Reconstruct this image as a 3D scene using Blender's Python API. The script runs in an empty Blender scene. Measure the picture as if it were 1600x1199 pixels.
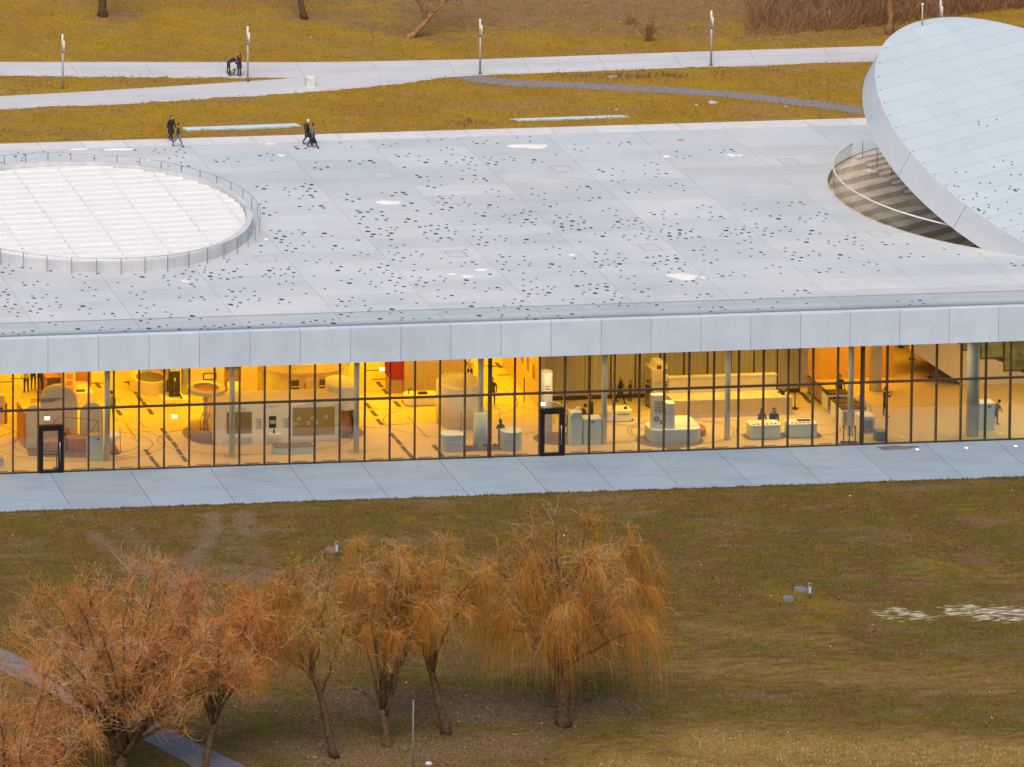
import bpy, bmesh, math, random
import numpy as np
from mathutils import Vector, Matrix

S = bpy.context.scene
COL = S.collection
PI = math.pi

# ------------------------------------------------------------------ camera (metres: x along the facade, y into the depth, z up)
CAM = np.array([-59.5325, -271.2605, 102.5241])
FPX, PPX, PPY = 7487.63, -1161.54, -1363.95          # focal length and principal point, in pixels of the 1600 px photograph
YAW, PITCH, ROLL = -0.0588, 0.0819, -0.0124


def _basis():
    cy, sy = math.cos(YAW), math.sin(YAW)
    r = np.array([cy, sy, 0.0]); f = np.array([-sy, cy, 0.0]); u = np.array([0, 0, 1.0])
    cp, sp = math.cos(PITCH), math.sin(PITCH)
    f2 = f * cp - u * sp; u2 = u * cp + f * sp
    cr, sr = math.cos(ROLL), math.sin(ROLL)
    return r * cr + u2 * sr, u2 * cr - r * sr, f2


CR, CU, CF = _basis()
cam = bpy.data.cameras.new("camera")
camo = bpy.data.objects.new("camera", cam)
COL.objects.link(camo)
mw = Matrix.Identity(4)
for i in range(3):
    mw[i][0], mw[i][1], mw[i][2], mw[i][3] = CR[i], CU[i], -CF[i], CAM[i]
camo.matrix_world = mw
cam.sensor_fit = 'HORIZONTAL'
cam.sensor_width = 36
cam.lens = FPX / 1600 * 36
cam.shift_x = (800 - PPX) / 1600
cam.shift_y = (PPY - 599.5) / 1600
cam.clip_start = 5
cam.clip_end = 4000
S.camera = camo

# ------------------------------------------------------------------ sky, sun, exposure
SUN_EL, SUN_AZ = math.radians(55), math.radians(205)      # azimuth clockwise from +y
w = bpy.data.worlds.new("World"); S.world = w; w.use_nodes = True
nt = w.node_tree; nt.nodes.clear()
sky = nt.nodes.new('ShaderNodeTexSky'); sky.sky_type = 'NISHITA'; sky.sun_disc = False
sky.sun_elevation = SUN_EL; sky.sun_rotation = SUN_AZ
sky.air_density = 1.0; sky.dust_density = 3.0; sky.ozone_density = 1.2
bg = nt.nodes.new('ShaderNodeBackground'); bg.inputs['Strength'].default_value = 0.125
wo = nt.nodes.new('ShaderNodeOutputWorld')
nt.links.new(sky.outputs[0], bg.inputs['Color']); nt.links.new(bg.outputs[0], wo.inputs['Surface'])
sl = bpy.data.lights.new("sun", 'SUN'); sl.energy = 1.6; sl.angle = math.radians(35); sl.color = (1.0, 0.93, 0.86)
so = bpy.data.objects.new("sun", sl); COL.objects.link(so)
sd = Vector((math.sin(SUN_AZ) * math.cos(SUN_EL), math.cos(SUN_AZ) * math.cos(SUN_EL), math.sin(SUN_EL)))
so.rotation_euler = sd.to_track_quat('Z', 'Y').to_euler()
S.view_settings.view_transform = 'Standard'; S.view_settings.look = 'None'
S.view_settings.exposure = 0.3; S.view_settings.gamma = 1.0; S.view_settings.use_curve_mapping = False
S.render.engine = 'CYCLES'
S.cycles.max_bounces = 7; S.cycles.diffuse_bounces = 4; S.cycles.glossy_bounces = 3
S.cycles.transparent_max_bounces = 16; S.cycles.caustics_reflective = False; S.cycles.caustics_refractive = False
S.cycles.use_denoising = True
S.cycles.sample_clamp_indirect = 6

ZR = 8.05            # roof level (and the park behind it)
rnd = random.Random(7)
npr = np.random.default_rng(7)


# ------------------------------------------------------------------ survey helpers: photograph pixel -> point on a known plane
def _ray(px, py):
    return CF + (px - PPX) / FPX * CR - (py - PPY) / FPX * CU


def W(px, py, z=0.0):
    d = _ray(px, py)
    return CAM + d * ((z - CAM[2]) / d[2])


def WY(px, py, y):
    d = _ray(px, py)
    return CAM + d * ((y - CAM[1]) / d[1])


def VH(b, py):
    D = np.array(b) - CAM
    k = PPY - py
    return (k * (D @ CF) - FPX * (D @ CU)) / (FPX * CU[2] - k * CF[2])


# ------------------------------------------------------------------ materials
MATS = {}


def M(name, col, rough=.6, var=.12, scale=1.5, bump=0.0, bscale=30, metal=0.0, spec=.4, orand=0.0, stretch=None, col2=None, fine=0.0):
    """procedural material: base colour with two octaves of tone, optional second colour, per-object tint and fine relief"""
    if name in MATS:
        return MATS[name]
    m = bpy.data.materials.new(name); m.use_nodes = True
    n = m.node_tree.nodes; L = m.node_tree.links
    b = n['Principled BSDF']
    b.inputs['Roughness'].default_value = rough; b.inputs['Metallic'].default_value = metal
    b.inputs['Specular IOR Level'].default_value = spec
    tc = n.new('ShaderNodeNewGeometry')
    vec = tc.outputs['Position']
    if stretch:
        mp = n.new('ShaderNodeMapping'); mp.inputs['Scale'].default_value = stretch
        L.new(vec, mp.inputs['Vector']); vec = mp.outputs[0]
    nz = n.new('ShaderNodeTexNoise'); nz.inputs['Scale'].default_value = scale; nz.inputs['Detail'].default_value = 6
    nz.inputs['Roughness'].default_value = .62
    L.new(vec, nz.inputs['Vector'])
    mx = n.new('ShaderNodeMix'); mx.data_type = 'RGBA'
    c2 = col2 or tuple(c * (1 - 2 * var) for c in col)
    c1 = col if col2 else tuple(c * (1 + 1.0 * var) for c in col)
    mx.inputs[6].default_value = (*c1, 1); mx.inputs[7].default_value = (*c2, 1)
    rp = n.new('ShaderNodeMapRange'); rp.inputs[1].default_value = .3; rp.inputs[2].default_value = .7
    L.new(nz.outputs[0], rp.inputs[0]); L.new(rp.outputs[0], mx.inputs[0])
    out = mx.outputs[2]
    if fine:
        n2 = n.new('ShaderNodeTexNoise'); n2.inputs['Scale'].default_value = bscale; n2.inputs['Detail'].default_value = 3
        L.new(tc.outputs['Position'], n2.inputs['Vector'])
        r2 = n.new('ShaderNodeMapRange'); r2.inputs[1].default_value = .3; r2.inputs[2].default_value = .7
        r2.inputs[3].default_value = 1 - fine; r2.inputs[4].default_value = 1 + fine
        L.new(n2.outputs[0], r2.inputs[0])
        hs = n.new('ShaderNodeVectorMath'); hs.operation = 'SCALE'
        L.new(out, hs.inputs[0]); L.new(r2.outputs[0], hs.inputs['Scale']); out = hs.outputs[0]
    if orand:
        oi = n.new('ShaderNodeObjectInfo')
        r3 = n.new('ShaderNodeMapRange'); r3.inputs[3].default_value = 1 - orand; r3.inputs[4].default_value = 1 + orand
        L.new(oi.outputs['Random'], r3.inputs[0])
        hs = n.new('ShaderNodeVectorMath'); hs.operation = 'SCALE'
        L.new(out, hs.inputs[0]); L.new(r3.outputs[0], hs.inputs['Scale']); out = hs.outputs[0]
    L.new(out, b.inputs['Base Color'])
    if bump:
        n4 = n.new('ShaderNodeTexNoise'); n4.inputs['Scale'].default_value = bscale; n4.inputs['Detail'].default_value = 4
        L.new(tc.outputs['Position'], n4.inputs['Vector'])
        bp = n.new('ShaderNodeBump'); bp.inputs['Strength'].default_value = bump; bp.inputs['Distance'].default_value = .05
        L.new(n4.outputs[0], bp.inputs['Height']); L.new(bp.outputs[0], b.inputs['Normal'])
    MATS[name] = m
    return m


def glass_mat(name, tint, refl, rough=0.0):
    m = bpy.data.materials.new(name); m.use_nodes = True
    n = m.node_tree.nodes; L = m.node_tree.links; n.clear()
    tr = n.new('ShaderNodeBsdfTransparent'); tr.inputs[0].default_value = (*tint, 1)
    gl = n.new('ShaderNodeBsdfGlossy'); gl.inputs['Roughness'].default_value = rough
    lw = n.new('ShaderNodeFresnel'); lw.inputs['IOR'].default_value = 1.5
    mu = n.new('ShaderNodeMath'); mu.operation = 'MULTIPLY'; mu.inputs[1].default_value = refl
    L.new(lw.outputs[0], mu.inputs[0])
    mx = n.new('ShaderNodeMixShader'); L.new(mu.outputs[0], mx.inputs[0]); L.new(tr.outputs[0], mx.inputs[1]); L.new(gl.outputs[0], mx.inputs[2])
    o = n.new('ShaderNodeOutputMaterial'); L.new(mx.outputs[0], o.inputs[0])
    MATS[name] = m
    return m


def emit_mat(name, col, s):
    m = bpy.data.materials.new(name); m.use_nodes = True
    b = m.node_tree.nodes['Principled BSDF']
    b.inputs['Base Color'].default_value = (*col, 1); b.inputs['Emission Color'].default_value = (*col, 1)
    b.inputs['Emission Strength'].default_value = s
    MATS[name] = m
    return m


# ------------------------------------------------------------------ object helpers
def tag(o, label=None, cat=None, group=None, kind=None):
    if label: o['label'] = label
    if cat: o['category'] = cat
    if group: o['group'] = group
    if kind: o['kind'] = kind
    return o


def empty(name, loc, label=None, cat=None, group=None, rz=0.0):
    o = bpy.data.objects.new(name, None); COL.objects.link(o)
    o.location = [float(v) for v in loc]; o.rotation_euler = (0, 0, rz); o.empty_display_size = .3
    return tag(o, label, cat, group)


def link(name, me, parent=None):
    o = bpy.data.objects.new(name, me); COL.objects.link(o)
    if parent is not None: o.parent = parent
    return o


class MB:
    """collects geometry, then becomes ONE mesh object"""
    def __init__(s):
        s.v = []; s.f = []; s.mi = []; s.sm = []

    def add(s, vs, fs, mi=0, smooth=False):
        k = len(s.v); s.v += [tuple(float(c) for c in v) for v in vs]
        s.f += [tuple(k + i for i in f) for f in fs]; s.mi += [mi] * len(fs); s.sm += [smooth] * len(fs)
        return s

    def box(s, x0, x1, y0, y1, z0, z1, mi=0):
        v = [(x0, y0, z0), (x1, y0, z0), (x1, y1, z0), (x0, y1, z0), (x0, y0, z1), (x1, y0, z1), (x1, y1, z1), (x0, y1, z1)]
        return s.add(v, [(3, 2, 1, 0), (4, 5, 6, 7), (0, 1, 5, 4), (1, 2, 6, 5), (2, 3, 7, 6), (3, 0, 4, 7)], mi)

    def prism(s, pts, z0, z1, mi=0, smooth=False, top=None):
        """outline (counter-clockwise xy) extruded; top: optional function (x,y)->z of the top"""
        n = len(pts)
        v = [(x, y, z0) for x, y in pts] + [(x, y, top(x, y) if top else z1) for x, y in pts]
        s.add(v, [tuple(range(n - 1, -1, -1)), tuple(range(n, 2 * n))], mi)
        k = len(s.v) - 2 * n
        for i in range(n):
            j = (i + 1) % n
            s.f.append((k + i, k + j, k + n + j, k + n + i)); s.mi.append(mi); s.sm.append(smooth)
        return s

    def xprism(s, pts, y0, y1, mi=0):
        """outline in xz extruded along y"""
        n = len(pts)
        v = [(x, y0, z) for x, z in pts] + [(x, y1, z) for x, z in pts]
        fs = [tuple(range(n)), tuple(range(2 * n - 1, n - 1, -1))]
        for i in range(n):
            j = (i + 1) % n
            fs.append((i, n + i, n + j, j))
        return s.add(v, fs, mi)

    def cyl(s, x, y, z0, z1, r0, r1=None, n=16, mi=0):
        r1 = r0 if r1 is None else r1
        v = [(x + r0 * math.cos(2 * PI * i / n), y + r0 * math.sin(2 * PI * i / n), z0) for i in range(n)]
        v += [(x + r1 * math.cos(2 * PI * i / n), y + r1 * math.sin(2 * PI * i / n), z1) for i in range(n)]
        fs = [tuple(range(n - 1, -1, -1)), tuple(range(n, 2 * n))]
        k = len(s.v)
        s.add(v, fs, mi)
        for i in range(n):
            j = (i + 1) % n
            s.f.append((k + i, k + j, k + n + j, k + n + i)); s.mi.append(mi); s.sm.append(True)
        return s

    def tube(s, pts, r, n=6, mi=0, closed=False):
        pts = [Vector([float(c) for c in p]) for p in pts]
        rs = r if isinstance(r, (list, tuple)) else [r] * len(pts)
        k = len(s.v); m = len(pts)
        for i, p in enumerate(pts):
            a = pts[(i - 1) % m] if (closed or i > 0) else p
            b = pts[(i + 1) % m] if (closed or i < m - 1) else p
            d = (b - a).normalized()
            u = d.cross(Vector((0, 0, 1)))
            if u.length < 1e-3: u = d.cross(Vector((0, 1, 0)))
            u.normalize(); v = d.cross(u)
            for j in range(n):
                t = 2 * PI * j / n
                s.v.append(tuple(p + (u * math.cos(t) + v * math.sin(t)) * rs[i]))
        for i in range(m if closed else m - 1):
            q = (i + 1) % m
            for j in range(n):
                e = (j + 1) % n
                s.f.append((k + i * n + j, k + q * n + j, k + q * n + e, k + i * n + e)); s.mi.append(mi); s.sm.append(True)
        if not closed:
            s.f.append(tuple(k + j for j in range(n))); s.f.append(tuple(k + (m - 1) * n + j for j in range(n - 1, -1, -1)))
            s.mi += [mi, mi]; s.sm += [False, False]
        return s

    def ring(s, x, y, z0, z1, ri, ro, n=96, mi=0, a0=0.0, a1=2 * PI):
        full = abs(a1 - a0 - 2 * PI) < 1e-6
        m = n if full else n + 1
        k = len(s.v)
        for i in range(m):
            t = a0 + (a1 - a0) * i / n
            c, q = math.cos(t), math.sin(t)
            s.v += [(x + ri * c, y + ri * q, z0), (x + ro * c, y + ro * q, z0), (x + ro * c, y + ro * q, z1), (x + ri * c, y + ri * q, z1)]
        for i in range(n):
            a = k + 4 * i; b = k + 4 * ((i + 1) % m)
            for p, q in ((0, 1), (1, 2), (2, 3), (3, 0)):
                s.f.append((a + p, b + p, b + q, a + q)[::-1]); s.mi.append(mi); s.sm.append(False)
        if not full:
            s.f.append((k, k + 1, k + 2, k + 3)); e = k + 4 * n
            s.f.append((e + 3, e + 2, e + 1, e)); s.mi += [mi, mi]; s.sm += [False, False]
        return s

    def mesh(s, name, mats):
        me = bpy.data.meshes.new(name)
        me.from_pydata(s.v, [], s.f)
        for m in (mats if isinstance(mats, (list, tuple)) else [mats]): me.materials.append(m)
        me.polygons.foreach_set('material_index', s.mi)
        me.polygons.foreach_set('use_smooth', s.sm)
        me.update()
        return me

    def build(s, name, mats, parent=None):
        return link(name, s.mesh(name, mats), parent)


def rrect(x0, x1, y0, y1, r, n=5):
    r = min(r, (x1 - x0) / 2 - 1e-3, (y1 - y0) / 2 - 1e-3)
    out = []
    for cx, cy, a in ((x1 - r, y0 + r, -PI / 2), (x1 - r, y1 - r, 0), (x0 + r, y1 - r, PI / 2), (x0 + r, y0 + r, PI)):
        for i in range(n + 1):
            t = a + PI / 2 * i / n
            out.append((cx + r * math.cos(t), cy + r * math.sin(t)))
    return out


def ellipse(cx, cy, rx, ry, n=28, a0=0.0):
    return [(cx + rx * math.cos(a0 + 2 * PI * i / n), cy + ry * math.sin(a0 + 2 * PI * i / n)) for i in range(n)]


def boolean_cut(o, cutter, op='DIFFERENCE'):
    md = o.modifiers.new('cut', 'BOOLEAN'); md.operation = op; md.object = cutter; md.solver = 'EXACT'
    dg = bpy.context.evaluated_depsgraph_get()
    me = bpy.data.meshes.new_from_object(o.evaluated_get(dg))
    o.modifiers.clear(); o.data = me
    return o


def np_mesh(name, V, F, mat, attr=None, smooth=True):
    """big meshes from numpy: V (n,3), F (m,k) with k = 3 or 4, attr: dict name -> per-vertex float"""
    me = bpy.data.meshes.new(name)
    k = F.shape[1]
    me.vertices.add(len(V)); me.vertices.foreach_set('co', np.ascontiguousarray(V, dtype=np.float32).ravel())
    me.loops.add(F.size); me.loops.foreach_set('vertex_index', np.ascontiguousarray(F, dtype=np.int32).ravel())
    me.polygons.add(len(F)); me.polygons.foreach_set('loop_start', np.arange(0, F.size, k, dtype=np.int32))
    me.update(calc_edges=True)
    me.polygons.foreach_set('use_smooth', np.full(len(F), smooth))
    for a, vals in (attr or {}).items():
        at = me.attributes.new(a, 'FLOAT', 'POINT'); at.data.foreach_set('value', np.ascontiguousarray(vals, dtype=np.float32))
    me.materials.append(mat)
    me.validate()
    return me

# ------------------------------------------------------------------ ground: one terrain sheet, low lawn in front, park at roof level behind
def vnoise(x, y, seed=0):
    xi = np.floor(x).astype(np.int64); yi = np.floor(y).astype(np.int64)
    fx = x - xi; fy = y - yi; fx = fx * fx * (3 - 2 * fx); fy = fy * fy * (3 - 2 * fy)

    def h(a, b):
        n = (a * 374761393 + b * 668265263 + seed * 974711) & 0xFFFFFFFF
        n = ((n ^ (n >> 13)) * 1274126177) & 0xFFFFFFFF
        return ((n ^ (n >> 16)) & 0xFFFF) / 65535.0
    return (h(xi, yi) * (1 - fx) + h(xi + 1, yi) * fx) * (1 - fy) + (h(xi, yi + 1) * (1 - fx) + h(xi + 1, yi + 1) * fx) * fy


def fbm(x, y, seed=0, o=4):
    s = 0; a = .5; t = 0
    for i in range(o):
        s = s + a * vnoise(x * 2 ** i, y * 2 ** i, seed + i); t += a; a *= .55
    return s / t


def segdist(X, Y, a, b):
    ax, ay = a[:2]; bx, by = b[:2]
    dx, dy = bx - ax, by - ay
    t = np.clip(((X - ax) * dx + (Y - ay) * dy) / (dx * dx + dy * dy + 1e-9), 0, 1)
    return np.hypot(X - ax - t * dx, Y - ay - t * dy)


YF, YB = -5.9, 38.66                       # outer edge of the pavement, rear edge of the roof plate
BX0, BX1 = -45.0, 120.0                    # the building's extent

# masks are sampled in world metres from shapes surveyed on the photograph
DIRT = [((333, 805), (335, 826), 0.72, 0.72), ((383, 803), (378, 830), 0.80, 0.72), ((333, 829), (285, 900), 0.87, 0.64), ((420, 822), (350, 860), 0.72, 0.48), ((478, 805), (400, 845), 0.51, 0.40),
        ((150, 839), (216, 890), 0.80, 0.64), ((196, 826), (252, 874), 0.72, 0.56), ((205, 890), (310, 905), 1.01, 0.64), ((260, 878), (450, 895), 0.87, 0.60), ((300, 900), (500, 912), 1.16, 0.56),
        ((283, 905), (300, 955), 1.30, 0.72), ((350, 835), (400, 870), 1.89, 0.44), ((240, 905), (420, 925), 1.45, 0.44), ((385, 865), (500, 880), 0.87, 0.32),
        ((60, 830), (180, 842), 0.51, 0.28), ((0, 925), (120, 940), 1.01, 0.24), ((560, 838), (700, 850), 0.87, 0.36), ((690, 838), (760, 830), 0.72, 0.32),
        ((1420, 870), (1480, 905), 0.58, 0.40), ((1480, 905), (1540, 945), 0.43, 0.32), ((1060, 880), (1110, 895), 1.59, 0.28), ((1120, 870), (1180, 860), 1.30, 0.20), ((1200, 850), (1300, 845), 1.30, 0.20)]
SNOW = [((1370, 957), (1398, 968), .7, .85), ((1400, 955), (1438, 963), .9, .92), ((1440, 964), (1495, 959), .8, .62), ((1500, 955), (1615, 957), 1.4, .90), ((1530, 965), (1615, 969), .9, .85),
        ((1143, 990), (1240, 980), 0.35, 0.50), ((1250, 996), (1288, 1006), 0.35, 0.56), ((1262, 1020), (1272, 1026), 0.40, 0.64), ((1150, 1012), (1190, 1008), 0.48, 0.40), ((1520, 1020), (1572, 1020), 0.32, 0.68), ((1525, 992), (1534, 996), 0.32, 0.64),
        ((1450, 1006), (1500, 1012), 0.19, 0.48), ((1206, 1088), (1256, 1092), 0.26, 0.48), ((1152, 1038), (1180, 1040), 0.32, 0.40), ((1300, 995), (1400, 998), 0.64, 0.24), ((1060, 1020), (1130, 1018), 0.64, 0.34)]
MOSS = [((1225, 930), (1300, 950), 1.4, .9), ((1255, 965), (1290, 975), .8, .9), ((1070, 940), (1120, 950), 1.0, .7), ((1330, 1000), (1400, 1005), 1.6, .35), ((1200, 905), (1260, 910), .9, .4)]
STRAW = [((1110, 1165), (1700, 1190), 2.6, .72), ((1010, 1225), (1700, 1240), 4.0, .85), ((960, 1190), (1080, 1175), 2.5, .35), ((1080, 1040), (1650, 1065), 2.2, .36), ((1100, 985), (1300, 1000), 1.6, .3), ((1450, 890), (1650, 900), 2.0, .25)]
LITTER = [((560, 1100), (820, 1110), 3.0, .85), ((830, 1115), (960, 1105), 2.2, .75), ((480, 1180), (800, 1170), 2.8, .8), ((400, 1100), (520, 1140), 2.5, .6), ((650, 1030), (860, 1050), 2.2, .5), ((1010, 1020), (1040, 1050), 1.5, .2), ((100, 1120), (400, 1190), 3.5, .5)]
BROWN_BACK = [((0, -20), (700, -10), 4.5, .85), ((700, 20), (1160, 10), 5.0, .95), ((170, 30), (200, 22), 1.4, .8), ((560, 40), (700, 62), 1.2, .9), ((470, 30), (560, 25), 1.6, .7), ((880, 45), (1100, 50), 1.8, .7), ((1165, 60), (1400, 55), 1.6, .6),
              ((900, 117), (1010, 122), .45, .8), ((1040, 120), (1065, 121), .4, .9), ((700, 190), (760, 194), .5, .5), ((0, 222), (1330, 186), .35, .55), ((0, 205), (200, 215), .8, .4)]


def mask(X, Y, segs, z):
    out = np.zeros_like(X)
    for a, b, wd, amt in segs:
        d = segdist(X, Y, W(*a, z), W(*b, z)) / wd
        out = np.maximum(out, amt * np.exp(-(d ** 2) * .8))
    return out


def axis(fine, coarse0, coarse1):
    return np.unique(np.round(np.concatenate([coarse0, fine, coarse1]), 3))


xs = axis(np.arange(-22, 92, .42), np.array([-1500, -700, -350, -180, -100, -70, -55, BX0 - .02, BX0, -38, -30, -26]), np.array([94, 97, 102, 110, BX1, BX1 + .02, 130, 150, 200, 300, 500, 900, 1500]))
ysf = axis(np.arange(-54, YF, .4), np.array([-700, -450, -280, -180, -120, -90, -75, -64, -58]), np.array([YF - .1, YF]))
ysb = axis(np.arange(YB, 82, .45), np.array([YB]), np.array([86, 92, 100, 115, 140, 180, 260, 400, 700, 1200, 2000]))
ys = np.concatenate([ysf, [YF + .02, 5.0, 12., 20., 28., YB - .02], ysb])
GX, GY = np.meshgrid(xs, ys)
front = GY <= YF; back = GY >= YB
ramp = np.clip((GY - YF) / (YB - YF), 0, 1); ramp = ramp * ramp * (3 - 2 * ramp)
inb = (GX >= BX0) & (GX <= BX1)
GZ = np.where(inb & ~front & ~back, -.35, ramp * ZR)
edge_f = np.clip((YF - GY) / 1.2, 0, 1); edge_b = np.clip((GY - YB) / 1.2, 0, 1)
rel = (fbm(GX * .35, GY * .35, 3) - .5) * .22 + (fbm(GX * 1.4, GY * 1.4, 9) - .5) * .10
GZ = GZ + np.where(front, rel * edge_f, 0) + np.where(back, (rel + .02) * edge_b, 0)
GZ = GZ + np.where(back, np.clip((GY - 62) / 60, 0, 1.5) ** 1.3 * 2.0, 0)        # the park rises gently


def park_z(x, y):
    return ZR + max(0.0, min(1.5, (y - 62) / 60)) ** 1.3 * 2.0


# paths in the park: polygons (photograph pixels on the park level)
PATH_UP = [(-260, 97), (0, 97), (180, 97), (420, 97.5), (530, 97), (760, 92.5), (900, 87.5), (1067, 81.5), (1230, 76.5), (1375, 72), (1700, 61), (1700, 84), (1375, 95.5), (1230, 100.5), (1067, 106), (900, 112), (750, 117.3), (690, 121.5), (640, 129.8), (534, 139.5), (430, 148), (200, 162), (0, 170.5), (-260, 181), (-260, 158), (0, 150.5), (140, 143), (300, 133), (440, 123.6), (476, 121.5), (420, 121.6), (250, 121), (0, 118), (-260, 117)]
GRAVEL = [(700, 120.6), (740, 118.6), (800, 124.5), (900, 129.5), (1067, 137.5), (1130, 142.5), (1200, 149), (1290, 160), (1345, 168.5), (1420, 176), (1420, 186), (1345, 178.5), (1290, 170.5), (1200, 159.5), (1130, 151.5), (1067, 146.5), (900, 138), (800, 134.5), (740, 128.5), (715, 123.5)]


def poly_mask(X, Y, poly):
    P = [W(x, y, ZR)[:2] for x, y in poly]
    ins = np.zeros(X.shape, bool)
    for (x0, y0), (x1, y1) in zip(P, P[1:] + P[:1]):
        c = (y0 > Y) != (y1 > Y)
        ins ^= c & (X < (x1 - x0) * (Y - y0) / (y1 - y0 + 1e-12) + x0)
    return ins


onpath = poly_mask(GX, GY, PATH_UP) | poly_mask(GX, GY, GRAVEL)
onpath |= poly_mask(GX, GY, [(276, 198), (292, 206), (478, 198), (466, 190)]) | poly_mask(GX, GY, [(788, 185), (810, 190), (992, 183), (973, 178)])
GZ = np.where(onpath, np.minimum(GZ, ZR - .05), GZ)
FP = [(-60, 985), (0, 1012), (77, 1049), (133, 1080), (213, 1114), (287, 1151), (380, 1196), (450, 1238), (370, 1238), (300, 1197), (233, 1160), (160, 1122), (90, 1092), (0, 1047), (-60, 1018)]   # asphalt footpath, lower left


def poly_at(poly, z):
    return [tuple(W(x, y, z)) for x, y in poly]


fpin = np.zeros(GX.shape, bool)
_P = [p[:2] for p in poly_at(FP, 0)]
for (x0, y0), (x1, y1) in zip(_P, _P[1:] + _P[:1]):
    c = (y0 > GY) != (y1 > GY)
    fpin ^= c & (GX < (x1 - x0) * (GY - y0) / (y1 - y0 + 1e-12) + x0)
GZ = np.where(fpin, np.minimum(GZ, -.06), GZ)

ny, nx = GX.shape
idx = np.arange(ny * nx).reshape(ny, nx)
Fq = np.stack([idx[:-1, :-1].ravel(), idx[:-1, 1:].ravel(), idx[1:, 1:].ravel(), idx[1:, :-1].ravel()], 1)
zf = np.where(GY > 10, 1, 0)
att = dict(dirt=np.where(front, mask(GX, GY, DIRT, 0), 0).ravel(), snow=np.where(front, .86 * mask(GX, GY, SNOW, 0), 0).ravel(),
           moss=np.where(front, mask(GX, GY, MOSS, 0), 0).ravel(), straw=np.where(front, mask(GX, GY, STRAW, 0), 0).ravel(),
           litter=np.where(front, mask(GX, GY, LITTER, 0), 0).ravel(), brown=np.where(back, mask(GX, GY, BROWN_BACK, ZR), 0).ravel(),
           park=np.clip((GY - 5) / 20, 0, 1).ravel())


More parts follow.
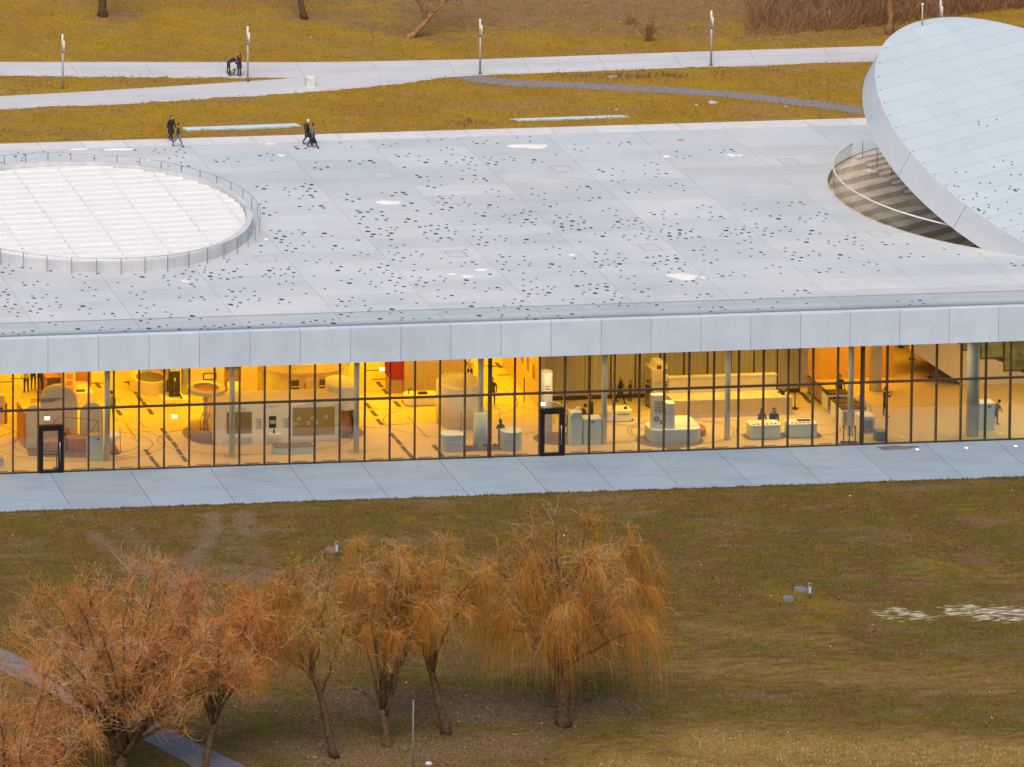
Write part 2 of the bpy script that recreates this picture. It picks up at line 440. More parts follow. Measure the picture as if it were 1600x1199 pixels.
def lawn_material():
    m = bpy.data.materials.new('lawn_ground'); m.use_nodes = True
    n = m.node_tree.nodes; L = m.node_tree.links
    b = n['Principled BSDF']; b.inputs['Roughness'].default_value = .95; b.inputs['Specular IOR Level'].default_value = .1
    geo = n.new('ShaderNodeNewGeometry')

    def noise(sc, det=5, stretch=None):
        t = n.new('ShaderNodeTexNoise'); t.inputs['Scale'].default_value = sc; t.inputs['Detail'].default_value = det; t.inputs['Roughness'].default_value = .65
        v = geo.outputs['Position']
        if stretch:
            mp = n.new('ShaderNodeMapping'); mp.inputs['Scale'].default_value = stretch; L.new(v, mp.inputs[0]); v = mp.outputs[0]
        L.new(v, t.inputs['Vector'])
        return t.outputs[0]

    def rng(x, a, c, lo=0.0, hi=1.0):
        r = n.new('ShaderNodeMapRange'); r.inputs[1].default_value = a; r.inputs[2].default_value = c; r.inputs[3].default_value = lo; r.inputs[4].default_value = hi
        L.new(x, r.inputs[0]); return r.outputs[0]

    def mix(f, a, c):
        x = n.new('ShaderNodeMix'); x.data_type = 'RGBA'
        if isinstance(f, float): x.inputs[0].default_value = f
        else: L.new(f, x.inputs[0])
        for s, v in ((6, a), (7, c)):
            if isinstance(v, tuple): x.inputs[s].default_value = (*v, 1)
            else: L.new(v, x.inputs[s])
        return x.outputs[2]

    def attr(nm):
        a = n.new('ShaderNodeAttribute'); a.attribute_name = nm; return a.outputs['Fac']

    def add(a, c):
        x = n.new('ShaderNodeMath'); x.operation = 'ADD'; L.new(a, x.inputs[0])
        if isinstance(c, float): x.inputs[1].default_value = c
        else: L.new(c, x.inputs[1])
        return x.outputs[0]
    big = noise(.22, 4); mid = noise(1.1, 6); fin = noise(7, 6); vf = noise(22, 3); lng = noise(1.6, 5, (.45, 1.5, 1))
    front_c = mix(rng(big, .35, .65), (0.140, 0.090, 0.0150), (0.108, 0.064, 0.0170))
    front_c = mix(rng(lng, .42, .72), front_c, (0.18, 0.104, 0.040))
    front_c = mix(rng(noise(.55, 6, (.6, 1.3, 1)), .46, .66), front_c, (0.108, 0.092, 0.010))
    front_c = mix(rng(noise(.33, 6, (.5, 1.6, 1)), .53, .72), front_c, (0.19, 0.122, 0.062))
    front_c = mix(rng(noise(.41, 5), .58, .74), front_c, (0.185, 0.132, 0.009))
    park_c = mix(rng(big, .35, .62), (0.355, 0.222, 0.0128), (0.300, 0.158, 0.018))
    park_c = mix(rng(noise(.6, 6), .5, .72), park_c, (0.23, 0.165, 0.012))
    park_c = mix(rng(noise(.35, 6, (.5, 1.2, 1)), .46, .68), park_c, (0.275, 0.165, 0.055))
    park_c = mix(rng(lng, .45, .75), park_c, (0.3525, 0.1770, 0.0330))
    brown_c = mix(rng(mid, .35, .65), (0.2730, 0.1500, 0.0792), (0.2100, 0.1275, 0.0396))
    c = mix(attr('park'), front_c, park_c)

    def over(c, nm, col, th, wd, tex):
        return mix(rng(add(attr(nm), tex), th, th + wd), c, col)
    c = over(c, 'brown', brown_c, .72, .5, mid)
    c = over(c, 'moss', mix(rng(fin, .3, .7), (0.2380, 0.1418, 0.0065), (0.1610, 0.1080, 0.0078)), .95, .6, mid)
    c = over(c, 'straw', mix(rng(mid, .3, .7), mix(rng(fin, .3, .7), (0.44, 0.27, 0.105), (0.30, 0.185, 0.055)), (0.26, 0.165, 0.032)), .62, .85, lng)
    c = over(c, 'litter', mix(rng(fin, .35, .65), (0.135, 0.082, 0.042), (0.235, 0.150, 0.092)), .85, .7, mid)
    c = over(c, 'dirt', mix(rng(fin, .35, .65), (0.1733, 0.1078, 0.0744), (0.2363, 0.1595, 0.1176)), .80, .6, mid)
    c = over(c, 'snow', mix(rng(fin, .35, .65), (.66, .58, .44), (.48, .40, .28)), 1.16, .22, rng(noise(3.2, 9, (.4, 1.9, 1)), .30, .70))
    k = n.new('ShaderNodeVectorMath'); k.operation = 'SCALE'; L.new(c, k.inputs[0])
    mm = n.new('ShaderNodeMath'); mm.operation = 'MULTIPLY'
    L.new(rng(fin, .28, .72, .62, 1.38), mm.inputs[0]); L.new(rng(vf, .3, .7, .75, 1.25), mm.inputs[1]); L.new(mm.outputs[0], k.inputs['Scale'])
    L.new(k.outputs[0], b.inputs['Base Color'])
    bp = n.new('ShaderNodeBump'); bp.inputs['Strength'].default_value = .9; bp.inputs['Distance'].default_value = .07
    L.new(fin, bp.inputs['Height']); L.new(bp.outputs[0], b.inputs['Normal'])
    return m


lawn_m = lawn_material()
lawn = link('lawn', np_mesh('lawn', np.stack([GX.ravel(), GY.ravel(), GZ.ravel()], 1), Fq, lawn_m, att))
tag(lawn, kind='structure')

# grass tufts: short bent blades scattered over the parts of the lawn in view
def tufts(name, quad, z, n, h, mat, seed, keep):
    g = np.random.default_rng(seed)
    P = np.array([W(x, y, z)[:2] for x, y in quad])
    u, v = g.random(n), g.random(n)
    XY = (P[0] * (1 - u)[:, None] + P[1] * u[:, None]) * (1 - v)[:, None] + (P[3] * (1 - u)[:, None] + P[2] * u[:, None]) * v[:, None]
    XY = XY[keep(XY)]
    n = len(XY); nb = 3
    ix = np.clip(np.searchsorted(xs, XY[:, 0]) - 1, 0, nx - 2); iy = np.clip(np.searchsorted(ys, XY[:, 1]) - 1, 0, ny - 2)
    Z = GZ[iy, ix]
    B = np.repeat(np.c_[XY, Z], nb, 0) + np.c_[g.normal(0, .05, (n * nb, 2)), np.full(n * nb, -.02)]
    a = g.random(n * nb) * 2 * PI; hh = h * (.5 + g.random(n * nb)); lean = g.normal(0, .55, n * nb) * hh
    wv = np.stack([np.cos(a), np.sin(a), 0 * a], 1) * .022
    mid = B + np.stack([-np.sin(a) * lean * .4, np.cos(a) * lean * .4, hh * .6], 1)
    tip = B + np.stack([-np.sin(a) * lean, np.cos(a) * lean, hh * .9], 1)
    V = np.stack([B - wv, B + wv, mid + wv * .7, mid - wv * .7, tip], 1).reshape(-1, 3)
    k = np.arange(n * nb) * 5
    F = np.concatenate([np.stack([k, k + 1, k + 2], 1), np.stack([k, k + 2, k + 3], 1), np.stack([k + 3, k + 2, k + 4], 1)])
    tint = np.repeat(g.random(n * nb), 5)
    o = link(name, np_mesh(name, V, F, mat, dict(tint=tint), smooth=False))
    return tag(o, kind='stuff')


def tint_mat(name, ramp, rough=.8, spec=.2):
    m = bpy.data.materials.new(name); m.use_nodes = True
    n = m.node_tree.nodes; L = m.node_tree.links; b = n['Principled BSDF']
    b.inputs['Roughness'].default_value = rough; b.inputs['Specular IOR Level'].default_value = spec
    a = n.new('ShaderNodeAttribute'); a.attribute_name = 'tint'
    r = n.new('ShaderNodeValToRGB'); e = r.color_ramp.elements
    while len(e) < len(ramp): e.new(.5)
    for i, (p, c) in enumerate(ramp): e[i].position = p; e[i].color = (*c, 1)
    L.new(a.outputs['Fac'], r.inputs[0]); L.new(r.outputs[0], b.inputs['Base Color'])
    MATS[name] = m
    return m


gf = tint_mat('grass_front', [(0, (.115, .070, .020)), (.55, (.15, .09, .022)), (.85, (.23, .14, .05)), (1, (.34, .21, .10))])
gb = tint_mat('grass_park', [(0, (.22, .13, .011)), (.5, (.40, .24, .017)), (.85, (.46, .27, .035)), (1, (.5, .32, .11))])


def keep_front(XY):
    X, Y = XY[:, 0], XY[:, 1]
    m = np.maximum(np.maximum(mask(X, Y, DIRT, 0), mask(X, Y, SNOW, 0)), .7 * mask(X, Y, LITTER, 0))
    ins = np.zeros(len(X), bool)
    for (x0, y0), (x1, y1) in zip(_P, _P[1:] + _P[:1]):
        c = (y0 > Y) != (y1 > Y); ins ^= c & (X < (x1 - x0) * (Y - y0) / (y1 - y0 + 1e-12) + x0)
    d = fbm(X * .5, Y * .5, 21)
    return (Y < YF - .05) & ~ins & (npr.random(len(X)) > 1.5 * mask(X, Y, STRAW, 0)) & (m < .35 + .3 * npr.random(len(X))) & (d + .45 * npr.random(len(X)) > .55)


def keep_back(XY):
    X, Y = XY[:, 0], XY[:, 1]
    return (Y > YB + .08) & ~poly_mask(X, Y, PATH_UP) & ~poly_mask(X, Y, GRAVEL) & (fbm(X * .6, Y * .6, 5) + .5 * npr.random(len(X)) > .6)


tufts('grass', [(-80, 800), (1680, 735), (1680, 1230), (-80, 1230)], 0, 60000, .085, gf, 3, keep_front)
tufts('grass', [(-80, -25), (1680, -25), (1680, 195), (-80, 232)], ZR, 46000, .10, gb, 4, keep_back)

gs = tint_mat('grass_straw', [(0, (.20, .125, .03)), (.5, (.40, .25, .085)), (1, (.56, .39, .18))])
tufts('grass', [(1000, 1040), (1680, 1030), (1680, 1235), (900, 1235)], 0, 26000, .08, gs, 6, lambda XY: mask(XY[:, 0], XY[:, 1], STRAW, 0) > .42 + .4 * npr.random(len(XY)))
# ragged turf hanging over the edge of the pavement and of the roof
tufts('grass', [(-80, 801), (1680, 741), (1680, 744.5), (-80, 804.5)], 0, 5200, .09, gf, 8, lambda XY: fbm(XY[:, 0] * 1.3, XY[:, 1] * 0 + 3, 2) + .3 * npr.random(len(XY)) > .55)

# pale fallen leaves and scraps lying in the grass
def scraps(name, quad, z, n, seed, keep, mat):
    g = np.random.default_rng(seed); P = np.array([W(x, y, z)[:2] for x, y in quad])
    u, v = g.random(n), g.random(n)
    XY = (P[0] * (1 - u)[:, None] + P[1] * u[:, None]) * (1 - v)[:, None] + (P[3] * (1 - u)[:, None] + P[2] * u[:, None]) * v[:, None]
    XY = XY[keep(XY)]; n = len(XY)
    ix = np.clip(np.searchsorted(xs, XY[:, 0]) - 1, 0, nx - 2); iy = np.clip(np.searchsorted(ys, XY[:, 1]) - 1, 0, ny - 2)
    B = np.c_[XY, GZ[iy, ix] + .05 + .03 * g.random(n)]; a = g.random(n) * 6.28; r = .03 + .05 * g.random(n) ** 2
    d1 = np.stack([np.cos(a) * r, np.sin(a) * r, g.normal(0, .3, n) * r], 1); d2 = np.stack([-np.sin(a) * r * .6, np.cos(a) * r * .6, g.normal(0, .3, n) * r], 1)
    V = np.stack([B - d1, B + d2, B + d1, B - d2], 1).reshape(-1, 3); k = np.arange(n) * 4
    o = link(name, np_mesh(name, V, np.stack([k, k + 1, k + 2, k + 3], 1), mat, dict(tint=np.repeat(g.random(n), 4)), smooth=False)); tag(o, kind='stuff')


leaf_m = tint_mat('leaf_pale', [(0, (.20, .11, .05)), (.6, (.42, .30, .19)), (1, (.66, .58, .48))])
leaf_d = tint_mat('leaf_brown', [(0, (.10, .06, .04)), (.6, (.21, .135, .095)), (.9, (.34, .23, .16)), (1, (.5, .4, .3))])
inquad = lambda XY: np.ones(len(XY), bool)
scraps('fallen_leaves', [(-80, 805), (1680, 745), (1680, 1230), (-80, 1230)], 0, 520, 12, lambda XY: XY[:, 1] < YF - .1, leaf_m)
scraps('fallen_leaves', [(480, 1030), (1060, 1020), (1080, 1150), (420, 1190)], 0, 5200, 13, lambda XY: mask(XY[:, 0], XY[:, 1], LITTER, 0) > .25 + .6 * npr.random(len(XY)), leaf_d)
scraps('fallen_leaves', [(-80, -20), (1680, -20), (1680, 190), (-80, 225)], ZR, 900, 14, lambda XY: (XY[:, 1] > YB + .2) & ~poly_mask(XY[:, 0], XY[:, 1], PATH_UP), leaf_m)

# dead weeds standing in the park grass
weeds = MB()
for px, py, k, sp in ((960, 121, 60, 2.6), (1000, 122, 50, 2.0), (1050, 121, 46, 1.2), (800, 124, 14, .8), (730, 193, 40, 1.5), (1120, 118, 20, 1.5), (880, 119, 14, 1.0), (1290, 130, 10, 2.), (1200, 112, 14, 2.)):
    c = W(px, py, ZR)
    for _ in range(k):
        x, y = c[0] + rnd.gauss(0, sp * .5), c[1] + rnd.gauss(0, .5)
        h = rnd.uniform(.12, .4)
        weeds.tube([(x, y, ZR - .03), (x + rnd.gauss(0, .05), y, ZR + h * .6), (x + rnd.gauss(0, .12), y + rnd.gauss(0, .1), ZR + h)], [.016, .012, .005], 3)
tag(weeds.build('weeds', M('dead_weed', (.13, .06, .035), .9, .25)), kind='stuff')

# ------------------------------------------------------------------ paths
def sheet(name, poly, z, t, mat):
    mb = MB(); P = [W(x, y, z)[:2] for x, y in poly]
    a = sum(P[i][0] * P[(i + 1) % len(P)][1] - P[(i + 1) % len(P)][0] * P[i][1] for i in range(len(P)))
    if a < 0: P = P[::-1]
    mb.prism([tuple(p) for p in P], z - t, z, 0)
    o = mb.build(name, mat)
    bm = bmesh.new(); bm.from_mesh(o.data); bmesh.ops.triangulate(bm, faces=[f for f in bm.faces if len(f.verts) > 4]); bm.to_mesh(o.data); bm.free()
    return tag(o, kind='structure')


path_m = M('path_concrete', (.565, .545, .525), .75, .06, .7, .15, 40, fine=.05, stretch=(.3, 1, 1))
path = sheet('path', PATH_UP, ZR + .03, .25, path_m)
grav_m = M('gravel', (.27, .235, .225), .95, .25, 9, .7, 28, fine=.25)
sheet('gravel_path', GRAVEL, ZR + .022, .2, grav_m)
sheet('footpath', FP, .012, .2, M('asphalt', (.175, .158, .165), .85, .12, 1.5, .4, 30, fine=.12))
# joints and the long seam of the concrete path (saw cuts: shallow dark strips set in the surface)
jm = M('joint_dark', (.36, .35, .36), .9, .1)
jo = MB()
for a, b in (((-50, 106), (530, 107)), ((530, 107), (760, 102.5)), ((760, 102.5), (1060, 92.5)), ((1060, 92.5), (1370, 82))):
    A, B = W(*a, ZR + .034), W(*b, ZR + .034); d = (B - A) / np.linalg.norm(B - A); q = np.array([-d[1], d[0], 0]) * .02
    jo.add([A - q, B - q, B + q, A + q], [(0, 1, 2, 3)])
for x in range(-10, 1500, 118):
    yc = np.interp(x, [0, 530, 760, 1067, 1375], [97, 97, 92.5, 81.5, 72]); yl = np.interp(x, [0, 420, 750, 1067, 1375], [118, 121, 117, 106, 95.5])
    A, B = W(x, yc + .5, ZR + .034), W(x + 14, yl - .5, ZR + .034)
    jo.add([A - [.02, 0, 0], B - [.02, 0, 0], B + [.02, 0, 0], A + [.02, 0, 0]], [(0, 1, 2, 3)])
jo.build('joint', jm, path)

# ------------------------------------------------------------------ pavement in front of the facade
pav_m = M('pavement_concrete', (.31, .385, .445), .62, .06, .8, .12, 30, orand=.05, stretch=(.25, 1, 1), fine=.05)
pavement = empty('pavement', (0, 0, 0)); tag(pavement, kind='structure')
PJ = [2.1765, 6.9378, 11.7216, 16.4423, 20.721, 25.4079, 30.1021, 34.05, 37.9261, 42.1328, 46.3157, 50.5375, 54.7892]
PJ = [PJ[0] - 4.7 * k for k in range(9, 0, -1)] + PJ + [PJ[-1] + 4.3 * k for k in range(1, 15)]
for a, b in zip(PJ, PJ[1:]):
    MB().box(a + .016, b - .016, YF, .1, -.14, 0).build('paving_slab', pav_m, pavement)
MB().box(PJ[0], PJ[-1], YF + .03, .08, -.3, -.03).build('slab_bed', M('joint_bed', (.12, .12, .13), .95), pavement)  # dark bed showing in the slab joints
# small round lights set flush in the pavement, every second mullion
grey_ring = M('ring_steel', (.34, .41, .46), .5, .1, metal=.3); lens_off = M('lens_off', (.33, .39, .44), .3, .05)
lens_on = emit_mat('lens_on', (1, .97, .85), 1.6)
for i, px in enumerate([25, 104, 183, 262.5, 341.5, 420, 498.5, 577, 654.5, 732.5, 811, 889, 966.5, 1044, 1122, 1198, 1277, 1433.5, 1510, 1587]):
    py = 751.5 - (px - 25) * .0348
    c = W(px, py, 0)
    on = px > 1400
    o = empty('ground_light', (c[0], c[1], 0), 'small round glowing white light set flush in the pavement outside the pale hall' if on else 'small round unlit light set flush in the pavement along the glass front', 'ground light', 'glowing pavement lights' if on else 'unlit pavement lights')
    MB().ring(0, 0, -.02, .006, .10, .17, 20).build('rim', grey_ring, o)
    MB().cyl(0, 0, -.02, .004, .098, n=16).build('lens', lens_on if on else lens_off, o)

c = W(1400, 700, 0)
_g = random.Random(4)
pud = MB().add([(1.15 * math.cos(2 * PI * i / 30) * (1 + .25 * math.sin(3 * 2 * PI * i / 30 + 1) + .12 * _g.random()), .34 * math.sin(2 * PI * i / 30) * (1 + .2 * math.sin(5 * 2 * PI * i / 30)), 0) for i in range(30)], [tuple(range(30))]).build('wet_patch', M('wet_concrete', (.15, .17, .20), .25, .1))
pud.location = (c[0], c[1], .004); tag(pud, 'dark wet patch on the pavement below the grey pouf and the entrance hall glass', 'wet patch')

# ------------------------------------------------------------------ the museum building
museum = empty('museum_building', (30, 0, 0), 'long low glass fronted museum under a flat pale concrete roof dotted with small round lights', 'museum')
museum.location = (0, 0, 0)
ZG, ZT, YFA = 6.231, 8.301, -.6            # top of the glass, top of the fascia, plane of the fascia
roof_m = M('roof_concrete', (.60, .585, .555), .7, .045, .30, .1, 18, orand=.055, stretch=(.30, 1, 1), col2=(.475, .51, .515), fine=.045)
def weather(m, amt, sc, lo, hi):
    """soft darker stains over a material's own colour"""
    n = m.node_tree.nodes; L = m.node_tree.links; b = n['Principled BSDF']; src = b.inputs['Base Color'].links[0].from_socket
    g = n.new('ShaderNodeNewGeometry'); mp = n.new('ShaderNodeMapping'); mp.inputs['Scale'].default_value = (.55, 1, 1); L.new(g.outputs['Position'], mp.inputs[0])
    t = n.new('ShaderNodeTexNoise'); t.inputs['Scale'].default_value = sc; t.inputs['Detail'].default_value = 7; t.inputs['Roughness'].default_value = .6; t.inputs['Distortion'].default_value = .6
    L.new(mp.outputs[0], t.inputs['Vector'])
    q = n.new('ShaderNodeMapRange'); q.inputs[1].default_value = lo; q.inputs[2].default_value = hi; q.inputs[3].default_value = 1; q.inputs[4].default_value = 1 - amt
    L.new(t.outputs[0], q.inputs[0]); k = n.new('ShaderNodeVectorMath'); k.operation = 'SCALE'; L.new(src, k.inputs[0]); L.new(q.outputs[0], k.inputs['Scale']); L.new(k.outputs[0], b.inputs['Base Color'])


weather(roof_m, .09, .16, .50, .68); weather(roof_m, .06, .7, .54, .72); weather(pav_m, .13, .35, .52, .70)
band_m = M('edge_concrete', (.66, .63, .60), .7, .05, .8, .1, 25, orand=.04)
fas_m = M('fascia_panel', (.56, .625, .68), .55, .035, 1.1, .06, 20, orand=.045, stretch=(.9, 1, .35), fine=.03)
weather(fas_m, .07, .5, .5, .7)
dark_m = M('under_slab', (.10, .10, .11), .95, .1)
SKX, SKY_, SKR = 9.347, 22.126, 10.976      # the round roof light (centre, handrail radius)
RX, RY, RR = 70.40, 20.71, 12.50            # the round opening under the tilted disc
cut = MB().cyl(RX, RY, -1, 12, RR, n=144).build('cutter', dark_m)

GX0, GP = 1.8353, 6.0433
rows_y = [.0 + k * 2.06 for k in range(19)]; rows_y[-1] = 37.09
far_panels = MB()
for i in range(-8, 20):
    a, b = GX0 + GP * (i - 1), GX0 + GP * i
    for c, d in zip(rows_y, rows_y[1:]):
        near = math.hypot(max(a - RX, 0, RX - b), max(c - RY, 0, RY - d))
        farr = max(math.hypot(x - RX, y - RY) for x in (a, b) for y in (c, d))
        if farr < RR: continue
        if math.hypot(max(abs(a - SKX), abs(b - SKX)), max(abs(c - SKY_), abs(d - SKY_))) < SKR - .7: continue
        touch = near < RR
        if (i < -1 or i > 12) and not touch:
            far_panels.box(a + .010, b - .010, c + .005, d - .005, ZR - .2, ZR); continue
        o = MB().box(a + .010, b - .010, c + .005, d - .005, ZR - .2, ZR).build('roof_panel', roof_m, museum)
        if touch: boolean_cut(o, cut)
tag(far_panels.build('roof_panel', roof_m, museum), kind='stuff')
slab = MB().box(BX0, BX1, -.35, YB - .04, 6.62, ZR - .035).build('roof_slab', dark_m, museum)
boolean_cut(slab, cut)
x = BX0
while x < BX1:                               # paler edge strip at the back of the roof
    MB().box(x + .015, min(x + 2.9, BX1) - .015, 37.10, YB, ZR - .25, ZR + .012).build('edge_slab', band_m, museum) if -12 < x < 80 else None
    x += 2.9
FJ0 = 1.94
for k in range(-15, 39):                     # fascia panels, one every second mullion
    a = FJ0 + 3.0 * k
    MB().box(a + .012, a + 3 - .012, YFA, -.12, ZG, ZT).build('fascia_panel', fas_m, museum)
MB().box(BX0, BX1, YFA + .05, -.15, ZG + .02, ZT - .04).build('fascia_core', dark_m, museum)
MB().box(BX0, BX1, -.118, -.002, ZR - .2, ZT - .06).build('gutter', M('gutter_grey', (.52, .53, .55), .7), museum)

# glazing: dark bronze mullions every 1.5 m, one transom, a pane above and one below
mul_m = M('bronze_frame', (.055, .037, .027), .5, .15, spec=.3)
pane_m = glass_mat('facade_glass', (.95, .96, .94), 1.6)
ZTR = 3.80
KM = range(-24, 72)
mull = MB().box(-.037, .037, -.06, .16, 0, ZG - .004).mesh('mullion', mul_m)
wide = MB().box(-.09, .09, -.08, .16, 0, ZG - .004).mesh('mullion', mul_m)
pane_hi = MB().box(.046, 1.454, .03, .06, ZTR + .06, ZG - .004).mesh('glass_pane', pane_m)
pane_lo = MB().box(.046, 1.454, .03, .06, .075, ZTR - .06).mesh('glass_pane', pane_m)
DOORS = (1, 21)
for k in KM:
    o = link('mullion', wide if k in (19, 34) else mull, museum); o.location = (1.5 * k, 0, 0)
    o = link('glass_pane', pane_hi, museum); o.location = (1.5 * k, 0, 0); o.rotation_euler = (rnd.gauss(0, .0012), 0, rnd.gauss(0, .0012))
    MB().box(1.5 * k + (.094 if k in (19, 34) else .046), 1.5 * k + 1.5 - (.094 if k + 1 in (19, 34) else .046), -.045, .13, ZTR - .055, ZTR + .055).build('transom', mul_m, museum)
    if k in DOORS:
        continue
    o = link('glass_pane', pane_lo, museum); o.location = (1.5 * k, 0, 0); o.rotation_euler = (rnd.gauss(0, .0012), 0, rnd.gauss(0, .0012))
    MB().box(1.5 * k + .046, 1.5 * k + 1.454, -.03, .12, .002, .07).build('sill', mul_m, museum)
for k in DOORS:                               # thick framed glass doors
    X = 1.5 * k
    d = MB().box(X + .058, X + .27, -.12, .18, .002, 2.86).box(X + 1.2, X + 1.442, -.12, .18, .002, 2.86).box(X + .272, X + 1.198, -.12, .18, 2.55, 2.86).box(X + .272, X + 1.198, -.10, .16, .002, .15).build('door', M('door_frame', (.014, .010, .008), .6, .1, spec=.2), museum)
    MB().box(X + .274, X + 1.196, .03, .06, .152, 2.548).build('pane', pane_m, d)
    MB().tube([(X + 1.24, -.22, .7), (X + 1.24, -.22, 1.9)], .022).box(X + 1.22, X + 1.26, -.22, -.118, .8, .83).box(X + 1.22, X + 1.26, -.22, -.118, 1.75, 1.78).build('handle', M('steel', (.5, .5, .5), .35, .05, metal=.9), d)
    MB().box(X + .06, X + 1.44, .03, .06, 2.87, ZTR - .06).build('glass_pane', pane_m, museum)

# inside: pale floor, ceiling, rear and side walls, partitions
floor_m = M('hall_floor', (.60, .47, .24), .5, .03, .8, spec=.3)
MB().box(BX0, BX1, .11, 26, -.16, -.002).build('hall_floor', floor_m, museum)
MB().box(BX0, BX1, -.11, 26, 6.45, 6.6).build('hall_ceiling', M('ceiling_white', (.75, .72, .66), .8), museum)
MB().box(BX0, BX1, 26.0, 26.3, 0, 6.44).build('rear_wall', M('rear_wall', (.72, .62, .45), .8, .05), museum)
col_m = M('column_paint', (.62, .68, .66), .5, .04)
for i in range(-5, 14):
    if i == 7: continue
    x = 6.0 + 7.49 * (i)
    if i == 6: x = 50.95
    MB().cyl(x, 1.66, 0, 6.44, .165, n=20).build('column', col_m, museum)
fl_line = M('floor_line', (.10, .075, .05), .7)
for i in (1, 2, 3):
    MB().ring(6.0 + 7.49 * i, 1.66, .0, .006, .42, .455, 28).build('floor_ring', fl_line, museum)
big_col = M('big_column', (.60, .63, .60), .5, .04)
MB().cyl(58.1, .9, 0, 6.44, .36, n=24).build('column', big_col, museum)
MB().cyl(55.5, 9.1, 0, 6.44, .36, n=24).build('column', big_col, museum)
MB().cyl(13.5, 12.5, 0, 6.44, .30, n=20).build('column', big_col, museum)
# dark slot grilles in the floor along the glass
gr = MB().box(-.42, .42, -.06, .06, -.002, .005).mesh('floor_grille', fl_line)
for k in range(-8, 34):
    if k in (1, 21): continue
    o = link('floor_grille', gr, museum); o.location = (1.5 * k + .75 + .22 * ((k * 7) % 5 - 2) / 2, .42, 0)
# dark dashes leading into the depth
da = MB().box(-.13, .13, -.5, .5, -.002, .005).mesh('floor_dash', fl_line)
DASH = [(575, 634), (584, 646), (593, 659.5), (614, 681), (623, 691), (632, 702), (641, 712), (593, 601), (602.5, 612), (620.5, 631.5), (610, 589),
        (203, 600), (211.5, 612), (218, 622.5), (226, 632), (235, 643.5), (256, 674), (264, 684.5), (273, 695), (280, 706), (287.5, 717), (153, 602), (186, 645), (230, 707), (238, 718), (246, 728),
        (681, 700), (690, 711.5), (834, 625), (779, 571), (1263, 626), (1256, 618), (248, 577)]
for px, py in DASH:
    c = W(px, py, 0)
    o = link('floor_dash', da, museum); o.location = (c[0], c[1], 0)
dx = MB().box(-.5, .5, -.08, .08, -.002, .005).mesh('floor_bar', fl_line)
for px, py in ((150, 599), (205, 597.5), (583, 579), (606, 592.5), (618, 579), (593, 592.8), (790, 586), (8, 597), (28, 592), (760, 572), (775, 573)):
    c = W(px, py, 0); o = link('floor_bar', dx, museum); o.location = (c[0], c[1], 0)
thin = MB()
for a, b in (((636, 650), (668, 684)), ((195, 661), (212, 685)), ((216, 657), (226, 668)), ((1270, 620), (1333, 682)), ((560, 640), (590, 640)), ((1100, 660), (1170, 656)), ((596, 665), (640, 662)), ((560, 668), (600, 668))):
    A, B = W(*a, .004), W(*b, .004); d = (B - A) / np.linalg.norm(B - A); q = np.array([-d[1], d[0], 0]) * .025
    thin.add([A - q, B - q, B + q, A + q], [(0, 1, 2, 3)])
for x, y, rx, ry in ((5.0, 4.6, 5.2, 3.0), (5.2, 4.4, 4.2, 2.4), (5.2, 4.4, 3.4, 1.9), (15.6, 4.4, 5.9, 2.6), (36.8, 3.3, 2.5, 1.7), (36.8, 3.3, 2.3, 1.5), (41.3, 3.2, 3.3, 2.2), (41.3, 3.2, 3.1, 2.0), (47.6, 2.7, 3.2, 1.15), (29.2, 6.2, 5.2, 3.0), (25.0, 10.2, 2.2, 1.6), (30.8, 10.0, 2.5, 3.0), (38.2, 7.9, 2.8, 1.4), (12.6, 12.5, 2.2, 1.8), (-1.5, 6.5, 3.2, 2.4)):
    e = ellipse(x, y, rx, ry, 48)
    e2 = ellipse(x, y, rx - .045, ry - .045, 48)
    thin.add([(p[0], p[1], .004) for p in e] + [(p[0], p[1], .004) for p in e2], [(i, (i + 1) % 48, 48 + (i + 1) % 48, 48 + i) for i in range(48)])
thin.build('floor_line', fl_line, museum)

# ceiling lamps: warm, in the exhibition half; paler in the entrance hall; added fill lights among them
lampface = emit_mat('lamp_face', (1, .62, .18), 2.0)
def ceil_lamp_and_fill(x, y, sx, sy, e, col):
    l = bpy.data.lights.new('ceiling_lamp_and_fill', 'AREA'); l.shape = 'RECTANGLE'; l.size = sx; l.size_y = sy; l.energy = e; l.color = col
    o = bpy.data.objects.new('ceiling_lamp_and_fill', l); COL.objects.link(o); o.location = (x, y, 6.38); l.spread = math.radians(125)
AMB = (1, .53, .006)
for x, y in ((-4, 6), (-4, 14), (6, 7), (6, 15), (15, 7.5), (15, 15), (24, 7), (24, 15), (32, 8), (33, 15)):
    ceil_lamp_and_fill(x, y + 2.2, 5, 3, 480, AMB)
for x in (40, 47):
    ceil_lamp_and_fill(x, 5.2, 4, 2.5, 240, (1, .60, .06))
ceil_lamp_and_fill(54.3, 9.9, 4, 1.2, 330, (1, .45, .002)); ceil_lamp_and_fill(57, 15, 6, 5, 400, (1, .45, .002)); ceil_lamp_and_fill(63, 6.0, 7, 2, 160, (1, .56, .14))  # first and last lamps here added to brighten orange wall and stair flank
ceil_lamp_and_fill(55.2, 1.0, 3.6, 1.2, 90, (1, .84, .48)); ceil_lamp_and_fill(62.8, 1.0, 6.5, 1.2, 190, (1, .86, .50))
for x in (-5.2, 2.25, 9.75, 17.2, 24.7, 32.2, 39.7, 47.2):
    ceil_lamp_and_fill(x, 1.0, 4.4, 1.0, 140, (1, .66, .33))  # added front row, lights the exhibit fronts where no lamps are known

boolean_cut([o for o in museum.children if o.name.startswith('hall_ceiling')][0], cut)
steel = M('steel', (.5, .5, .5), .35, .05, metal=.9)
rail_m = M('rail_steel', (.30, .30, .30), .45, .08, metal=.6)
pale_rail = M('pale_rail', (.70, .66, .62), .5, .05)

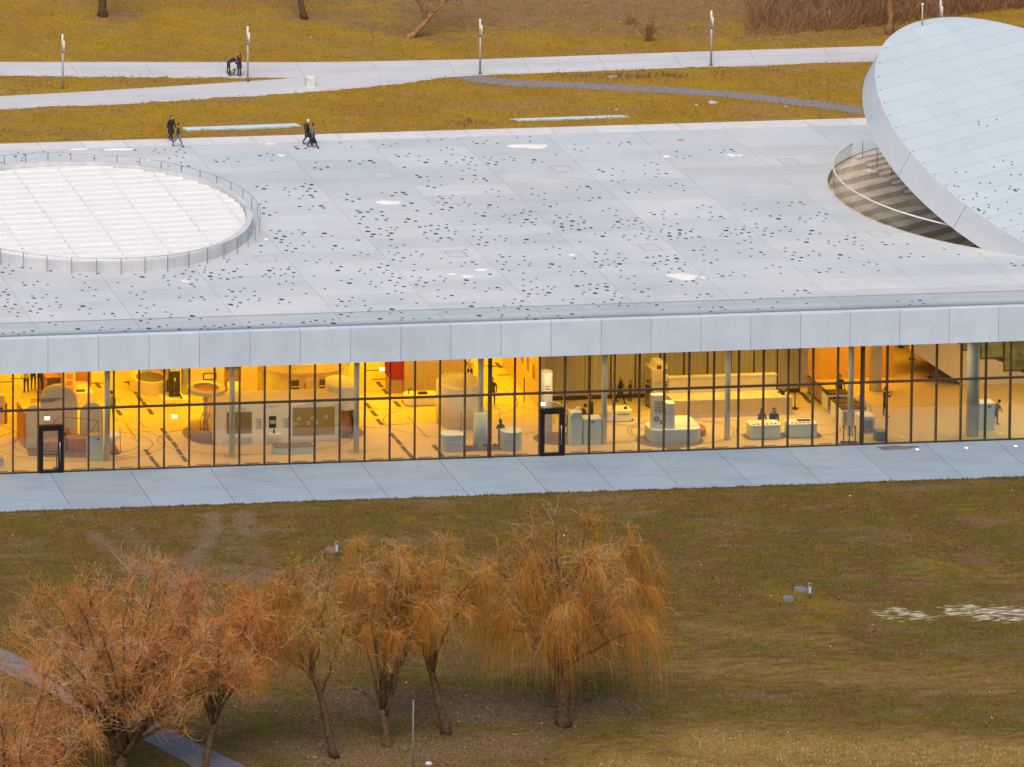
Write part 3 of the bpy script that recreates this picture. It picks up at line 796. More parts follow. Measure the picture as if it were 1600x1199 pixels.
# ------------------------------------------------------------------ round roof light: concrete kerb, white louvre panels, handrail
sk = empty('roof_light', (SKX, SKY_, ZR), 'huge round white louvred roof light with a concrete kerb and handrail set in the roof', 'roof light')
kerb_m = M('kerb_concrete', (.58, .575, .57), .75, .1, .9, .15, 20, stretch=(1, 1, .3))
RK = 10.50
NK = 120
kv = []; kf = []
def sk_top(x): return .60 + .018 * x
for i in range(NK):
    t = 2 * PI * i / NK; c, s = math.cos(t), math.sin(t)
    for r, z in ((RK, 0.004), (RK, sk_top(RK * c)), (RK - .36, sk_top(RK * c) + .02), (RK - .37, sk_top(RK * c) - .35)):
        kv.append((r * c, r * s, z))
for i in range(NK):
    a, b = 4 * i, 4 * ((i + 1) % NK)
    for p in range(3): kf.append((a + p, b + p, b + p + 1, a + p + 1))
MB().add(kv, kf, 0, False).build('kerb', kerb_m, sk)
white_m = M('white_louvre', (.83, .80, .755), .45, .02, 1.2, orand=.02)
RI = RK - .39
def clip_circle(x0, x1, y0, y1, R, n=10):
    """rectangle clipped to the circle of radius R round the origin"""
    pts = []
    for (ax, ay), (bx, by) in (((x0, y0), (x1, y0)), ((x1, y0), (x1, y1)), ((x1, y1), (x0, y1)), ((x0, y1), (x0, y0))):
        for i in range(n):
            t = i / n; pts.append((ax + (bx - ax) * t, ay + (by - ay) * t))
    ins = [math.hypot(*p) <= R for p in pts]
    if all(ins): return [(x0, y0), (x1, y0), (x1, y1), (x0, y1)]
    if not any(ins): return None
    out = []
    m = len(pts)
    for i in range(m):
        p, q = pts[i], pts[(i + 1) % m]
        if ins[i]: out.append(p)
        if ins[i] != ins[(i + 1) % m]:
            lo, hi = 0.0, 1.0
            for _ in range(30):
                md = (lo + hi) / 2; r = (p[0] + (q[0] - p[0]) * md, p[1] + (q[1] - p[1]) * md)
                if (math.hypot(*r) <= R) == ins[i]: lo = md
                else: hi = md
            out.append((p[0] + (q[0] - p[0]) * lo, p[1] + (q[1] - p[1]) * lo))
            if not ins[(i + 1) % m] or ins[i]: pass
    # follow the arc between exit and entry
    res = []
    for i, p in enumerate(out):
        q = out[(i + 1) % len(out)]; res.append(p)
        if abs(math.hypot(*p) - R) < 1e-3 and abs(math.hypot(*q) - R) < 1e-3:
            a0, a1 = math.atan2(p[1], p[0]), math.atan2(q[1], q[0]); d = (a1 - a0 + PI) % (2 * PI) - PI
            for k in range(1, 5): res.append((R * math.cos(a0 + d * k / 5), R * math.sin(a0 + d * k / 5)))
    return res if len(res) > 2 else None

def louvre_top(x, y): return .33 + .020 * x
for r in range(-10, 10):                     # rows 1.02 m deep, each rising like a shallow saw tooth
    for k in range(-4, 4):
        P = clip_circle(k * 2.9 + .55 + .014, (k + 1) * 2.9 + .55 - .014, r * 1.02 + .03, (r + 1) * 1.02 - .03, RI - .02)
        if not P: continue
        y0 = r * 1.02
        MB().prism(P, .05, 1, 0, top=lambda x, y: louvre_top(x, y) + .12 * (1 - (y - y0) / 1.02)).build('louvre_panel', white_m, sk)
lg = MB(); lg.cyl(0, 0, -.0, .03, RI, n=96)
lg.build('tray', M('louvre_gap', (.30, .29, .29), .8), sk)
for k in range(-4, 5):                       # clips along the seams between the panels
    x = k * 2.9 + .55
    if abs(x) > RI - .5: continue
    h = math.sqrt(RI ** 2 - x * x) - .4
    cl = MB(); y = -h; j = 0
    while y < h:
        z = louvre_top(x, y) + .05
        cl.box(x - .022, x + .022, y, y + .45, z, z + .035); y += 1.02
    tag(cl.build('seam_clip', M('clip_grey', (.80, .78, .75), .6), sk), kind='stuff')
np_ = 46
post = MB().box(-.013, .013, -.025, .025, -.02, 1.0).mesh('rail_post', rail_m)
for i in range(np_):
    t = 2 * PI * (i + .35) / np_
    o = link('rail_post', post, sk); o.location = (SKR * math.cos(t), SKR * math.sin(t), 0); o.rotation_euler = (0, 0, t)
rp = [(SKR * math.cos(2 * PI * i / 96), SKR * math.sin(2 * PI * i / 96), 1.02) for i in range(96)]
MB().tube(rp, .026, 6, closed=True).build('handrail', M('handrail', (.55, .53, .51), .4, .05, metal=.5), sk)

# ------------------------------------------------------------------ glass balustrade along the front edge of the roof
bal_m = glass_mat('balustrade_glass', (.93, .955, .965), .8)
bal = empty('glass_balustrade', (0, .28, ZR), 'frameless glass balustrade with a thin top rail along the front edge of the roof', 'balustrade')
P0 = 2.0 - 2.33 * 10
pm = MB().box(.008, 2.322, -.01, .01, .045, .92).mesh('glass_pane', bal_m)
for k in range(0, 50):
    o = link('glass_pane', pm, bal); o.location = (P0 + 2.33 * k, 0, 0)
MB().box(P0, P0 + 2.33 * 50, -.028, .028, .922, .955).build('top_rail', M('rail_grey', (.50, .50, .50), .4, .05, metal=.4), bal)
MB().box(P0, P0 + 2.33 * 50, -.04, .04, -.01, .044).build('base_shoe', M('shoe_grey', (.56, .57, .59), .5, .05, metal=.3), bal)

# ------------------------------------------------------------------ amphitheatre sunk into the roof under the disc
amp = empty('amphitheatre', (RX, RY, ZR), 'sunken concrete amphitheatre steps in the round roof opening under the tilted disc', 'amphitheatre')
sd_ = np.array([.882, .471]); wd_ = np.array([.471, -.882])
step_m = M('step_concrete', (.74, .62, .49), .8, .12, .9, .15, 20, orand=.06, fine=.05)
wall_m = M('pit_wall', (.52, .47, .41), .8, .1)
MB().ring(0, 0, -4.3, -.005, RR - .02, RR + .28, 120).build('pit_wall', wall_m, amp)
MB().cyl(0, 0, -4.5, -4.3, RR + .2, n=96).build('pit_floor', step_m, amp)
p0 = W(1356, 252.5, ZR)[:2] - np.array([RX, RY]); d0 = float(p0 @ wd_); s_edge = float(p0 @ sd_)
def chord(poly):                            # clip a convex polygon (s,d coordinates) to the opening
    return clip_circle_poly(poly, RR - .05)
def clip_circle_poly(poly, R):
    out = []
    N = []
    for (ax, ay), (bx, by) in zip(poly, poly[1:] + poly[:1]):
        for i in range(14):
            t = i / 14; N.append((ax + (bx - ax) * t, ay + (by - ay) * t))
    for x, y in N:
        r = math.hypot(x, y); out.append((x, y) if r <= R else None)
    if not any(out): return None
    res = []
    m = len(N)
    for i in range(m):
        p, q = N[i], N[(i + 1) % m]; a, b = out[i] is not None, out[(i + 1) % m] is not None
        if a: res.append(p)
        if a != b:
            lo, hi = 0.0, 1.0
            for _ in range(25):
                md = (lo + hi) / 2; r = (p[0] + (q[0] - p[0]) * md, p[1] + (q[1] - p[1]) * md)
                if (math.hypot(*r) <= R) == a: lo = md
                else: hi = md
            res.append((p[0] + (q[0] - p[0]) * lo, p[1] + (q[1] - p[1]) * lo))
    fin = []
    for i, p in enumerate(res):
        q = res[(i + 1) % len(res)]; fin.append(p)
        if abs(math.hypot(*p) - R) < 1e-3 and abs(math.hypot(*q) - R) < 1e-3:
            a0, a1 = math.atan2(p[1], p[0]), math.atan2(q[1], q[0]); d = (a1 - a0 + PI) % (2 * PI) - PI
            for k in range(1, 6): fin.append((R * math.cos(a0 + d * k / 6), R * math.sin(a0 + d * k / 6)))
    return fin if len(fin) > 2 else None
def step_block(name, s0, s1, a, b, z):
    P = clip_circle_poly([(s0, a), (s1, a), (s1, b), (s0, b)], RR - .05)
    if not P: return
    Q = [tuple(sd_ * s + wd_ * d) for s, d in P]
    area = sum(Q[i][0] * Q[(i + 1) % len(Q)][1] - Q[(i + 1) % len(Q)][0] * Q[i][1] for i in range(len(Q)))
    if area < 0: Q = Q[::-1]
    MB().prism(Q, max(z - 1.3, -4.29), z).build(name, step_m, amp)
DT, DH = .87, .40
Q0 = [tuple(sd_ * s + wd_ * d) for s, d in clip_circle_poly([(-13, -13), (s_edge, -13), (s_edge, d0), (-13, d0)], RR - .05)]
step_block('landing', -13, 13, -13, d0 - 2.2, -.004)
step_block('seat_step', -13, s_edge - .1, d0 - 2.195, d0, -.05)
for k in range(1, 10):
    shift = -.1 + .16 * k
    step_block('seat_step', -13, s_edge + shift, d0 + DT * (k - 1) + .003, d0 + DT * k, -.05 - DH * k)
for j in range(0, 21):                       # narrow stair beside the seats: half the rise, half the tread
    a = d0 - 2.19 + DT / 2 * j if j < 0 else d0 - .87 + DT / 2 * j
    step_block('stair_step', s_edge + .1 + .08 * max(0, j - 2), s_edge + 3.2 + .08 * j, a + .003, a + DT / 2, -.02 - DH / 2 * (j + .6))
step_block('stair_step', s_edge - .09, 13, d0 - 2.19, d0 - .875, -.012)
for k in range(0, 10):
    step_block('seat_step', s_edge + 3.3 + .16 * k, 13, d0 - .87 + DT * (k) + .003, d0 + DT * k, -.05 - DH * k)
snow_m = M('snow', (.84, .78, .72), .85, .04, 3, .3, 12)
rimcap = MB().ring(0, 0, -.05, .035, RR - .02, RR + .12, 120).build('rim', M('rim_concrete', (.60, .55, .50), .7), amp)
HR0, HR1 = math.radians(133), math.radians(345)
hp = [(12.17 * math.cos(HR0 + (HR1 - HR0) * i / 80), 12.17 * math.sin(HR0 + (HR1 - HR0) * i / 80), 1.05) for i in range(81)]
MB().tube(hp, .06, 8).build('handrail', pale_rail, amp)
rg = glass_mat('pit_glass', (.90, .92, .88), .12)
for i in range(14):
    a, b = HR0 + (HR1 - HR0) * i / 14, HR0 + (HR1 - HR0) * (i + 1) / 14
    MB().ring(0, 0, -.35, 1.0, 12.16, 12.18, 8, a0=a + .0012, a1=b - .0012).build('glass_pane', rg, amp)
for j in (0, 1, 2):                          # thin posts of the stair handrail
    q = p0 + sd_ * (.55 + .35 * j) + wd_ * (-.9 + .9 * j)
    MB().tube([(q[0], q[1], -.4 - .3 * j), (q[0], q[1], 1.0 - .3 * j)], .028, 6).build('rail_post', rail_m, amp)
def blob(cx, cy, rx, ry, n=26, seed=0, rough=.28):
    g = random.Random(seed); ph = [g.uniform(0, 6.28) for _ in range(5)]
    return [(cx + rx * (1 + rough * sum(math.sin((k + 2) * t + ph[k]) / (k + 1.6) for k in range(4))) * math.cos(t), cy + ry * (1 + rough * sum(math.sin((k + 2) * t + ph[k]) / (k + 1.6) for k in range(4))) * math.sin(t)) for t in [2 * PI * i / n for i in range(n)]]
# remnants of snow lying on the roof and on the steps
def snow(px, py, wpx, hpx, seed, z=ZR, label='', t=.03):
    c = W(px, py, z); rx = wpx / 2 / 26.6; ry = hpx / 2 / 8.4
    P = blob(0, 0, rx, ry, 30, seed); Pi = [(x * .82, y * .82) for x, y in P]
    n = len(P); v = [(x, y, .002) for x, y in P] + [(x, y, t) for x, y in Pi]
    f = [tuple(range(n, 2 * n))] + [(i, (i + 1) % n, n + (i + 1) % n, n + i) for i in range(n)]
    o = MB().add(v, f, 0, True).build('snow_patch', snow_m); o.location = (c[0], c[1], c[2])
    return tag(o, label, 'snow patch', 'white snow patches on the roof')
for i, s in enumerate([(826, 228.5, 68, 8.5, 'largest white snow patch near the back edge of the roof, long and narrow'),
                       (606, 316.5, 38, 8, 'ragged white snow patch between the dots right of the round roof light'),
                       (1067, 432, 50, 9.5, 'broad white snow patch near the front right of the roof'),
                       (1099, 433.5, 9, 3.5, 'small white snow crumb touching the broad snow patch at the front right of the roof'),
                       (185, 233.5, 50, 4.5, 'long thin white snow patch behind the round roof light'),
                       (122, 233.5, 27, 3.2, 'short thin white snow patch behind the left half of the round roof light'),
                       (233, 249.5, 11, 3.5, 'small oval snow patch just behind the rail of the round roof light'),
                       (422, 225, 15, 2.6, 'faint snow patch left of the couple walking arm in arm'),
                       (440, 243, 12, 4, 'small snow patch below the couple walking arm in arm'),
                       (752, 421.5, 18, 4.2, 'upper white snow patch of the three close together above the balustrade'),
                       (731, 432, 19, 3.6, 'lower white snow patch of the three close together above the balustrade'),
                       (707, 428.5, 12, 2.8, 'leftmost and faintest of the three close snow patches above the balustrade'),
                       (1041.5, 244.5, 14, 4, 'small oval snow patch on a roof joint near the back edge'),
                       (1143, 242.5, 13, 4.6, 'round lobe of the double snow patch near the back right of the roof'),
                       (1156, 243, 13, 2.6, 'thin tail of the double snow patch near the back right of the roof'),
                       (893.5, 398.5, 11, 3, 'tiny snow patch on a joint in the middle of the roof'),
                       (1063, 219.5, 15, 3, 'dull brownish slush patch at the back edge of the roof'),
                       (416, 374, 7, 3.6, 'tiny snow patch beside the front right of the round roof light rail'),
                       (289.5, 439.5, 12, 2.4, 'faint thin snow patch in front of the round roof light')]):
    o = snow(s[0], s[1], s[2], s[3], 40 + i, ZR, s[4])
    if 'slush' in s[4]: o.data.materials[0] = M('slush', (.42, .31, .25), .85, .1, 3)
for i, (px, py, wd, ht, dz) in enumerate([(1361, 268, 13, 6, -.43), (1417, 314, 13, 6, -2.05), (1448, 333.5, 8, 2.5, -2.46), (1420, 337.5, 14, 3.5, -2.86)]):
    o = snow(px, py, wd, ht, 80 + i, ZR + dz, ['snow lump on the uppermost amphitheatre seat', 'snow lump lying midway down the amphitheatre steps', 'small snow crumb beside the disc edge on the amphitheatre steps', 'flat snow patch behind the curved handrail low on the amphitheatre'][i], .1)
    o['group'] = 'snow on the amphitheatre steps'

# ------------------------------------------------------------------ the tilted disc
DRAD, DTH = 12.17, 1.95
DA, DB = -.271, .473
_c0 = np.array([58.742, -9.055, 20.534]); DC = CAM + DRAD / 11 * (_c0 - CAM)
_n = np.array([-DA, -DB, 1]); _n /= np.linalg.norm(_n)
_u = np.array([1, 0, DA]); _u /= np.linalg.norm(_u); _v = np.cross(_n, _u)
ps = .579
DU = math.cos(ps) * _u + math.sin(ps) * _v; DV = -math.sin(ps) * _u + math.cos(ps) * _v
disc = empty('tilted_disc', (0, 0, 0), 'great tilted white concrete disc with a thick rim rising over the roof at the right', 'tilted disc')
dm = Matrix.Identity(4)
for i in range(3): dm[i][0], dm[i][1], dm[i][2], dm[i][3] = DU[i], DV[i], _n[i], DC[i]
disc.matrix_world = dm
disc_m = M('disc_panel', (.51, .578, .60), .6, .035, .5, .05, 20, orand=.03, col2=(.485, .55, .58))
dband_m = M('disc_band', (.565, .58, .60), .6, .03, .7)
cs, rs = 2.9, 1.02
for r in range(-12, 12):
    off = [0.0, 0.0, 1.45][r % 3]
    for k in range(-5, 5):
        x0, x1 = 1.4 + (k - 0) * cs + off * 0, 1.4 + (k + 1) * cs
        P = clip_circle(x0 + .003, x1 - .003, r * rs + .535 + .006, (r + 1) * rs + .535 - .006, DRAD - .06)
        if P: MB().prism(P, -.12, 0).build('top_panel', disc_m, disc)
MB().cyl(0, 0, -DTH + .02, -.018, DRAD - .08, n=144).build('core', M('disc_core', (.72, .72, .70), .7), disc)
NB = 16
a_off = math.atan2(*(np.array([(W(1391, 203, ZR + 7)[:3] - DC) @ DV, (W(1391, 203, ZR + 7)[:3] - DC) @ DU])))
for i in range(NB):
    a, b = a_off + 2 * PI * i / NB, a_off + 2 * PI * (i + 1) / NB
    MB().ring(0, 0, -DTH, .004, DRAD - .055, DRAD, 14, a0=a + .0012, a1=b - .0012).build('rim_panel', dband_m, disc)
dot_m = M('dot_glass', (.035, .037, .042), .25, .1)
def on_disc(px, py):
    d = _ray(px, py); X = CAM + d * (((DC - CAM) @ _n) / (d @ _n)); return (X - DC) @ DU, (X - DC) @ DV
DDOTS = [(1437, 255), (1505, 266), (1505, 288), (1365, 307), (1070, 348), (1147, 347), (1497, 366), (1573, 365), (1258, 433), (1334, 432), (1058, 452), (1087, 460), (1495, 458), (1484, 476), (1531, 488), (1557, 480), (1376, 492), (1232, 513), (1231, 534), (1126, 560), (1203, 557), (1300, 547), (1468, 580), (1326, 601), (1325, 623), (1396, 634), (1246, 640), (1220, 652), (1292, 655), (1283, 670), (1572, 670), (1498, 724), (1376, 763), (1597, 812)]
DD = [(1280 + x / 5, 200 + y / 5) for x, y in DDOTS] + [(1320 + x / 5.71, y / 5.71) for x, y in ((1195, 1088), (1194, 1112), (1355, 1067), (1271, 1125))]
for i, q in enumerate(DD):
    x, y = on_disc(*q); big = i in (14, 26)
    if math.hypot(x, y) > DRAD - .2: continue
    MB().cyl(x, y, -.01, .004, .13 if big else .068, n=12).build('round_light', M('disc_dot', (.10, .11, .12), .4, .1), disc)
for k in range(-9, 11):                      # small fixing studs round the rim of the paved top
    for sgn in (-1,):
        yy = k * rs + .535
        if abs(yy) < DRAD - .5:
            xx = -math.sqrt((DRAD - .25) ** 2 - yy * yy); MB().cyl(xx, yy, -.01, .03, .05, n=8).build('stud', M('stud', (.25, .27, .3), .5), disc)
# slender mast near the top of the disc
mx_, my_ = on_disc(1441, 40)
mpt = DC + DU * mx_ + DV * my_
mast = empty('mast', mpt, 'slender pale mast with a round tip standing on the top of the tilted disc', 'mast')
mast.location = mpt
MB().tube([(0, 0, -.02), (0, 0, 1.30)], .045, 8).build('pole', M('mast_grey', (.5, .5, .48), .5), mast)
MB().tube([(0, 0, 1.30), (0, 0, 1.36), (0, 0, 1.44), (0, 0, 1.48)], [.03, .085, .085, .03], 8).build('tip', M('lamp_white', (.78, .72, .6), .5), mast)

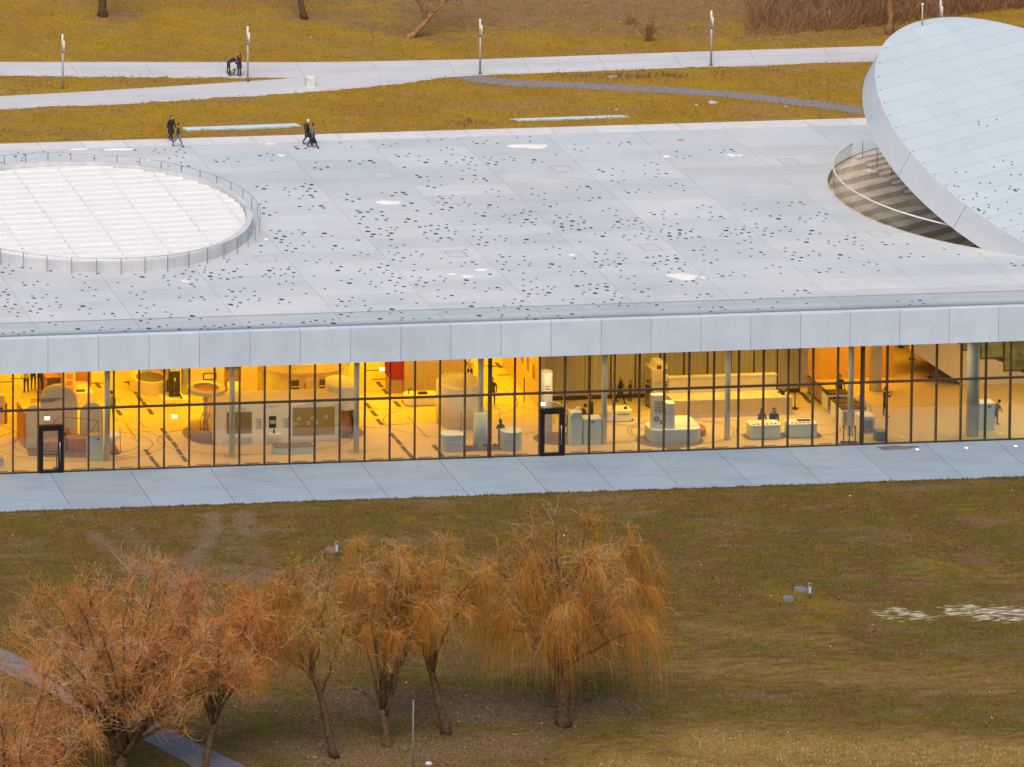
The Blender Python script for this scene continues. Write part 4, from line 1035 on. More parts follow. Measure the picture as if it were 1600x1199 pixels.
# ------------------------------------------------------------------ roof dots (small round lights flush in the roof) and access hatches
DOTS = "A:703,337,1 795,373,1 1060,353,1 1122,365,1 1173,347,1 1437,322,1 1546,310,1 1538,400,1 1590,380,1 330,373,2 348,388,3 412,385,2 520,385,1 34,445,2 93,427,1 140,438,1 132,484,1 500,503,1 490,547,2 540,560,2 597,541,2 780,490,2 893,491,1 865,513,2 952,488,3 980,503,2 1162,437,1 1186,453,2 1252,450,1 1275,428,1 1357,450,1 1355,484,1 1433,478,1 1415,502,3 1586,493,2 1578,511,1 1237,543,2 1340,610,2 1365,625,3 1426,622,1 1437,654,1 1540,622,1 1430,700,2 1487,712,2 1542,690,1 8,703,2 88,695,1 67,722,3 247,714,1 235,731,1 278,748,1 325,720,1 408,677,1 388,702,2 462,688,3 450,720,2 428,740,2 497,744,2 278,778,1 392,780,1 363,802,1 456,775,3 476,792,2 85,829,1 35,849,1 68,881,2 63,927,2 113,940,2 170,920,1 362,868,2 475,868,1 445,893,1 543,864,3 563,881,2 760,767,2 755,813,2 805,827,2 862,807,2 1050,755,1 1163,754,2 1135,779,2 1226,752,3 1248,768,2 1530,787,1 1555,803,2 1518,834,1 1585,838,2 1562,858,1 1553,893,2 1295,842,3 1233,863,2 1343,903,2 1456,930,2 845,903,2 868,919,3 932,915,2 963,892,2 828,950,1 897,955,2 876,974,1 862,1010,2 1047,914,2 1056,946,2 1003,975,2 1098,966,1 1083,982,2 1268,973,3 1247,999,2 1330,992,2 928,1041,2 932,1077,3 1030,1055,2 1088,1071,1 1125,1045,1 1178,1046,1 1160,1065,1 978,1101,3 963,1121,2 1040,1103,1 1128,1092,3 1103,1113,2 1128,1145,2 1363,1041,2 1411,1035,1 1458,1027,2 1523,1030,1 1590,1020,1 1514,1058,2 1587,1047,2 1410,1084,2 1398,1103,1 1460,1072,1 1500,1097,3 1425,1131,1 1540,1132,2 1517,1158,1 125,1068,1 195,1073,2 175,1095,1 237,1118,3 165,1133,3 215,1146,2 208,1168,2 300,1097,1 357,1064,1 400,1085,2 385,1101,1 570,1093,3 633,1113,1 550,1122,1 852,1149,2 443,1164,1;B:578,293,1 683,288,1 685,329,1 210,328,1 240,344,2 323,321,1 297,341,1 410,343,1 38,393,1 34,436,1 145,456,1 200,465,2 128,481,2 70,499,1 188,498,1 172,518,1 236,523,1 23,526,1 176,552,1 225,566,1 122,572,1 297,456,1 362,462,1 347,481,1 407,499,2 336,512,2 395,522,2 468,480,1 517,456,1 552,470,1 547,486,1 720,480,3 706,503,1 785,497,1 898,438,1 1058,350,1 1058,393,1 1111,406,1 1163,385,1 1336,338,1 1445,338,1 1427,358,1 1505,333,2 1528,349,1 1260,562,2 1291,579,2 1375,551,1 1463,575,1 1366,610,1 1368,655,1 1420,667,1 1470,648,1 222,610,2 235,642,1 118,641,2 207,664,1 299,638,2 322,654,2 366,728,1 422,741,1 315,748,1 420,787,1 700,720,1 702,767,1 754,779,1 808,759,1 802,810,1 988,708,1 1101,707,1 1077,731,1 1163,704,3 1190,720,1 1480,738,1 1505,755,2 1563,750,1 1590,727,1 1090,797,1 1203,796,1 1180,820,1 1262,793,2 1292,807,1 38,776,1 16,800,1 133,800,1 138,831,1 88,858,1 181,850,1 172,866,1 28,879,3 10,903,1 346,857,3 335,881,1 415,875,1 533,813,1 798,855,1 852,869,2 907,850,1 229,926,1 308,919,1 295,948,3 472,938,1 461,953,1 555,944,1 616,924,2 633,898,1 688,910,2 681,944,1 735,970,1 655,978,3 512,972,1 516,1004,1 632,1004,1 697,1001,2 722,1019,1 606,1030,1 904,945,1 930,963,2 992,958,1 1016,934,1 885,989,1 882,1006,1 946,1014,2 949,1039,3 961,1067,1 1037,991,3 1029,1028,2 1025,1057,1 1087,1015,1 1105,958,1 1138,985,1 1131,1003,2 1092,1063,3 1141,1053,1 1190,1047,2 1344,884,1 1289,905,1 1403,899,1 1399,946,1 1440,976,1 1417,997,3 1384,1023,1 1367,1042,1 1423,1045,1 1456,1017,1 1500,988,1 1506,1031,1 1549,1018,1 1561,987,2 1570,966,1 1226,1098,1 1310,1090,1 1290,1118,3 1470,1109,1 1460,1127,1 1507,1148,1 1557,1116,1 116,990,1 222,1018,1 218,1069,1 275,1084,1 330,1061,1 208,1118,1 277,1125,1 262,1147,1 436,1116,1 390,1146,1 483,1136,1 473,1154,1 655,1144,3 839,1097,1 723,1165,1 324,1168,2 6,1048,1 6,1072,1 63,1080,1 56,1099,1 8,1130,2 32,1147,1 1102,1164,1;C:306,412,1 308,455,1 365,467,1 415,447,1 583,398,1 697,400,1 677,420,1 760,396,2 784,411,1 40,526,1 91,504,1 145,519,1 148,563,1 43,597,1 157,597,1 132,619,1 219,593,2 245,607,1 298,678,1 253,698,1 357,692,1 365,737,1 79,750,1 526,859,1 480,880,1 588,873,1 587,918,1 487,956,1 602,954,1 583,981,1 670,952,2 696,969,1 865,850,1 870,898,1 970,890,1 930,911,1 1153,838,1 1265,837,1 1249,862,1 1336,833,2 1362,851,1 90,920,1 118,937,2 202,909,1 186,935,1 297,933,1 198,967,1 200,1019,1 255,1033,1 311,1012,1 180,1063,1 172,1081,1 243,1090,2 332,1066,3 246,1115,3 329,1106,2 380,1091,1 436,1058,1 422,1078,2 318,1131,1 383,1135,2 434,1127,1 493,1123,2 257,1142,1 732,1047,1 717,1069,3 796,1059,1 868,1041,1 862,1061,2 847,1091,2 906,1085,2 757,1092,1 686,1098,1 668,1115,1 719,1119,2 810,1105,1 917,1119,1 872,1154,1 970,1014,1 976,1044,1 1050,1051,1 1037,1072,1 1103,1092,2 1032,1106,2 1093,1120,1 1088,948,2 1168,943,1 1154,972,3 1165,1071,1 1208,1038,1 1259,1059,1 1249,1077,1 1332,961,1 1330,980,1 1420,967,1 1378,997,1 1493,919,1 1478,945,1 1552,933,2 1550,970,1 1530,992,1 1432,1070,3 1417,1098,2 1502,1092,1 1318,1147,1 1401,1139,1 1388,1167,3 1573,1157,1 8,1008,1 18,1046,1 28,1068,1 10,1096,1 90,1080,1 78,1115,1 64,1138,1 135,1144,1;D:55,138,1 32,155,1 80,174,2 16,183,2 62,194,1 133,153,1 194,158,1 316,174,2 458,214,1 500,197,1 540,209,1 613,190,1 530,250,1 560,279,1 515,296,1 600,291,1 588,331,1 143,248,1 156,264,2 210,262,1 234,240,1 298,262,1 40,289,1 25,306,2 5,330,1 53,324,2 47,352,1 49,372,1 33,396,2 95,383,2 75,411,1 58,431,1 113,436,1 108,459,1 200,331,1 212,345,2 266,342,1 290,321,1 172,373,1 225,377,1 206,396,1 190,425,2 252,412,2 235,436,1 308,395,1 352,341,1 353,369,1 381,387,1 374,402,1 517,395,3 495,417,1 565,411,1 560,443,1 322,455,1 650,444,1 703,441,2 716,456,1 675,355,1 736,249,1 826,271,1 815,312,1 855,325,1 902,306,1 888,351,1 877,393,1 963,388,1 917,406,1 858,434,1 912,437,1 1037,431,1 843,195,1 890,212,3 1020,218,1 1026,204,1 1094,209,1 1051,235,1 1057,261,1 1120,282,1 1142,192,2 1160,170,1 1207,180,2 1191,209,1 1180,226,1 1230,231,1 1196,258,2 1214,273,1 1247,141,1 1284,150,1 1281,167,1 1276,182,1 1320,187,2 1314,208,3 1320,227,1 1371,199,1 1395,169,2 1378,222,1 1422,226,2 1430,188,1 1464,178,2 1482,163,1 1502,213,2 1460,218,1 1420,118,1 1430,105,1 1541,134,1 1120,341,1 1209,341,1 1187,363,1 1260,338,2 1278,353,1 1356,417,1 1202,456,3 1186,479,1 1254,473,1 1432,291,1 1453,304,2 1503,302,1 1527,282,1 1415,332,1 1470,338,1 1454,355,1 1442,385,3 1484,396,1 1502,373,2 1552,354,1 1592,302,1 1592,330,1 308,498,1 396,492,1 348,511,1 487,537,3 638,527,1 625,544,1 700,534,1 204,550,2 150,558,1 80,558,1 117,570,1 18,565,1 198,582,1 333,577,1 880,487,2 940,475,2 925,499,1 995,523,2 931,534,3 1043,514,1 1071,447,1 1063,463,1 805,535,1 783,552,1 893,456,1 1119,539,2 1282,520,1 1337,515,1 1258,536,1 1300,539,1 1377,529,1 1409,515,1 1459,508,2 1455,540,1 1557,495,1 1555,525,2;E:32,97,2 30,135,1 122,50,2 133,28,1 178,39,2 163,61,1 157,76,1 215,81,1 198,98,1 248,114,2 190,127,2 228,135,1 297,97,1 360,104,1 332,72,1 227,22,1 290,26,1 302,13,1 428,19,3 413,42,1 475,35,1 495,97,3 480,118,1 543,113,1 640,62,1 84,252,3 106,237,1 155,245,1 210,230,1 202,244,2 236,264,2 183,271,1 113,270,1 60,275,1 42,289,1 83,293,1 155,283,1 234,293,1 145,337,1 187,319,1 231,331,1 223,372,1 313,395,1 362,288,1 310,192,1 400,183,1 380,203,1 470,204,1 510,252,3 531,228,2 533,313,1 598,308,1 583,331,3 431,366,1 614,158,1 657,141,1 700,153,1 653,243,1 646,258,1 717,248,1 680,273,1 722,323,1 713,338,1 786,328,1 748,353,1 783,210,1 823,221,2 769,233,2 817,250,1 797,266,1 852,271,1 852,289,1 898,299,2 836,313,2 887,329,1 871,346,1 925,352,2 872,380,1 911,391,1 827,397,1 908,432,1 1003,456,1 840,97,1 880,109,1 926,93,1 831,134,1 888,141,1 870,155,1 922,173,2 858,185,2 903,193,1 968,156,1 1042,149,1 1032,161,1 1003,133,1 700,8,2 724,41,2 733,27,2 780,27,1 845,19,3 826,35,1 845,60,1 1058,14,2 1046,28,1 1069,48,1 1126,22,3 1155,49,1 1203,48,2 1225,61,1 1245,24,1 1137,69,1 1355,39,1 1409,43,1 1397,61,1 1390,88,2 1443,76,2 1434,97,1 1492,59,1 1527,38,1 1560,53,1 1556,66,1 1310,120,1 1156,178,1 990,213,1 986,253,1 1072,247,1 975,290,1 1030,296,1 1017,313,1 1003,341,2 1062,328,2 1048,351,1 1112,313,1 1151,288,1 1185,303,1 1177,318,1 1139,373,1 1137,413,1 1181,427,1 1224,408,2 1216,203,1 1306,203,1 1286,224,1 1353,199,2 1376,213,1 1463,275,2 1315,312,3 1304,334,1 1366,328,1 1366,361,1 1458,362,1 1437,382,1 1510,359,2 1532,373,1 1522,153,1 1540,168,2 1586,163,1 1506,193,1 1562,198,1 1548,214,1 1539,244,2 1583,252,1 1295,456,1 1361,451,1 1346,476,3 1191,511,1 1395,534,3 1480,481,1 1551,471,1 1515,499,1 1539,528,1 1534,542,1 519,432,1 536,445,2 603,421,1 583,442,1 507,473,1 561,478,1 674,442,1 683,471,1 717,487,1 708,503,1 531,527,2 592,515,2 574,539,1 850,494,3 837,519,1 904,513,1 776,554,3 916,547,1 911,561,1 984,553,1 1082,551,1 160,433,3 143,456,1 209,451,1 24,426,1 18,440,1 41,589,1 111,578,1 155,581,1 295,577,2 341,571,1 376,564,2 429,568,1 482,560,1 484,582,3;F:229,23,1 92,59,2 78,79,1 142,74,1 425,73,1 520,22,1 568,39,3 583,18,1 257,104,1 298,115,1 214,121,1 300,153,1 392,177,1 75,164,1 80,190,1 45,214,1 114,205,1 109,219,1 248,212,3 233,234,1 297,229,1 298,260,1 388,260,1 369,281,1 437,258,2 457,271,1 71,269,1 70,310,1 116,322,1 153,304,1 72,348,1 73,378,2 123,371,1 155,359,1 107,398,2 100,413,1 162,398,1 195,373,1 223,351,1 265,354,1 248,368,1 230,391,3 207,406,1 703,33,1 693,45,1 731,61,1 768,37,1 812,21,2 855,37,1 847,53,1 903,58,1 984,18,2 985,37,3 993,57,1 1048,18,2 1085,18,1 1120,9,2 1040,48,1 1087,51,2 1126,44,1 1170,42,1 513,133,1 530,148,2 596,125,1 583,146,1 669,146,1 518,172,1 597,182,1 568,192,1 523,199,2 667,173,1 709,176,1 695,190,1 640,195,1 672,211,3 653,228,1 559,219,2 607,218,1 550,233,1 681,253,1 845,171,2 884,168,1 925,161,2 970,164,1 1020,156,1 1029,177,3 971,187,2 1031,197,1 926,196,1 892,207,2 882,220,1 963,216,1 1081,203,1 1078,217,1 908,243,1 997,241,1 1047,240,2 980,262,1 1068,255,1 680,292,1 723,304,1 765,287,1 765,332,1 766,372,1 813,386,2 852,366,1 852,413,1 993,321,2 1089,321,1 1066,343,1 1133,318,2 1154,332,1 1135,127,2 1186,125,1 1202,105,1 1274,126,1 1197,154,1 1199,192,1 1243,204,2 1283,186,1 1303,37,1 1338,39,1 1368,18,1 1436,18,2 1480,14,1 1489,40,1 1413,83,1 1455,66,1 1495,76,1 1497,115,1 1420,142,1 1491,163,1 1556,138,2 1576,152,1 1290,272,1 1315,287,2 1363,283,1 1380,262,1 1451,283,1 1588,238,1 407,349,3 445,344,1 487,338,2 536,341,1 584,334,1 591,354,3 530,364,2 487,373,1 595,376,2 452,386,1 441,399,1 520,394,3 648,382,1 640,396,1 641,412,1 625,435,2 687,422,1 676,452,1 669,470,1 723,473,1 577,449,1 506,459,1 542,476,1 318,436,1 382,431,1 374,455,2 1085,401,1 1175,402,1 1157,422,1 1223,399,2 1247,412,1 1463,391,1 1471,433,1 1512,446,1 1556,426,1 1169,484,1 1257,484,1 1308,482,2 1333,496,1 1243,509,1 1537,493,1 1306,528,1 853,455,1 903,468,2 944,449,1 940,497,1 224,491,1 287,535,1 375,524,2 307,552,2 446,547,1 16,432,1 64,443,2 6,457,1 55,472,1 41,491,2 97,495,2 105,532,1 92,549,1 148,557,2;G:27,18,2 20,41,1 188,61,1 243,76,3 251,56,1 262,22,2 274,3,3 328,19,1 108,111,1 106,133,1 167,139,1 156,157,1 152,183,2 209,171,2 197,192,1 253,156,1 285,132,1 322,147,1 321,160,1 380,68,1 379,83,1 414,96,1 446,73,1 489,57,2 497,37,1 541,46,2 542,73,1 535,89,1 587,95,1 590,118,1 453,154,3 443,176,1 508,171,1 631,200,1 599,217,1 681,212,1 689,252,1 715,76,1 735,90,2 784,87,1 872,87,1 893,145,1 829,169,2 881,165,1 969,164,1 1103,119,1 1192,152,1 30,219,1 72,231,1 79,271,1 300,249,1 320,264,2 370,261,1 386,240,1 460,262,1 93,380,1 185,379,1 166,401,1 234,377,2 257,392,1 28,482,1 243,457,1 58,449,1 810,443,1 900,446,1 886,466,1 950,440,2 973,458,1 1521,208,1 1542,221,2 1592,219,1;H:155,101,1 280,104,1 371,94,1 210,122,2 131,134,2 190,148,1 187,170,1 12,188,1 537,100,2 511,125,1 592,119,1 805,150,1 958,121,1 1150,81,2 1168,178,1;I:128,72,1 110,87,1 151,105,1 204,78,1 306,96,1 328,77,1 376,101,1 305,132,1 244,150,1 358,143,1 343,186,1 238,217,1 348,220,1 408,217,2 432,232,1 1016,127,1 1076,108,1 1124,122,1 1115,168,1 626,166,1 647,181,2 710,177,1 742,155,1 829,178,1;"
dots = []
for ch, ox, oy, sc in (('A', 400, 160, 5.333), ('B', 700, 160, 5.333), ('C', 1000, 160, 5.333), ('D', 0, 380, 4), ('E', 400, 360, 4), ('F', 800, 360, 4), ('G', 1200, 360, 4), ('H', 0, 220, 5.45), ('I', 220, 220, 5.45)):
    body = DOTS.split(ch + ':')[1].split(';')[0]
    for t in body.split(' '):
        if not t: continue
        x, y, s = t.split(','); c = W(ox + float(x) / sc, oy + float(y) / sc, ZR)
        if all(abs(c[0] - q[0]) > .14 or abs(c[1] - q[1]) > .38 for q in dots): dots.append((c[0], c[1], int(s)))
dots = [d for d in dots if .02 < d[1] < 37.0 and math.hypot(d[0] - SKX, d[1] - SKY_) > RK + .2 and math.hypot(d[0] - RX, d[1] - RY) > RR + .4]
dots.sort(key=lambda d: (-d[2], d[1]))
DR = {1: .088, 2: .125, 3: .165}
dmesh = {k: MB().cyl(0, 0, -.01, .005, r, n=12).mesh('round_light', dot_m) for k, r in DR.items()}
rest = MB()
for i, (x, y, s) in enumerate(dots):
    if i < 298:
        o = link('round_light', dmesh[s], museum); o.location = (x, y, ZR)
    else: rest.cyl(x, y, ZR - .01, ZR + .005, DR[s], n=10)
tag(rest.build('round_light', dot_m, museum), kind='stuff')
hm = M('hatch_line', (.45, .43, .44), .8); hp_m = M('hatch_plate', (.56, .54, .54), .7, .04)
hs_m = M('hatch_sand', (.52, .47, .40), .8)
for i, (px, py, s) in enumerate([(600, 273.5, 0), (878, 264.5, 0), (713, 397, 0), (1016, 387, 0), (1232, 252.5, 1), (1374, 366, 1), (416, 405, 0), (1400, 0, 0)][:7]):
    c = W(px, py, ZR)
    o = empty('roof_hatch', c, ['square flush roof hatch between two joints, nearest the couple on the roof', 'square flush roof hatch below the largest snow patch', 'square flush roof hatch just above the three close snow patches', 'square flush roof hatch in the middle right of the roof above the broad snow patch', 'square flush roof hatch with a sandy outline near the back right corner of the roof', 'square flush roof hatch with a sandy outline beside the amphitheatre rail', 'square flush roof hatch beside the front right of the round roof light'][i], 'roof hatch', 'flush hatches in the roof')
    a, b = .52, .62
    m_ = hs_m if s else hm
    fr = MB()
    for x0, x1, y0, y1 in ((-b, b, -b, -a), (-b, b, a, b), (-b, -a, -a, a), (a, b, -a, a)): fr.box(x0, x1, y0, y1, -.02, .006 if not s else .008)
    if not s:
        fr2 = .86
        for x0, x1, y0, y1 in ((-fr2, -fr2 + .03, -b, b), (fr2 - .03, fr2, -b, b), (-fr2, fr2, b + .16, b + .19)): fr.box(x0, x1, y0, y1, -.02, .006)
    fr.build('frame', m_, o)
    MB().box(-a + .004, a - .004, -a + .004, a - .004, -.02, .004).build('lid', hp_m, o)
bpy.data.objects.remove(cut)

# ------------------------------------------------------------------ people: one continuous body grown over a posed skeleton, clothing by body region
SKIN = M('skin', (.50, .30, .21), .6, .05)
def cloth(name, c): return M('cloth_' + name, c, .85, .12, 8)
BLACK = cloth('black', (.018, .016, .018)); CHAR = cloth('charcoal', (.04, .038, .042)); NAVY = cloth('navy', (.02, .024, .045)); JEANS = cloth('denim', (.13, .19, .28))
BROWN = cloth('brown', (.10, .055, .03)); GREYB = cloth('grey', (.16, .16, .18)); WHITE = cloth('white', (.55, .50, .45)); HIVIS = cloth('lime', (.38, .50, .05)); PLUM = cloth('plum', (.07, .025, .05)); TAN = cloth('tan', (.32, .20, .11))
HAIRD = M('hair_dark', (.022, .014, .010), .6, .1); HAIRB = M('hair_blond', (.40, .25, .11), .6, .1); HAIRW = M('hair_white', (.62, .56, .46), .7, .1); SHOE = M('shoe', (.015, .014, .014), .5, .1)


def person(foot, H, facing, label, top=BLACK, legs=CHAR, hair=HAIRD, pose='stand', group=None, arms='down', long_hair=False, coat=None, bag=None, stride=.25, hood=None):
    """foot: ground point; facing: heading in radians (0 = +x, pi/2 = away from the camera)"""
    k = H / 1.75
    root = empty('person', foot, label, 'person', group, facing - PI / 2)
    # local frame: +y is forward, x to the person's right
    hip = .92; kn = .49
    J = {}
    if pose == 'sit':
        hip = .50
    lean = {'bend': 1.15, 'walk': .06, 'sit': .25, 'stand': 0.0, 'lean': .3}.get(pose, 0)
    def up(d, h):                           # point at height h above the hips along the leaning spine
        return (0, d + math.sin(lean) * h, hip + math.cos(lean) * h)
    J['pelvis'] = (0, 0, hip); J['waist'] = up(0, .16); J['chest'] = up(.01, .36); J['neck'] = up(0, .55); J['head0'] = up(.02, .61)
    def off(p, x, y=0, z=0): return (p[0] + x, p[1] + y, p[2] + z)
    ch = up(0, .49)
    for s, nm in ((-1, 'l'), (1, 'r')):
        J['sh' + nm] = off(ch, s * .185)
        J['hp' + nm] = (s * .095, 0, hip - .05)
        st = stride * s if pose == 'walk' else (.03 * s)
        if pose == 'sit':
            J['kn' + nm] = (s * .12, .42, hip - .02); J['an' + nm] = (s * .12, .40, .09); J['to' + nm] = (s * .13, .58, .04)
        elif pose == 'walk':
            J['kn' + nm] = (s * .10, st * .55 + .05, .50); J['an' + nm] = (s * .09, st - (.05 if s < 0 else 0), .09 + (.05 if s < 0 else 0)); J['to' + nm] = (s * .10, st + .15, .035 + (.0 if s > 0 else .0))
        else:
            J['kn' + nm] = (s * .11, st + .01, .50); J['an' + nm] = (s * .12, st - .02, .08); J['to' + nm] = (s * .14, st + .16, .035)
        sh = J['sh' + nm]
        a = arms[nm] if isinstance(arms, dict) else arms
        if a == 'down':
            sw = (-.14 * s if pose == 'walk' else .03)
            J['el' + nm] = off(sh, s * .06, sw * .5 - .02, -.28); J['ha' + nm] = off(sh, s * .08, sw + .06, -.53)
        elif a == 'reach':                 # straight down from bent shoulders / forward
            J['el' + nm] = off(sh, s * .03, .10, -.26); J['ha' + nm] = off(sh, -s * .02, .24, -.46)
        elif a == 'phone':
            J['el' + nm] = off(sh, s * .05, .16, -.20); J['ha' + nm] = off(sh, -s * .08, .34, .02)
        elif a == 'front':
            J['el' + nm] = off(sh, s * .07, .02, -.27); J['ha' + nm] = off(sh, -s * .06, .24, -.30)
        elif a == 'hips':
            J['el' + nm] = off(sh, s * .16, -.08, -.26); J['ha' + nm] = off(sh, s * .02, .06, -.42)
        elif a == 'up':
            J['el' + nm] = off(sh, s * .10, .18, .08); J['ha' + nm] = off(sh, s * .02, .30, .30)
        elif a == 'back':
            J['el' + nm] = off(sh, s * .07, -.12, -.25); J['ha' + nm] = off(sh, -s * .05, -.16, -.46)
    R = dict(pelvis=(.155, .12), waist=(.145, .11), chest=(.165, .12), neck=(.055, .055), head0=(.05, .05))
    for nm in 'lr':
        R['sh' + nm] = (.075, .075); R['hp' + nm] = (.095, .10); R['kn' + nm] = (.062, .065); R['an' + nm] = (.043, .05); R['to' + nm] = (.04, .03); R['el' + nm] = (.045, .045); R['ha' + nm] = (.03, .036)
    if coat:
        R['pelvis'] = (.18, .15); R['waist'] = (.165, .13); R['chest'] = (.18, .135)
        for nm in 'lr': R['sh' + nm] = (.085, .085); R['el' + nm] = (.06, .06)
    E = [('pelvis', 'waist'), ('waist', 'chest'), ('chest', 'neck'), ('neck', 'head0')]
    for nm in 'lr': E += [('chest', 'sh' + nm), ('sh' + nm, 'el' + nm), ('el' + nm, 'ha' + nm), ('pelvis', 'hp' + nm), ('hp' + nm, 'kn' + nm), ('kn' + nm, 'an' + nm), ('an' + nm, 'to' + nm)]
    names = list(J); ix = {n: i for i, n in enumerate(names)}
    me = bpy.data.meshes.new('body'); me.from_pydata([tuple(c * k for c in J[n]) for n in names], [(ix[a], ix[b]) for a, b in E], [])
    o = bpy.data.objects.new('body', me); COL.objects.link(o)
    sk_ = o.modifiers.new('skin', 'SKIN'); sk_.use_smooth_shade = True
    for i, n in enumerate(names):
        v = me.skin_vertices[0].data[i]; v.radius = (R[n][0] * k, R[n][1] * k); v.use_root = n == 'pelvis'
    sb = o.modifiers.new('sub', 'SUBSURF'); sb.levels = 1; sb.render_levels = 1
    dg = bpy.context.evaluated_depsgraph_get()
    nm_ = bpy.data.meshes.new_from_object(o.evaluated_get(dg))
    bpy.data.objects.remove(o); bpy.data.meshes.remove(me)
    # head, nose, ears, eyes, hands and shoes joined to the same body surface
    bm = bmesh.new(); bm.from_mesh(nm_)
    lab = bm.faces.layers.int.new('zone')
    segs = []
    for a, b in E:
        z = 1
        if a.startswith(('hp', 'kn')) or (a == 'pelvis' and b.startswith('hp')): z = 2
        if a.startswith('an'): z = 3
        if a == 'neck' or b.startswith('head'): z = 0
        segs.append((Vector(J[a]) * k, Vector(J[b]) * k, z))
    for f in bm.faces:
        c = f.calc_center_median(); best = (9, 1)
        for p, q, z in segs:
            d = q - p; t = max(0, min(1, (c - p).dot(d) / d.length_squared)); e = (c - p - d * t).length
            if e < best[0]: best = (e, z)
        z = best[1]
        for s in 'lr':
            if (c - Vector(J['ha' + s]) * k).length < .05 * k: z = 0
        f[lab] = z
    hc = Vector(up(.035, .735)) * k
    tilt = {'bend': .9}.get(pose, lean * .6)
    def addball(c, r, sx, sy, sz, zone, sub=2):
        ret = bmesh.ops.create_icosphere(bm, subdivisions=sub, radius=r)
        for v in ret['verts']:
            p = Vector((v.co.x * sx, v.co.y * sy, v.co.z * sz)); p.rotate(Matrix.Rotation(-tilt, 3, 'X')); v.co = p + c
        for v in ret['verts']:
            for f in v.link_faces: f[lab] = zone; f.smooth = True
    def hoff(x, y, z):
        p = Vector((x, y, z)) * k; p.rotate(Matrix.Rotation(-tilt, 3, 'X')); return hc + p
    addball(hc, .112 * k, .80, .95, 1.12, 0)
    addball(hoff(0, .108, -.012), .02 * k, .8, 1.0, 1.3, 0, 1)
    for s in (-1, 1):
        addball(hoff(s * .09, 0, -.005), .025 * k, .4, .8, 1.2, 0, 1); addball(hoff(s * .034, .094, .018), .011 * k, 1, .6, .7, 4, 1)
    addball(hoff(0, .098, -.055), .018 * k, 1.2, .4, .4, 5, 1)
    for s, sg in (('l', -1), ('r', 1)):
        h = Vector(J['ha' + s]) * k; e = Vector(J['el' + s]) * k; d = (h - e).normalized()
        side = d.cross(Vector((0, 1, 0)));  side = side.normalized() if side.length > .1 else Vector((1, 0, 0))
        pal = d.cross(side)
        vb = [];
        for fi in range(5):
            if fi < 4: base = h + d * .055 * k + side * (fi - 1.5) * .018 * k; ln = (.062, .072, .068, .052)[fi] * k; dirv = (d + pal * .25).normalized()
            else: base = h + side * .03 * k * -1 + d * .01 * k; ln = .055 * k; dirv = (d * .7 - side * .7).normalized()
            for seg in range(2):
                p = base + dirv * ln * seg * .5; q = base + dirv * ln * (seg + 1) * .5; dirv = (dirv + pal * .35).normalized()
                u = dirv.orthogonal().normalized(); w2 = dirv.cross(u); r = .0088 * k * (1 - .15 * seg)
                ring0 = [bm.verts.new(p + (u * math.cos(a) + w2 * math.sin(a)) * r) for a in (0, 2.1, 4.2)]; ring1 = [bm.verts.new(q + (u * math.cos(a) + w2 * math.sin(a)) * r * .85) for a in (0, 2.1, 4.2)]
                for a in range(3):
                    f = bm.faces.new((ring0[a], ring0[(a + 1) % 3], ring1[(a + 1) % 3], ring1[a])); f[lab] = 0
                bm.faces.new(ring1)[lab] = 0
        addball(h + d * .03 * k, .042 * k, .75, .6, 1.0, 0, 1)
    for f in bm.faces: f.material_index = f[lab]
    nm_.materials.clear()
    bm.to_mesh(nm_); bm.free()
    nm_.name = 'body'
    for m_ in (SKIN, top, legs, SHOE, HAIRD, M('lips', (.35, .12, .10), .6)): nm_.materials.append(m_)
    link('body', nm_, root)
    # hair: a cap hugging the skull, open at the face
    bm = bmesh.new(); bmesh.ops.create_icosphere(bm, subdivisions=2, radius=.122 * k)
    bm.normal_update()
    kill = [v for v in bm.verts if (v.co.y > .055 * k and v.co.z < .055 * k) or v.co.z < -.07 * k]
    bmesh.ops.delete(bm, geom=kill, context='VERTS')
    for v in bm.verts:
        v.co = Vector((v.co.x * .84, v.co.y * .99 - .004, v.co.z * 1.12 + .004))
        if long_hair and v.co.z < -.02 * k: v.co.z -= .20 * k; v.co.y -= .03 * k
    for v in bm.verts:
        v.co.rotate(Matrix.Rotation(-tilt, 3, 'X')); v.co += hc
    me = bpy.data.meshes.new('hair'); bm.to_mesh(me); bm.free(); me.materials.append(hood or hair)
    for p in me.polygons: p.use_smooth = True
    link('hair', me, root)
    if coat:                                 # flared lower part of a coat or skirt
        mat, zb = coat
        mb = MB(); n = 16; v = []; zs = (hip + .18, hip - .02, (hip + zb) / 2, zb); rr = (.165, .20, .215, .24)
        for z, r in zip(zs, rr):
            for i in range(n):
                t = 2 * PI * i / n; v.append((r * math.cos(t) * k, (r * .8 * math.sin(t) + (.06 * (hip - z) if pose == 'walk' else 0)) * k, (z + .01 * math.sin(3 * t)) * k))
        f = [(a * n + i, a * n + (i + 1) % n, (a + 1) * n + (i + 1) % n, (a + 1) * n + i) for a in range(3) for i in range(n)]
        mb.add(v, f, 0, True).build('coat_skirt', mat, root)
    if bag:
        c = Vector(J['chest']) * k
        MB().prism(rrect(c.x - .13 * k, c.x + .13 * k, c.y - .27 * k, c.y - .10 * k, .05 * k), c.z - .20 * k, c.z + .18 * k).build('backpack', bag, root)
    return root


